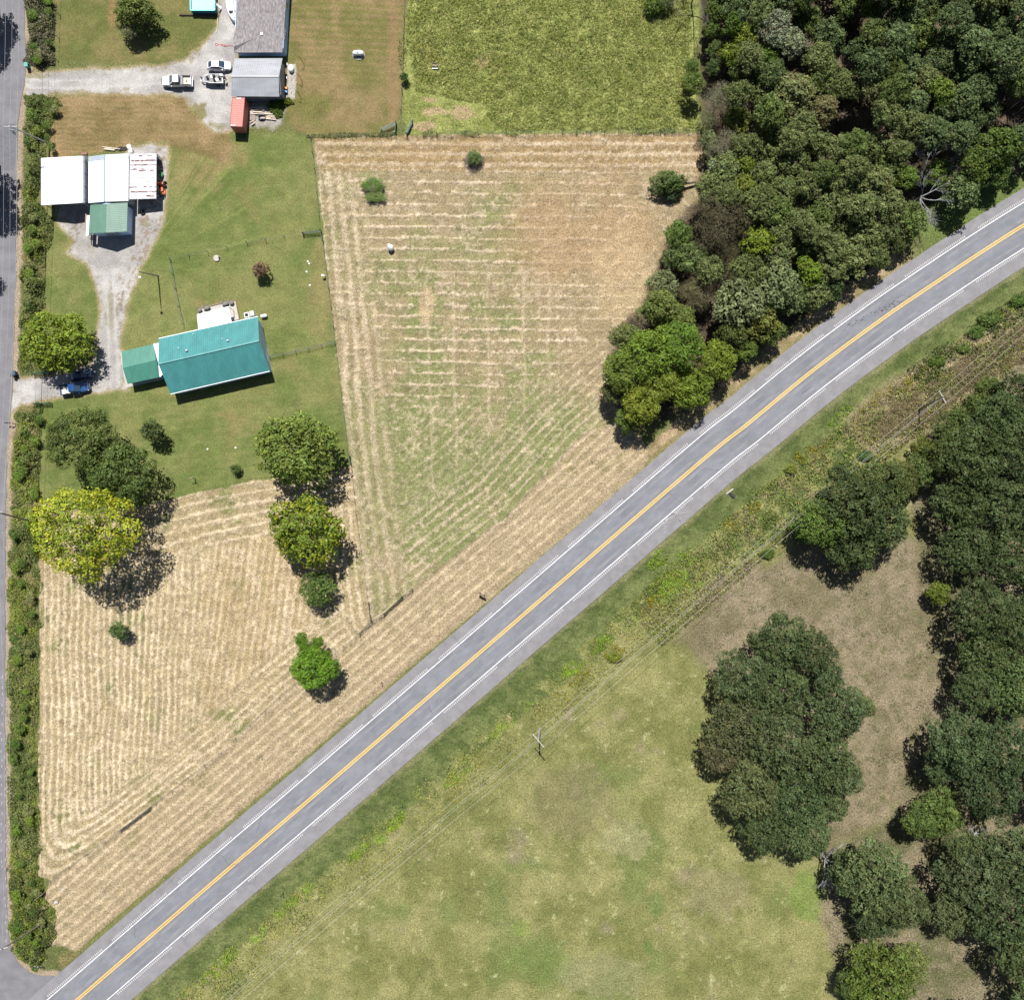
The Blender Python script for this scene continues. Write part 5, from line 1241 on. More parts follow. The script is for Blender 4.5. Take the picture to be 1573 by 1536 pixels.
# --- oaks and wood on the lower right
hand2 = [
 (1200, 985, 52, 8.5, OAK, 'dark green', 'oak_tree'), (1245, 1000, 42, 8, OAK, 'dark green', 'oak_tree'), (1135, 1040, 46, 8, (.055, .078, .048), 'grey green', 'oak_tree'), (1195, 1060, 55, 10, OAK, 'dark green', 'oak_tree'),
 (1285, 1090, 52, 9, (.052, .075, .045), 'mid green', 'oak_tree'), (1130, 1120, 52, 9, (.062, .072, .048), 'brownish green', 'oak_tree'), (1195, 1140, 55, 11, (.052, .07, .042), 'green', 'oak_tree'), (1260, 1165, 56, 9.5, OAK, 'dark green', 'oak_tree'),
 (1110, 1155, 36, 7, (.085, .082, .06), 'thin brownish', 'oak_tree'), (1150, 1210, 52, 9, (.068, .082, .048), 'grey green', 'oak_tree'), (1215, 1225, 54, 9.5, (.045, .068, .04), 'dark green', 'oak_tree'), (1175, 1270, 46, 8, OAK, 'deep green', 'oak_tree'), (1240, 1280, 42, 7.5, (.055, .078, .045), 'green', 'oak_tree'),
 (1290, 1190, 40, 7, (.058, .08, .05), 'mid green', 'oak_tree'), (1275, 1235, 30, 6, (.055, .078, .045), 'dark green', 'oak_tree'), (1270, 1040, 30, 6, (.05, .075, .045), 'dark green', 'oak_tree'), (1325, 1085, 22, 6, (.075, .095, .055), 'pale edged', 'oak_tree'),
 (1305, 775, 64, 8.5, (.05, .07, .038), 'broad dark', 'oak_tree'), (1265, 800, 46, 7, (.065, .10, .03), 'green', 'oak_tree'), (1350, 800, 54, 8, OAK, 'dark green', 'oak_tree'), (1350, 745, 50, 8, (.055, .075, .035), 'dark green', 'oak_tree'), (1310, 835, 52, 7, (.045, .065, .034), 'dark green', 'oak_tree'), (1235, 812, 26, 5, (.07, .12, .03), 'bright green', 'oak_tree'), (1385, 735, 34, 6, (.06, .07, .03), 'olive', 'oak_tree'), (1410, 725, 30, 6, (.06, .085, .035), 'green', 'oak_tree'),
 (1340, 1345, 62, 8.5, (.06, .082, .048), 'grey green', 'oak_tree'), (1385, 1385, 46, 8, (.065, .085, .05), 'grey green', 'oak_tree'), (1300, 1335, 34, 6.5, OAK, 'dark green', 'oak_tree'), (1345, 1405, 44, 7, (.05, .07, .042), 'dark green', 'oak_tree'),
 (1440, 1245, 44, 6.5, (.065, .095, .035), 'green', 'oak_tree'), (1410, 1262, 30, 6, (.05, .075, .028), 'green', 'oak_tree'),
 (1350, 1500, 58, 7, (.08, .115, .032), 'bright green', 'oak_tree'), (1390, 1480, 40, 6, (.10, .125, .05), 'pale green', 'oak_tree'), (1310, 1510, 34, 6, (.055, .08, .03), 'dark green', 'oak_tree'),
 (1475, 1140, 58, 9, (.048, .072, .045), 'blue green', 'oak_tree'), (1540, 1150, 56, 10, (.042, .064, .04), 'dark blue green', 'oak_tree'), (1520, 1210, 54, 9, (.04, .06, .036), 'dark', 'oak_tree'), (1450, 1170, 34, 7, (.05, .075, .045), 'green', 'oak_tree'),
 (1490, 1345, 60, 9, (.058, .078, .052), 'grey green', 'oak_tree'), (1550, 1310, 58, 9, (.055, .075, .048), 'grey green', 'oak_tree'), (1535, 1400, 60, 9.5, (.045, .066, .04), 'dark green', 'oak_tree'), (1460, 1400, 42, 7, (.062, .08, .05), 'grey green', 'oak_tree'), (1570, 1470, 50, 8, OAK, 'dark green', 'oak_tree'), (1480, 1300, 34, 7, (.06, .08, .045), 'green', 'oak_tree'),
 (1505, 935, 54, 8.5, OAK, 'dark green', 'oak_tree'), (1560, 960, 52, 9, OAK, 'dark green', 'oak_tree'), (1510, 1010, 50, 8, (.05, .072, .036), 'dark green', 'oak_tree'), (1560, 1050, 56, 9, (.05, .075, .036), 'green', 'oak_tree'), (1440, 910, 22, 3, (.08, .105, .025), 'small yellowish', 'bush'), (1500, 1060, 40, 7, OAK, 'dark green', 'oak_tree'),
 (1500, 700, 58, 9, (.052, .074, .038), 'dark green', 'oak_tree'), (1560, 690, 54, 9, OAK, 'dark green', 'oak_tree'), (1475, 770, 50, 9, (.05, .072, .036), 'dark green', 'oak_tree'), (1545, 770, 56, 10, OAK, 'dark green', 'oak_tree'), (1480, 840, 46, 8, OAK, 'dark green', 'oak_tree'), (1550, 850, 54, 9.5, (.045, .068, .036), 'dark green', 'oak_tree'), (1455, 700, 40, 7, (.055, .075, .03), 'olive dark', 'oak_tree'), (1465, 655, 36, 6, (.05, .07, .03), 'dark green', 'oak_tree'),
 (1530, 640, 46, 8, (.045, .068, .035), 'dark green', 'oak_tree'), (1570, 610, 46, 8, OAK, 'dark green', 'oak_tree'), (1520, 600, 26, 5, (.055, .08, .028), 'green', 'bush'), (1415, 690, 22, 3, (.085, .10, .03), 'yellowish', 'bush'), (1495, 620, 22, 4, (.06, .085, .03), 'green', 'bush'),
]
for (x, y, r_, h, c, adj, nm) in hand2:
    h = h * random.Random(int(x * y)).uniform(.75, 1.2); c = tuple(q * random.Random(int(x + y)).uniform(.72, .98) for q in c)
    tree(nm, x, y, r_ * .93, h, 'oak' if r_ > 32 else 'wood', c, auto_label(adj, x, y, 'oak' if nm == 'oak_tree' else 'bush'), 'tree' if nm == 'oak_tree' else 'bush', group=GRS)
for (x, y) in [(1625, 900), (1625, 1010), (1630, 1200), (1630, 1330), (1625, 1440), (1625, 720), (1625, 620), (1480, 1585), (1600, 1560)]:
    tree('oak_tree', x, y, 55, 9, 'oak', OAK, auto_label('dark green', x, y, 'oak'), 'tree', group=GRS)
# beyond the frame, low density, so the wood goes on
rb = random.Random(5)
for k in range(34):
    x, y = rb.uniform(1640, 2000), rb.uniform(-250, 1900)
    if not (near(WOODN, x, y) or near(WOODS, x, y)): continue
    tree('oak_tree', x, y, rb.uniform(45, 60), 8.5, 'oak', OAK, 'dark green tree of the wood beyond the right edge', 'tree', group='trees beyond the right edge')
for k in range(14):
    x, y = rb.uniform(1120, 1640), rb.uniform(-190, -60)
    tree('woodland_tree', x, y, rb.uniform(34, 46), 8, 'wood', DG, 'dark green tree of the wood beyond the top edge', 'tree', group='trees beyond the top edge')

# roadside bushes below the highway
for (x, y, r_, c, adj) in [(1565, 462, 12, (.05, .085, .025), 'small deep green'), (1500, 510, 12, (.05, .09, .025), 'small green'), (1440, 555, 12, (.05, .08, .02), 'small dark'), (1330, 700, 12, (.04, .07, .03), 'dark low'), (1300, 735, 16, (.045, .08, .035), 'dark low'),
                          (1180, 850, 10, (.05, .08, .02), 'small dark'), (945, 1010, 11, (.10, .12, .02), 'small yellowish'), (1520, 490, 16, (.055, .085, .03), 'green'), (1480, 535, 10, (.06, .09, .03), 'green'), (1215, 720, 9, (.12, .15, .03), 'yellow green')]:
    tree('roadside_bush', x, y, r_ * 1.25, .6, 'pale', c, auto_label(adj, x, y, 'bank bush'), 'bush', group='bushes on the weedy bank', fl=.55, ry=r_ * .8)

# fallen tree at the hay field edge
ft = tree('fallen_tree', 1026, 282, 33, 1.6, 'wood', (.05, .078, .03), 'fallen tree lying out into the hay field with its leafy crown on the ground', ry=20, v=0, fl=.8)
for ch in list(ft.children):
    if ch.name.startswith('trunk'): bpy.data.objects.remove(ch)
mb = MB(); mb.tube([W(1088, 276, .6), W(1062, 281, .9), W(1040, 284, 1.3), W(1012, 281, 2.2)], [.28, .24, .2, .08], 8)
for (x0, y0, x1, y1) in [(1050, 283, 1030, 271), (1040, 284, 1018, 268), (1030, 284, 1008, 275), (1045, 284, 1030, 296), (1035, 284, 1014, 290)]: mb.tube([W(x0, y0, 1.1), W(x1, y1, 2.9)], [.09, .03], 5)
mb.build('trunk', BARK, ft)
link('crown_part', CR['small'][1], ft, None, W(1033, 296, 1.2) - ft.location, (0, 0, 1), (16 * G, 13 * G, 1.0), (.045, .075, .03))

# dead trees with bare branches
def bare(seed, spread, depth, base_r, lean=(0, 0), up=.5, nb=3):
    r = random.Random(seed); mb = MB()
    def grow(p, d, L, rad, k):
        q1 = p + d * L * .5 + Vector((r.uniform(-1, 1), r.uniform(-1, 1), r.uniform(-.5, .5))) * L * .07
        q = p + d * L
        mb.tube([p, q1, q], [rad, rad * .85, rad * .6], 4 if k < depth else 6, cap=False)
        if k == 0: return
        for i in range(nb if k > 1 else nb + 1):
            a = r.uniform(.3, .85); ax = Vector((r.uniform(-1, 1), r.uniform(-1, 1), r.uniform(-.4, .6))).normalized()
            nd = (d + ax * a).normalized(); nd.z = max(nd.z, -.1)
            grow(p.lerp(q, r.uniform(.45, 1.0)), nd.normalized(), L * r.uniform(.55, .8), rad * .55, k - 1)
    for i in range(nb + 2):
        a = 6.283 * i / (nb + 2) + r.uniform(-.5, .5)
        grow(Vector((0, 0, spread * .55)), Vector((math.cos(a) + lean[0], math.sin(a) + lean[1], up)).normalized(), spread * .5, base_r * .6, depth)
    mb.tube([(0, 0, -.1), (0, 0, spread * .3), (0.05, 0, spread * .62)], [base_r, base_r * .8, base_r * .7], 7)
    return mb
WHITEB = mat('bleached_wood', (.25, .26, .265), .85, var=.15, vscale=4)
GREYB = mat('grey_twigs', (.13, .125, .12), .9)
for nm, px, py, sp, m_, lean, seed, lab, dep in [
        ('dead_tree', 1408, 272, 7.0, WHITEB, (.6, .5), 4, 'bleached dead tree with a fan of fine grey twigs in the wood above the road', 4),
        ('dead_tree', 1398, 314, 6.0, WHITEB, (.7, -.5), 9, 'bleached dead tree with thick white forks near the grassy road edge', 4),
        ('dead_tree', 1556, 178, 7.0, GREYB, (.1, 0), 12, 'bare grey tree at the right edge of the upper wood', 4),
        ('dead_tree', 1062, 6, 7.5, GREYB, (-.2, -.5), 15, 'bare brown tree hanging over the corner of the tall pasture', 4),
        ('dead_tree', 1258, 1308, 5.2, WHITEB, (.3, -.2), 18, 'bare white dead tree between the lone oaks and the bright grass', 3),
        ('dead_tree', 1490, 1275, 2.6, WHITEB, (.3, 0), 22, 'small bare white tree in the gap of the lower right wood', 3),
        ('dead_tree', 1360, 1528, 3.4, WHITEB, (0, .1), 27, 'bare white branches at the bottom edge beside the bright green oak', 3)]:
    q = g(W(px, py)); o = thing(nm, q, lab, 'tree')
    b_ = bare(seed, sp, dep, .16, lean, .35); b_.build('branches', m_, o, False)

# brush heaps
TWIG = mat('brush', (.17, .135, .115), .95, var=.3, vscale=6)
for px, py, r_, nm, lab in [(574, 291, 2.0, 'brush_heap', 'grey brush heap ringed with green weeds in the hay field'), (728, 250, 1.9, 'brush_heap', 'brown brush spread round the foot of the rounded bush near the top fence')]:
    mb = MB(); r = random.Random(px)
    for k in range(420):
        a = r.uniform(0, 6.28); R = r_ * math.sqrt(r.random()); c = W(px, py) + Vector((math.cos(a) * R, math.sin(a) * R, r.uniform(.05, .25) + (1.25 if px < 600 else .5) * (1 - R / r_)))
        d = Vector((r.uniform(-1, 1), r.uniform(-1, 1), r.uniform(-.3, .3))).normalized() * r.uniform(.25, .6); mb.bar(c - d, c + d, .03)
    tag(mb.build(nm, TWIG), lab, 'brush')

# ------------------------------------------------------------------ hedges and weeds
def cover(name, poly, n, hmax, leaf, cols, seed, label=None, cat=None, kind=None, rough=1.0, edge=6.0, up=.5, aspect=.5, clump=22, minh=.15, color=(1, 1, 1), dens=None):
    rs = np.random.RandomState(seed); xs = [p[0] for p in poly]; ys = [p[1] for p in poly]
    x = rs.uniform(min(xs) - 7, max(xs) + 7, n * 4).astype(np.float32); y = rs.uniform(min(ys) - 7, max(ys) + 7, n * 4).astype(np.float32)
    d = polydist(x, y, poly) + (11 if kind is None else 3.5) * fbm(x, y, 20, seed + 1)
    k = d > 0
    if dens is not None: k &= rs.rand(len(x)) < dens(x, y)
    x, y, d = x[k][:n], y[k][:n], d[k][:n]
    hf = minh + hmax * np.clip(.45 + .55 * fbm(x, y, clump, seed + 2) * rough + .25 * fbm(x, y, 7, seed + 5), .08, 1) * sst(d, -1, edge)
    z = hf * rs.uniform(.55, 1.0, len(x)) ** .6
    P = np.stack([(x - CX) * G, (CY - y) * G, z], 1)
    f = sst(fbm(x, y, clump * 1.6, seed + 3) + .25 * rs.normal(size=len(x)), -.5, .5)
    sel = np.clip((f * len(cols)).astype(int), 0, len(cols) - 1); c = np.array(cols)[sel] * rs.uniform(.7, 1.35, (len(x), 1)) * (1 + .25 * fbm(x, y, 9, seed + 8)[:, None])
    Nn = rs.normal(0, .6, (len(x), 3)) + np.array([0, 0, up])
    V, F = leaf_quads(P, Nn, leaf * rs.uniform(.6, 1.3, len(x)), rs, aspect)
    A = np.repeat(np.concatenate([c, np.ones((len(x), 1))], 1), 4, 0)
    cen = P.mean(0) * np.array([1, 1, 0])
    me = np_mesh(name, V - cen, F, A); me.materials.append(LEAF)
    o = link(name, me, None, None, cen, color=color); tag(o, label, cat, None, kind); return o
HC = [(.10, .14, .038), (.14, .17, .05), (.24, .23, .11), (.075, .105, .03), (.19, .23, .045)]
for (poly, n, hm, lab, s) in [
    ([(44, -60), (86, -60), (85, 40), (84, 98), (62, 104), (44, 98), (40, 60)], 9000, 2.1, 'tall leafy hedgerow between side road and striped lawn at the top left', 1),
    ([(41, 152), (90, 146), (92, 160), (77, 200), (73, 235), (66, 300), (58, 320), (40, 300), (40, 200)], 9000, 1.9, 'overgrown hedgerow beside the dry lawn, from the gravel entrance to the white shed', 2),
    ([(40, 300), (60, 318), (78, 330), (72, 380), (68, 470), (50, 490), (33, 500), (32, 400)], 8500, 1.7, 'overgrown hedgerow beside the side road, left of the sage roofed workshop', 3),
    ([(33, 500), (48, 490), (46, 560), (60, 568), (50, 578), (34, 570), (30, 540)], 3000, 1.3, 'short end of hedgerow under the bright green driveway tree', 4),
    ([(27, 632), (60, 624), (66, 640), (62, 720), (58, 780), (20, 780), (22, 700)], 8500, 1.9, 'hedgerow from the driveway gate down to the yellow tree', 5),
    ([(17, 780), (60, 780), (60, 960), (59, 1040), (14, 1040), (14, 900)], 13000, 1.6, 'long hedgerow strip left of the yellow tree', 6),
    ([(14, 1040), (59, 1040), (59, 1200), (59, 1335), (14, 1335), (14, 1200)], 13500, 1.5, 'long dark hedgerow strip beside the striped hay field', 7),
    ([(15, 1335), (60, 1330), (70, 1372), (92, 1395), (86, 1430), (70, 1470), (56, 1488), (36, 1482), (22, 1460), (16, 1400)], 10500, 1.7, 'bright weedy thicket filling the road corner at the bottom left', 8)]:
    cols = HC if s not in (1, 8) else ([(.08, .10, .045), (.11, .12, .055), (.20, .19, .12), (.14, .13, .08)] if s == 1 else [(.12, .17, .03), (.09, .12, .035), (.19, .23, .03), (.08, .10, .035)])
    cover('hedgerow', poly, n, hm, .17, cols, 700 + s * 10, lab, 'hedge', up=.85, edge=13, rough=1.9, clump=19, dens=lambda x, y: sst(fbm(x, y, 22, 779), -.75, .1))
rh = random.Random(31); HS = [(.10, .16, .03), (.07, .11, .03), (.15, .17, .07), (.05, .085, .025), (.13, .19, .03)]
for (xa, xb, ya, yb, n, where) in [(46, 84, 0, 100, 9, 'in the hedgerow beside the striped lawn'), (42, 84, 155, 235, 8, 'in the hedgerow beside the dry lawn'), (38, 62, 325, 480, 9, 'in the hedgerow left of the sage roofed workshop'),
                              (26, 60, 640, 770, 9, 'in the hedgerow above the yellow tree'), (20, 54, 790, 1030, 12, 'in the hedgerow left of the yellow tree'), (18, 54, 1050, 1330, 14, 'in the hedgerow beside the striped hay field'), (24, 78, 1350, 1470, 10, 'in the road corner thicket')]:
    for k in range(n):
        c_ = rh.choice(HS); r_ = rh.uniform(5.5, 10)
        hx = rh.uniform(xa, xb); side = 'road side' if hx < (xa + xb) / 2 else 'grass side'
        adj = {0: 'bright green', 1: 'dark green', 2: 'pale olive', 3: 'deep green', 4: 'yellow green'}[HS.index(c_)]
        t = (k + rh.uniform(.1, .9)) / n
        tree('hedge_shrub', hx, ya + (yb - ya) * t, r_, rh.uniform(.9, 1.5), rh.choice(('small', 'pale')), c_, f'{"small " if r_ < 7.7 else ""}{adj} shrub {where}, {["upper", "middle", "lower"][min(2, int(t * 3))]} {side}', 'shrub', group='shrubs of the roadside hedgerow', fl=.65, ry=r_ * rh.uniform(.7, 1.4))
# weeds on the bank below the highway
hdx = [(x, y) for x, y in CL]
def band(off0, off1, xa, xb):
    P = []; Q = []
    for i in range(len(CW)):
        px = CW[i].x / G + CX
        if xa <= px <= xb:
            a = CW[i] - CN[i] * off0; b = CW[i] - CN[i] * off1
            P.append((a.x / G + CX, CY - a.y / G)); Q.append((b.x / G + CX, CY - b.y / G))
    return P + Q[::-1]
WC = [(.10, .13, .03), (.18, .20, .045), (.32, .30, .11), (.18, .26, .03), (.12, .15, .06), (.30, .27, .06)]
cover('weeds', band(92 * G, 158 * G, 60, 1000), 42000, .6, .17, WC, 801, kind='stuff', rough=1.3, clump=14, minh=.02, dens=lambda x, y: sst(fbm(x, y, 26, 803), -.6, .3))
cover('weeds', band(92 * G, 178 * G, 900, 1700), 46000, 1.0, .19, WC + [(.17, .14, .085)], 811, kind='stuff', rough=1.4, clump=16, minh=.02, dens=lambda x, y: sst(fbm(x, y, 30, 813), -.8, .2))
cover('weeds', band(84 * G, 122 * G, 1330, 1700), 12000, 1.2, .19, [(.06, .09, .025), (.08, .12, .03), (.12, .15, .04), (.05, .075, .025)], 815, kind='stuff', rough=1.6, clump=22, minh=.02, dens=lambda x, y: sst(fbm(x, y, 40, 817), -.35, .1))
# goldenrod patches
def blob(cx, cy, rx, ry, rot=0.0):
    return [(cx + rx * math.cos(a) * math.cos(rot) - ry * math.sin(a) * math.sin(rot), cy + rx * math.cos(a) * math.sin(rot) + ry * math.sin(a) * math.cos(rot)) for a in np.linspace(0, 6.283, 14, endpoint=False)]
GOLD = [(.30, .24, .015), (.16, .18, .02), (.22, .2, .02)]
for i, (cx, cy, rx, ry) in enumerate([(1128, 803, 14, 13), (1405, 577, 20, 7), (1395, 590, 12, 6), (1265, 690, 26, 8), (1235, 700, 14, 9), (1220, 712, 12, 9), (1000, 925, 10, 7), (945, 1003, 13, 10), (1345, 615, 22, 8), (890, 1040, 14, 7), (1160, 780, 8, 6)]):
    cover('goldenrod', blob(cx, cy, rx * 1.4, ry * 1.2, -.65), 420, .8, .13, GOLD, 830 + i * 3, kind='stuff', edge=8, minh=.2, dens=lambda x, y: sst(fbm(x, y, 9, 835), -.5, .5))
LIME = [(.19, .29, .03), (.26, .36, .04), (.14, .22, .03)]
for i, (cx, cy, rx, ry) in enumerate([(1040, 870, 32, 14), (1025, 895, 20, 12), (710, 1185, 24, 9), (880, 1025, 14, 8), (350, 1470, 24, 9), (325, 1495, 14, 7), (1010, 860, 14, 8), (770, 1120, 18, 7), (1290, 640, 16, 6), (600, 1270, 20, 8), (925, 990, 14, 8), (1235, 815, 14, 10), (550, 1310, 18, 6), (440, 1395, 18, 7)]):
    cover('bright_weeds', blob(cx, cy, rx * 1.6, ry * 1.25, -.72), 900, .55, .15, LIME, 870 + i * 3, kind='stuff', edge=8, minh=.1, dens=lambda x, y: sst(fbm(x, y, 12, 836), -.5, .5))
# dry cane strip near the leaning pole
cover('dry_canes', [(1330, 680), (1345, 640), (1420, 590), (1500, 535), (1600, 480), (1600, 545), (1500, 592), (1440, 640), (1400, 670)], 15000, .7, .24, [(.24, .19, .12), (.19, .15, .09), (.15, .14, .06)], 921, kind='stuff', aspect=.15, clump=14, minh=.05)
# tufts of tall grass
GC = [(.22, .25, .06), (.29, .31, .095), (.38, .37, .15), (.18, .22, .05)]
cover('tall_grass', [(628, -60), (1060, -60), (1062, 60), (1052, 130), (1078, 200), (760, 203), (740, 160), (640, 140), (626, 60)], 60000, .42, .33, GC, 941, kind='stuff', aspect=.14, clump=9, minh=.05, rough=1.3, up=.5, dens=lambda x, y: sst(fbm(x, y, 12, 943), -1.1, .4))
cover('dry_tufts', [(1060, 960), (1200, 860), (1420, 830), (1460, 1000), (1420, 1180), (1330, 1280), (1300, 1200), (1350, 1100), (1280, 940), (1180, 930), (1080, 1020)], 9000, .3, .16, [(.06, .07, .03), (.20, .16, .10), (.10, .11, .05)], 951, kind='stuff', aspect=.25, clump=10, dens=lambda x, y: sst(fbm(x, y, 12, 953), .1, .5))
cover('pasture_tufts', [(700, 1220), (900, 1130), (1060, 1060), (1090, 1200), (1130, 1330), (1260, 1400), (1280, 1560), (350, 1560), (520, 1400)], 26000, .16, .16, [(.09, .105, .035), (.22, .22, .11), (.15, .15, .07)], 961, kind='stuff', aspect=.3, clump=10, minh=.02, dens=lambda x, y: sst(fbm(x, y, 20, 963), 0, .6) * .8)
STR = [(.42, .33, .21), (.36, .28, .17), (.30, .225, .13)]
def rowd(x, y): return sst(fbm(x, y, 12, 973), -.2, .6)
cover('loose_hay', HAY2, 30000, .1, .17, STR, 971, kind='stuff', aspect=.16, clump=10, minh=.05, dens=rowd)
cover('loose_hay', STRIP, 14000, .1, .17, STR, 975, kind='stuff', aspect=.16, clump=10, minh=.05, dens=rowd)
cover('loose_hay', HAY1, 26000, .1, .17, STR, 979, kind='stuff', aspect=.16, clump=10, minh=.05, dens=rowd)

# weeds grown into the long field fence
cover('fence_weeds', [(470, 206), (610, 203), (612, 209), (470, 213)], 800, .6, .14, HC, 991, kind='stuff', edge=3)
cover('fence_weeds', [(650, 203), (800, 201), (1080, 198), (1080, 207), (800, 209), (650, 212)], 3000, .6, .13, HC, 995, kind='stuff', edge=3, dens=lambda x, y: sst(fbm(x, y, 30, 997), -.2, .5))
cover('fence_weeds', [(614, 60), (626, 20), (628, 40), (620, 178), (613, 172)], 900, .6, .13, HC, 998, kind='stuff', edge=3, dens=lambda x, y: sst(fbm(x, y, 24, 999), 0, .4))
cover('garage_weeds', [(408, 162), (425, 155), (445, 150), (452, 160), (436, 168), (434, 180), (425, 182), (414, 172)], 1600, .9, .15, [(.09, .14, .02), (.06, .09, .025), (.17, .18, .02)], 1003, kind='stuff', edge=3)

# ------------------------------------------------------------------ fences and gates
def fence(pts, label, step=3.0, hp=1.25, wires=3, pr=.055, m=POST, mesh_panel=False, group=None):
    P = [g(W(x, y)) for x, y in pts]; o = thing('fence', P[0], label, 'fence', group)
    me = None
    for i in range(len(P) - 1):
        d = P[i + 1] - P[i]; n = max(1, round(d.length / step))
        for k in range(n + (1 if i == len(P) - 2 else 0)):
            q = P[i].lerp(P[i + 1], k / n)
            if me is None:
                mb = MB(); mb.tube([(0, 0, -.1), (0, 0, hp)], [pr, pr * .9], 6); po = mb.build('post', m, o, False); me = po.data; po.location = q - P[0]
            else:
                po = link('post', me, o, None, q - P[0])
            po.rotation_euler = (rnd.uniform(-.05, .05), rnd.uniform(-.05, .05), 0)
    for w in range(wires):
        z = .25 + (hp - .35) * w / max(1, wires - 1)
        mb = MB()
        for i in range(len(P) - 1): mb.tube([P[i] + Vector((0, 0, z)), P[i + 1] + Vector((0, 0, z))], .011, 4)
        mb.build('wire', STEEL if not mesh_panel else POST, o)
    return o
fence([(476, 212), (520, 210.5), (606, 208.5)], 'wire fence grown with weeds along the left half of the hay field top', wires=4)
fence([(650, 208.5), (800, 206), (1078, 203)], 'long weedy wire fence between hay field and tall grass pasture', wires=4, step=2.6)
fence([(478, 213), (484, 262), (491, 334)], 'thin wire fence along the hay field beside the upper lawn', wires=3, step=4)
fence([(495, 360), (506, 445), (516, 530), (529, 640), (536, 700)], 'thin wire fence between lawn and hay field right of the green roofed house', wires=3, step=4)
fence([(541, 722), (548, 790), (560, 880), (569, 950)], 'thin wire fence running down between the two hay fields', wires=3, step=4)
fence([(262, 399), (320, 388), (380, 374), (466, 361)], 'wire fence crossing the lawn above the reddish bush', wires=3, step=3.5)
fence([(263, 400), (271, 445), (283, 500)], 'woven wire fence running down to the back patio', wires=6, step=3, hp=1.3)
fence([(415, 549), (455, 541), (514, 527)], 'woven wire fence from the house corner to the hay field', wires=7, step=3, hp=1.2)
fence([(78, 1352), (190, 1270), (340, 1155), (430, 1070), (553, 972)], 'long wire fence parallel to the highway along the lower hay field', wires=3, step=4)
fence([(633, 905), (700, 850), (780, 790), (890, 672)], 'faint wire fence parallel to the highway along the upper hay field', wires=3, step=5)
fence([(622, 0), (620, 60), (619, 110), (616, 172)], 'wire fence between mown strip and tall grass pasture', wires=3, step=4)
fence([(66, 30), (75, 98)], 'short wire fence hidden in the top left hedgerow', wires=2)
fence([(94, -10), (91, 60), (90, 95)], 'thin wire fence on the lawn side of the top left hedgerow', wires=2, step=4)

def gate(p0, p1, label, bars=6, h=1.25, m=GREENPIPE, braced=True):
    a, b = g(W(*p0)), g(W(*p1)); o = thing('gate', a, label, 'gate')
    for q in (a, b):
        mb = MB(); mb.tube([q + Vector((0, 0, -.05)), q + Vector((0, 0, h + .15))], .09, 8); mb.build('post', m, o)
    u = (b - a).normalized(); a2, b2 = a + u * .12, b - u * .12
    for k in range(bars):
        z = .2 + (h - .2) * k / (bars - 1); mb = MB(); mb.tube([a2 + Vector((0, 0, z)), b2 + Vector((0, 0, z))], .04, 6); mb.build('rail', m, o)
    mb = MB(); mb.tube([a2 + Vector((0, 0, .2)), b2 + Vector((0, 0, h))], .03, 5); mb.build('brace', m, o)
    return o
gate((587, 203), (609, 192), 'green pipe gate swung open above the fence gap near the tall pasture')
gate((609, 192), (608, 208), 'short green pipe gate panel joining the fence beside the open gate', 5)
gate((625, 208), (634, 189), 'green pipe gate standing open at the right of the fence gap')
gate((553, 972), (572, 953), 'wooden brace panel left of the field gate by the lower fence corner', 4, m=POST)
gate((590, 942), (618, 916), 'long green pipe field gate at the corner of the two hay fields', 6)
gate((572, 953), (590, 942), 'short brace panel between the field gate and the corner post', 3, m=POST)
gate((618, 916), (633, 904), 'right brace panel of the field gate', 3, m=POST)
gate((53, 575), (79, 573), 'green gate panel on the upper side of the lower driveway')
gate((57, 621), (80, 620), 'green gate panel on the lower side of the lower driveway')
gate((467, 360), (494, 357), 'grey brace panel at the corner of the cross fence and field fence', 5, m=POST)
gate((494, 357), (497, 372), 'short grey brace panel below the fence corner', 3, m=POST)
gate((186, 1273), (232, 1239), 'long grey pipe gate in the fence above the highway near the lower left', 6, m=POST)
gate((47, 1386), (70, 1369), 'leaning timber rail at the lower left fence end', 3, m=WOOD)
gate((567, 925), (570, 950), 'timber brace above the lower fence corner', 3, m=WOOD)
gate((538, 701), (540, 712), 'short green gate panel by the big lawn tree', 4)

# ------------------------------------------------------------------ poles and wires
POLEW = mat('pole_wood', (.17, .15, .13), .9, var=.2, vscale=3); POLEG = mat('pole_grey', (.36, .36, .35), .8, var=.15, vscale=3)
def pole(base, top, h, label, m, arm=None, arm_len=2.4, extras=()):
    a, b = W(*base), W(top[0], top[1], h); o = thing('utility_pole', a, label, 'utility pole')
    mb = MB(); mb.tube([a - Vector((0, 0, .2)), a.lerp(b, .5), b], [.17, .145, .12], 8); mb.build('shaft', m, o)
    ends = []
    if arm is not None:
        u = Vector((math.cos(arm), math.sin(arm), 0)); c = a.lerp(b, .965)
        mb = MB(); mb.bar(c - u * arm_len / 2, c + u * arm_len / 2, .12, .14); mb.build('crossarm', POLEG, o)
        mb = MB(); mb.bar(c - u * arm_len * .3, a.lerp(b, .9), .05); mb.bar(c + u * arm_len * .3, a.lerp(b, .9), .05); mb.build('arm_brace', STEEL, o)
        for t in (-.46, 0, .46):
            q = c + u * arm_len * t; mb = MB(); mb.lathe(q + Vector((0, 0, .08)), [(.05, 0), (.07, .06), (.04, .1), (.06, .16), (.02, .2)], 8); mb.build('insulator', PLASTW, o); ends.append(q + Vector((0, 0, .27)))
    ends.append(a.lerp(b, .82))
    return o, ends
def ang(p0, p1): d = W(*p1) - W(*p0); return math.atan2(d.y, d.x)
p1, e1 = pole((76, 221), (14, 194), 10.5, 'tall grey utility pole leaning out over the side road from the upper hedgerow', POLEG, ang((0, 0), (1, 0)), 2.6)
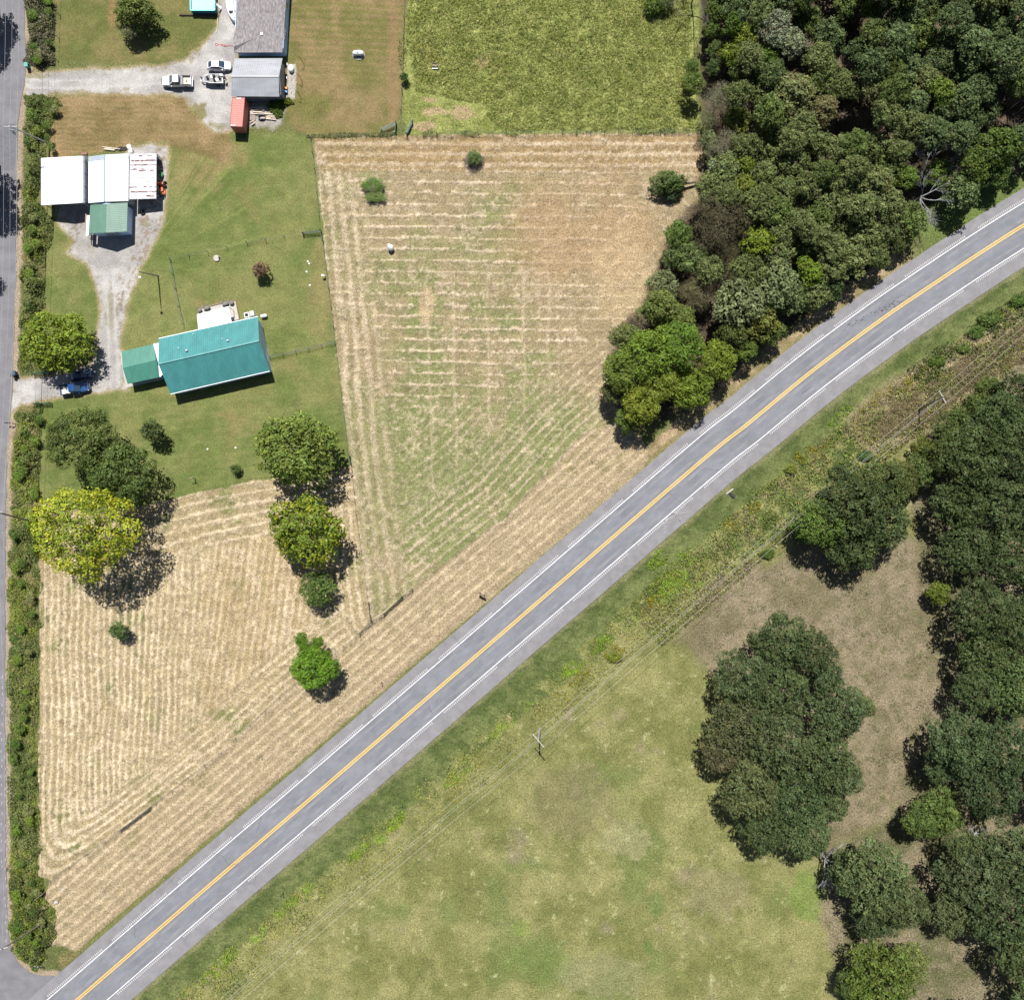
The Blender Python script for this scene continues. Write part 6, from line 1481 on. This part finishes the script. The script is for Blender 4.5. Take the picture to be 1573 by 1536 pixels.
mb = MB(); q = W(20, 203, 9); mb.lathe(q, [(.1, -.5), (.24, -.45), (.26, .4), (.15, .5)], 10); mb.build('transformer', GALV, p1)
mb = MB(); mb.bar(W(20, 201, 9.2), W(24, 208, 8.9), .1); mb.build('bracket', STEEL, p1)
p2, e2x = pole((54, 802), (-8, 786), 11, 'dark wooden utility pole in the hedgerow beside the yellow tree', POLEW, 0.0, 2.4)
p3, e3 = pole((67, 1417), (2, 1458), 11, 'dark wooden utility pole leaning over the road corner at the bottom left', POLEW, ang((0, 1461), (6, 1459)), 2.0)
p4, e4x = pole((829, 1119), (827, 1138), 9.5, 'grey utility pole with a slanting crossarm in the lower pasture', POLEG, ang((820, 1130), (834, 1147)), 3.0)
p5, e5 = pole((1411, 630), (1449, 609), 9.5, 'dark leaning utility pole above the lower right wood', POLEW, ang((1446, 600), (1455, 617)), 2.6)
def wire(a, b, sag, label, rad=.02, m=None, group=None):
    a, b = Vector(a), Vector(b); o = MB(); pts_ = []
    for i in range(13):
        t = i / 12; p = a.lerp(b, t); p.z -= sag * 4 * t * (1 - t); pts_.append(p)
    o.tube(pts_, rad, 4); return tag(o.build('power_line', m or WIRE), label, 'wire', group)
WIRE = mat('wire_alu', (.42, .42, .40), .45, metal=.3)
names3 = ['left', 'middle', 'right']
N0 = W(14, -330, 10.5)
for i in range(3):
    wire(e1[i], N0 + Vector(((i - 1) * 1.2, 0, .5)), 1.0, f'{names3[i]} overhead wire running up the side road from the upper left pole', group='side road power lines')
    wire(e1[i], e2x[i], 1.4, f'{names3[i]} overhead wire running down the side road from the upper left pole', group='side road power lines')
    wire(e2x[i], e3[i], 1.4, f'{names3[i]} overhead wire outside the left edge of the photo', group='side road power lines')
wire(e1[3], e2x[3], 1.2, 'lower overhead cable on the side road', .024, group='side road power lines')
far_sw = W(205, 1665, 9.5); far_ne = W(2060, 92, 9.5)
d54 = (e5[0] - e5[2]).normalized()
nm4 = ['upper', 'middle', 'lower']
d4 = (e4x[0] - e4x[2]).normalized()
for i in range(3):
    j = i if (e5[0] - e5[2]).dot(e4x[0] - e4x[2]) > 0 else 2 - i
    wire(e4x[i], e5[j], 1.6, f'{nm4[i]} overhead wire from the pasture pole to the leaning pole' , .02, group='pasture power lines')
    wire(e4x[i], far_sw + d4 * (1 - i) * 1.3, 1.6, f'{nm4[i]} overhead wire from the pasture pole down to the bottom edge' , .02, group='pasture power lines')
    wire(e5[j], far_ne + d4 * (1 - i) * 1.2, 1.6, f'{nm4[i]} overhead wire from the leaning pole out to the right edge' , .02, group='pasture power lines')
wire(e4x[3], e5[3], 1.9, 'low neutral cable from the pasture pole to the leaning pole', .024, group='pasture power lines')
wire(e4x[3], far_sw - Vector((0, 0, 1.5)), 1.9, 'low neutral cable from the pasture pole to the bottom edge', .024, group='pasture power lines')

lp = thing('yard_lamp', W(243, 424), 'dark yard light pole with a white lamp, leaning beside the gravel path', 'lamp post')
a, b = W(243, 424), W(213, 417.5, 7.8)
mb = MB(); mb.tube([a, a.lerp(b, .5), b], [.13, .11, .08], 8); mb.build('shaft', POLEW, lp)
mb = MB(); mb.tube([b, b + Vector((0, -.5, .15)), b + Vector((0.1, -.9, 0))], .04, 6); mb.build('arm', GALV, lp)
mb = MB(); mb.lathe(b + Vector((.1, -1.0, -.25)), [(.2, 0), (.27, .08), (.15, .25), (.06, .3)], 12); mb.build('lamp_head', PLASTW, lp)

# ------------------------------------------------------------------ small things
def bin_(px, py, label, m, rz=0.0, s=(.65, .75, 1.05)):
    o = thing('wheelie_bin', g(W(px, py)), label, 'bin', None, rz)
    mb = MB(); mb.loft([[Vector((x * s[0] / 2 * k, y * s[1] / 2 * k, z)) for x, y in ((-1, -1), (1, -1), (1, 1), (-1, 1))] for k, z in ((.8, .05), (1, s[2]))]); mb.build('body', m, o, False, bevel=.03)
    mb = MB(); mb.box((0, 0, s[2] + .04), (s[0] * 1.08, s[1] * 1.1, .07)); mb.build('lid', m, o, False, bevel=.02)
    mb = MB(); mb.tube([(-s[0] / 2, -s[1] / 2 + .05, .12), (s[0] / 2, -s[1] / 2 + .05, .12)], .12, 8); mb.build('wheels', DARK, o, False); return o
TEALP = mat('teal_plastic', (.06, .28, .24), .5)
bin_(45, 104.5, 'teal rubbish bin by the side road at the upper gravel entrance', TEALP, .1)
bin_(26, 574.5, 'dark blue rubbish bin by the side road at the lower driveway', mat('navy_plastic', (.03, .07, .11), .5), .3)
bin_(24.5, 577.5, 'black rubbish bin beside the dark blue one', mat('black_plastic', (.02, .025, .03), .5), -.2, (.6, .7, 1.0))
mbx = thing('mailbox', g(W(24, 651)), 'dark mailbox on a bent post beside the side road hedge', 'mailbox')
mb = MB(); mb.box((0, 0, .55), (.1, .1, 1.2)); mb.bar((0, 0, 1.1), (-.6, .05, 1.1), .08); mb.build('post', WOOD, mbx, False)
mb = MB(); mb.box((-.45, .05, 1.27), (.5, .22, .24)); mb.build('box', DARK, mbx, False, bevel=.05)
for px, py in ((9, 650.5),):
    q = g(W(px + 6, py)); o = thing('mailbox', q, 'small dark mailbox nearest to the side road edge', 'mailbox')
    mb = MB(); mb.box((0, 0, .5), (.09, .09, 1.1)); mb.build('post', WOOD, o, False)
    mb = MB(); mb.box((0, 0, 1.15), (.5, .2, .22)); mb.build('box', DARK, o, False, bevel=.05)
wt_ = thing('water_tank', g(W(601, 383)), 'shiny round metal tank with a domed lid standing alone in the hay field', 'tank')
mb = MB(); mb.lathe((0, 0, 0), [(.55, 0), (.58, .05), (.58, 1.0), (.5, 1.15), (.2, 1.25), (.05, 1.27)], 18); mb.build('shell', mat('bright_steel', (.6, .61, .63), .3, metal=.6), wt_, False, smooth=False)
mb = MB(); mb.box((-.2, .3, 1.25), (.4, .5, .12)); mb.tube([(-.5, .4, .6), (-.75, .5, .9), (-.6, .6, 1.3)], .06, 6); mb.build('fittings', PLASTW, wt_, False)
wc = thing('well_cover', g(W(333, 397.5)), 'small round concrete well cover on the fenced lawn', 'well cover')
mb = MB(); mb.lathe((0, 0, 0), [(.6, 0), (.6, .22), (.5, .28), (.05, .3)], 18); mb.build('cover', CONC, wc, False)
mb = MB(); mb.box((.55, .1, .3), (.18, .18, .5)); mb.build('cap', DARK, wc, False)
st = thing('propane_tank', g(W(551, 85)), 'white tank lying on a grey stone ring on the mown strip', 'tank')
mb = MB(); mb.tube([(-1.05, 0, .6), (-.95, 0, .6), (-.7, 0, .6), (.7, 0, .6), (.95, 0, .6), (1.05, 0, .6)], [.08, .3, .42, .42, .3, .08], 14); mb.build('shell', PLASTW, st, False, smooth=True)
for s in (-.5, .5): mb = MB(); mb.box((s, 0, .12), (.2, 1.0, .25)); mb.build('foot', CONC, st, False)
mb = MB(); mb.lathe((0, 0, 0), [(1.25, 0), (1.2, .08), (.2, .1)], 16, 1, .85); mb.build('stone_base', mat('grey_stone', (.22, .21, .2), .9, var=.25, vscale=5), st, False)
mb = MB(); mb.box((0, 0, 1.05), (.3, .25, .12)); mb.build('valve_hood', GALV, st, False)
cr_ = thing('feed_trough', g(W(668.5, 103)), 'small weathered wooden trough standing in the tall grass', 'trough')
mb = MB(); mb.box((0, 0, .55), (1.05, .45, .06)); 
for s in (-1, 1): mb.box((0, s * .24, .65), (1.1, .05, .22)); mb.box((s * .52, 0, .65), (.05, .5, .22))
mb.build('box', WOOD, cr_, False)
for x in (-.45, .45):
    for y in (-.2, .2): mb = MB(); mb.box((x, y, .26), (.08, .08, .54)); mb.build('leg', WOOD, cr_, False)
mb = MB(); mb.box((0, -.45, .35), (1.1, .28, .06)); mb.build('white_board', PLASTW, cr_, False)
# junk by the garage
sd = thing('satellite_dish', g(W(448, 107.5)), 'white domed tub cover on the paving right of the grey garage', 'tub')
mb = MB(); mb.lathe((0, 0, 0), [(.55, 0), (.62, .3), (.6, .55), (.45, .72), (.1, .8)], 16, .85, 1.15); mb.build('shell', PLASTW, sd, False, smooth=True)
mb = MB(); mb.lathe((0, 0, .0), [(.66, 0), (.66, .08)], 16, .85, 1.15); mb.build('base_ring', CONC, sd, False)
sd.name = 'tub_cover'
for px, py, c, lab in ((439.5, 137.5, (.75, .22, .02), 'orange plastic toy tractor by the garage wall'), (439.8, 143, (.03, .22, .55), 'blue plastic toy barrel by the garage wall')):
    o = thing('toy', g(W(px, py)), lab, 'toy'); mb = MB(); mb.box((0, 0, .3), (.6, .4, .3)); mb.box((-.1, .02, .52), (.3, .3, .2)); mb.build('body', mat('toy%d' % py, c, .4), o, False, bevel=.05)
    for x in (-.2, .22):
        for y in (-.22, .22): mb = MB(); mb.tube([(x, y - .05, .14), (x, y + .05, .14)], .14, 8); mb.build('wheel', DARK, o, False)
rl = random.Random(9); LUM = [mat('lumber_a', (.48, .42, .36), .85, var=.15, vscale=4), mat('lumber_b', (.36, .31, .27), .85, var=.15, vscale=4), mat('lumber_c', (.55, .38, .2), .85, var=.15, vscale=4)]
def lumber(cx, cy, n, L, W_, label, rz=0.0, spread=1.2, mats=(0, 1)):
    o = thing('lumber_pile', g(W(cx, cy)), label, 'lumber')
    for k in range(n):
        l = L * rl.uniform(.6, 1.0); y = rl.uniform(-spread, spread); z = .08 + .09 * (k % 3); a_ = rz + rl.uniform(-.12, .12)
        mb = MB(); mb.box((rl.uniform(-.4, .4), y, z), (l, rl.uniform(.1, .22), .06), a_); mb.build('board', LUM[rl.choice(mats)], o, False)
    return o
lumber(396, 171.5, 16, 3.2, 0, 'heap of grey weathered boards right of the red container', -.05, .75)
lumber(416, 179, 9, 2.2, 0, 'stack of yellowish and grey planks at the right end of the junk area', -.06, .55, (0, 2))
lumber(414, 183, 6, 2.6, 0, 'pale planks lying below the yellowish stack', -.1, .25, (0, 0))
lumber(389, 188, 5, .8, 0, 'few short yellow timber offcuts beside the container end', .6, .5, (2, 1))
lumber(171, 229.5, 6, 3.0, 0, 'long pale rails lying behind the white workshop', -.03, .3)
o = thing('pallet', g(W(388.5, 181)), 'dark slatted pallet between container and black tub', 'pallet')
for k in range(6): mb = MB(); mb.box((-.45 + k * .18, 0, .14), (.11, 1.1, .03)); mb.build('slat', LUM[1], o, False)
for y in (-.45, 0, .45): mb = MB(); mb.box((0, y, .07), (1.05, .09, .1)); mb.build('bearer', DARK, o, False)
o = thing('wheelbarrow_tub', g(W(403, 182)), 'oval black tub lying among the boards', 'tub')
mb = MB(); mb.lathe((0, 0, 0), [(.5, 0), (.68, .35), (.72, .36), (.62, .33), (.42, .08)], 16, 1.1, .62); mb.build('basin', mat('tub_black', (.03, .03, .045), .4), o, False)
# behind the workshop
rt = random.Random(2)
for i, (px, py) in enumerate(((184, 229.5), (188, 229), (192, 229.2))):
    o = thing('old_tyre', g(W(px, py)), ['leftmost', 'middle', 'rightmost'][i] + ' of three old tyres behind the white workshop', 'tyre', 'tyres behind the workshop')
    mb = MB(); mb.lathe((0, 0, 0), [(.22, .02), (.36, 0), (.4, .1), (.36, .2), (.22, .18), (.2, .1)], 14); mb.build('tread', DARK, o, False)
boxthing('white_bucket', 199.5, 226.5, (.7, .6, .5), .4, PLASTW, 'white crate at the back corner between the shed roofs', 'crate')
boxthing('white_cooler', 202.5, 233, (.6, .8, .5), 0, PLASTW, 'white cooler box beside the back wall of the rusty lean-to', 'cooler', WHITE)
boxthing('fuel_box', 131, 238.2, (1.1, .4, .5), .1, mat('brown_box', (.2, .1, .07), .8), 'reddish box behind the white metal shed', 'box')
# tractor mower parts right of the lean-to
o = thing('wheelbarrow', g(W(249.5, 270)), 'small green wheelbarrow frame right of the lean-to shed', 'wheelbarrow', rz=1.4)
mb = MB(); mb.tube([(-.8, -.2, .5), (.3, -.2, .3), (.6, 0, .2)], .03, 5); mb.tube([(-.8, .2, .5), (.3, .2, .3), (.6, 0, .2)], .03, 5); mb.build('handles', mat('mower_green', (.03, .25, .06), .4), o, False)
mb = MB(); mb.loft([[Vector((x * .4 * k, y * .28 * k, z)) for x, y in ((-1, -1), (1, -1), (1, 1), (-1, 1))] for k, z in ((.6, .35), (1, .6))]); mb.build('tray', MATS['mower_green'], o, False); 
mb = MB(); mb.tube([(.6, -.05, .18), (.6, .05, .18)], .18, 10); mb.build('wheel', DARK, o, False)
def mower(px, py, col, label, rz):
    o = thing('riding_mower', g(W(px, py)), label, 'mower', None, rz); m_ = mat('mow_' + str(px), col, .4)
    mb = MB(); mb.box((.45, 0, .55), (.8, .55, .4)); mb.box((-.15, 0, .4), (.6, .6, .15)); mb.build('hood', m_, o, False, bevel=.06)
    mb = MB(); mb.box((-.45, 0, .65), (.4, .45, .12)); mb.box((-.66, 0, .85), (.1, .45, .4)); mb.build('seat', DARK, o, False, bevel=.03)
    mb = MB(); mb.box((0, 0, .2), (.8, 1.1, .14)); mb.build('mower_deck', m_, o, False, bevel=.05)
    mb = MB(); mb.tube([(.05, 0, .6), (-.1, 0, .95)], .03, 5); mb.lathe((-.1, 0, .95), [(.17, 0), (.17, .03), (.02, .04)], 10); mb.build('steering_wheel', DARK, o, False)
    for x, r_ in ((.6, .2), (-.5, .28)):
        for y in (-.4, .4): mb = MB(); mb.tube([(x, y - .1, r_), (x, y + .1, r_)], r_, 10); mb.build('wheel', DARK, o, False)
mower(250.5, 284, (.62, .12, .03), 'orange red riding mower parked right of the lean-to shed', math.pi)
mower(250.5, 297, (.04, .38, .10), 'bright green riding mower parked below the orange red one', math.pi / 2)
fi = thing('fire_ring', g(W(219.5, 327)), 'small black fire ring with a brown log on the gravel below the lean-to', 'fire ring')
mb = MB(); mb.lathe((0, 0, 0), [(.42, 0), (.46, .35), (.42, .36), (.36, .1)], 14); mb.build('ring', DARK, fi, False)
mb = MB(); mb.tube([(-.6, .3, .12), (0, .05, .45)], .1, 6); mb.build('log', WOOD, fi, False)
jk = thing('scrap_bench', g(W(142, 366)), 'dark metal frame standing at the corner of the sage roofed workshop', 'frame')
mb = MB()
for k in range(9): mb.bar((rt.uniform(-.6, .6), rt.uniform(-.4, .4), rt.uniform(.1, .5)), (rt.uniform(-.6, .6), rt.uniform(-.5, .5), rt.uniform(.3, .9)), .06)
mb.build('frame', DARK, jk, False)
# clothes-line style Y posts right of the garage
for i, (px, py) in enumerate(((463.5, 96), (461, 122), (459, 147))):
    o = thing('line_post', g(W(px + 3.5, py + 4)), ['uppermost', 'middle', 'lowest'][i] + ' of three dark posts with a slanting arm on the mown strip', 'post', 'posts right of the garage')
    mb = MB(); mb.tube([(0, 0, 0), (-.12, .1, 1.9)], .05, 6); mb.build('stake', DARK, o, False)
    mb = MB(); mb.tube([(-.12, .1, 1.9), (-.62, .5, 2.0)], .05, 6); mb.build('arm', DARK, o, False)
tpo = thing('line_post', g(W(300, 735)), 'dark T-shaped post on the lawn near the hay edge', 'post')
mb = MB(); mb.tube([(0, 0, 0), (0, 0, 1.7)], .09, 6); mb.build('stake', WOOD, tpo, False)
mb = MB(); mb.bar((-.65, -.1, 1.65), (.35, .25, 1.65), .1); mb.build('arm', WOOD, tpo, False)
# road furniture
rs_ = thing('road_sign', g(W(741, 911)), 'road sign on two posts at the hay verge, seen from above on its edge', 'sign')
for s in (-.45, .45): mb = MB(); mb.box((s, 0, .95), (.07, .07, 2.1)); mb.build('post', DARK, rs_, False)
mb = MB(); mb.box((0, -.06, 1.6), (1.5, .04, .9)); mb.build('panel', mat('sign_back', (.05, .06, .05), .5), rs_, False); rs_.rotation_euler = (0, 0, -.5)
for px, py, lab in ((587, 1047, 'thin dark marker post in the hay verge halfway along the highway'), (1034, 651, 'thin dark marker post beside the wood tip and the highway'), (402, 1160, 'short dark marker post in the hay verge near the lower left'), (435, 1371, 'short dark marker post in the grass below the highway')):
    o = thing('marker_post', g(W(px, py)), lab, 'post'); mb = MB(); mb.box((0, 0, .7), (.09, .09, 1.5)); mb.build('stake', DARK, o, False)
    mb = MB(); mb.box((0, -.05, 1.3), (.22, .03, .4)); mb.build('plate', DARK, o, False)
cu = thing('culvert', g(W(1119, 757)), 'dark culvert mouth at the lower edge of the highway shoulder', 'culvert')
mb = MB(); mb.tube([(0, 0, -.25), (1.2, -.9, -.35)], .42, 12); mb.build('pipe', DARK, cu, False)
mb = MB(); mb.bar((-.5, -.2, .02), (.9, .75, .02), .25, .3); mb.build('headwall', CONC, cu, False)
for px, py, s, lab in ((87, 1385, .35, 'pale boulder by the lower left fence end'), (97, 1366, .22, 'small pale stone right of the boulder at the lower left'), (57, 1482, .4, 'yellowish stone at the tip of the road corner thicket')):
    mb = MB(); r = random.Random(px); mb.lathe(W(px, py), [(s * .9, 0), (s * 1.1, s * .4), (s * .8, s * .9), (s * .2, s * 1.1)], 9, 1.3, .9)
    mb.v = [(v[0] + r.uniform(-.06, .06), v[1] + r.uniform(-.06, .06), v[2]) for v in mb.v]; tag(mb.build('boulder', CONC), lab, 'rock')
si = thing('junction_sign', g(W(64, 1476)), 'dark signpost with a crossbar in the thicket at the road corner', 'sign')
mb = MB(); mb.box((0, 0, 1.1), (.08, .08, 2.2)); mb.build('post', DARK, si, False); mb = MB(); mb.box((0, 0, 2.1), (1.1, .05, .25)); mb.build('plate', mat('sign_green', (.02, .09, .05), .5), si, False)
wd_ = thing('trapped_tarp', g(W(1091, 257)), 'white and grey wire crate wrapped in sheeting at the edge of the upper wood', 'crate')
mb = MB(); mb.box((0, 0, .7), (1.0, 1.9, 1.3)); mb.build('frame', mat('blue_grey', (.22, .24, .3), .6), wd_, False, bevel=.2)
for k in range(5): mb = MB(); mb.tube([(-.5, -.8 + k * .4, .1), (-.4, -.8 + k * .4, 1.4), (.4, -.8 + k * .4, 1.45), (.5, -.8 + k * .4, .1)], .05, 5); mb.build('hoop', PLASTW, wd_, False)
for i, (px, py) in enumerate(((473, 402), (475, 405.5), (471, 418), (476, 438.5), (319, 690), (362, 688))):
    tag(MB().lathe(W(px, py), [(.16, 0), (.17, .1), (.05, .16)], 8).build('white_stone', PLASTW), ['uppermost white dot of the pair', 'lower white dot of the pair', 'single white stone', 'lowest white stone', 'left white stone', 'right white stone'][i] + (' on the fenced lawn by the field fence' if i < 4 else ' on the lower lawn'), 'stone')
o = thing('water_hydrant', g(W(500, 426)), 'grey water hydrant at the field fence of the lawn', 'hydrant'); mb = MB(); mb.tube([(0, 0, 0), (0, 0, 1.0)], .09, 8); mb.build('pipe', GALV, o, False); mb = MB(); mb.box((-.25, .08, .9), (.5, .3, .25)); mb.build('head', PLASTW, o, False)
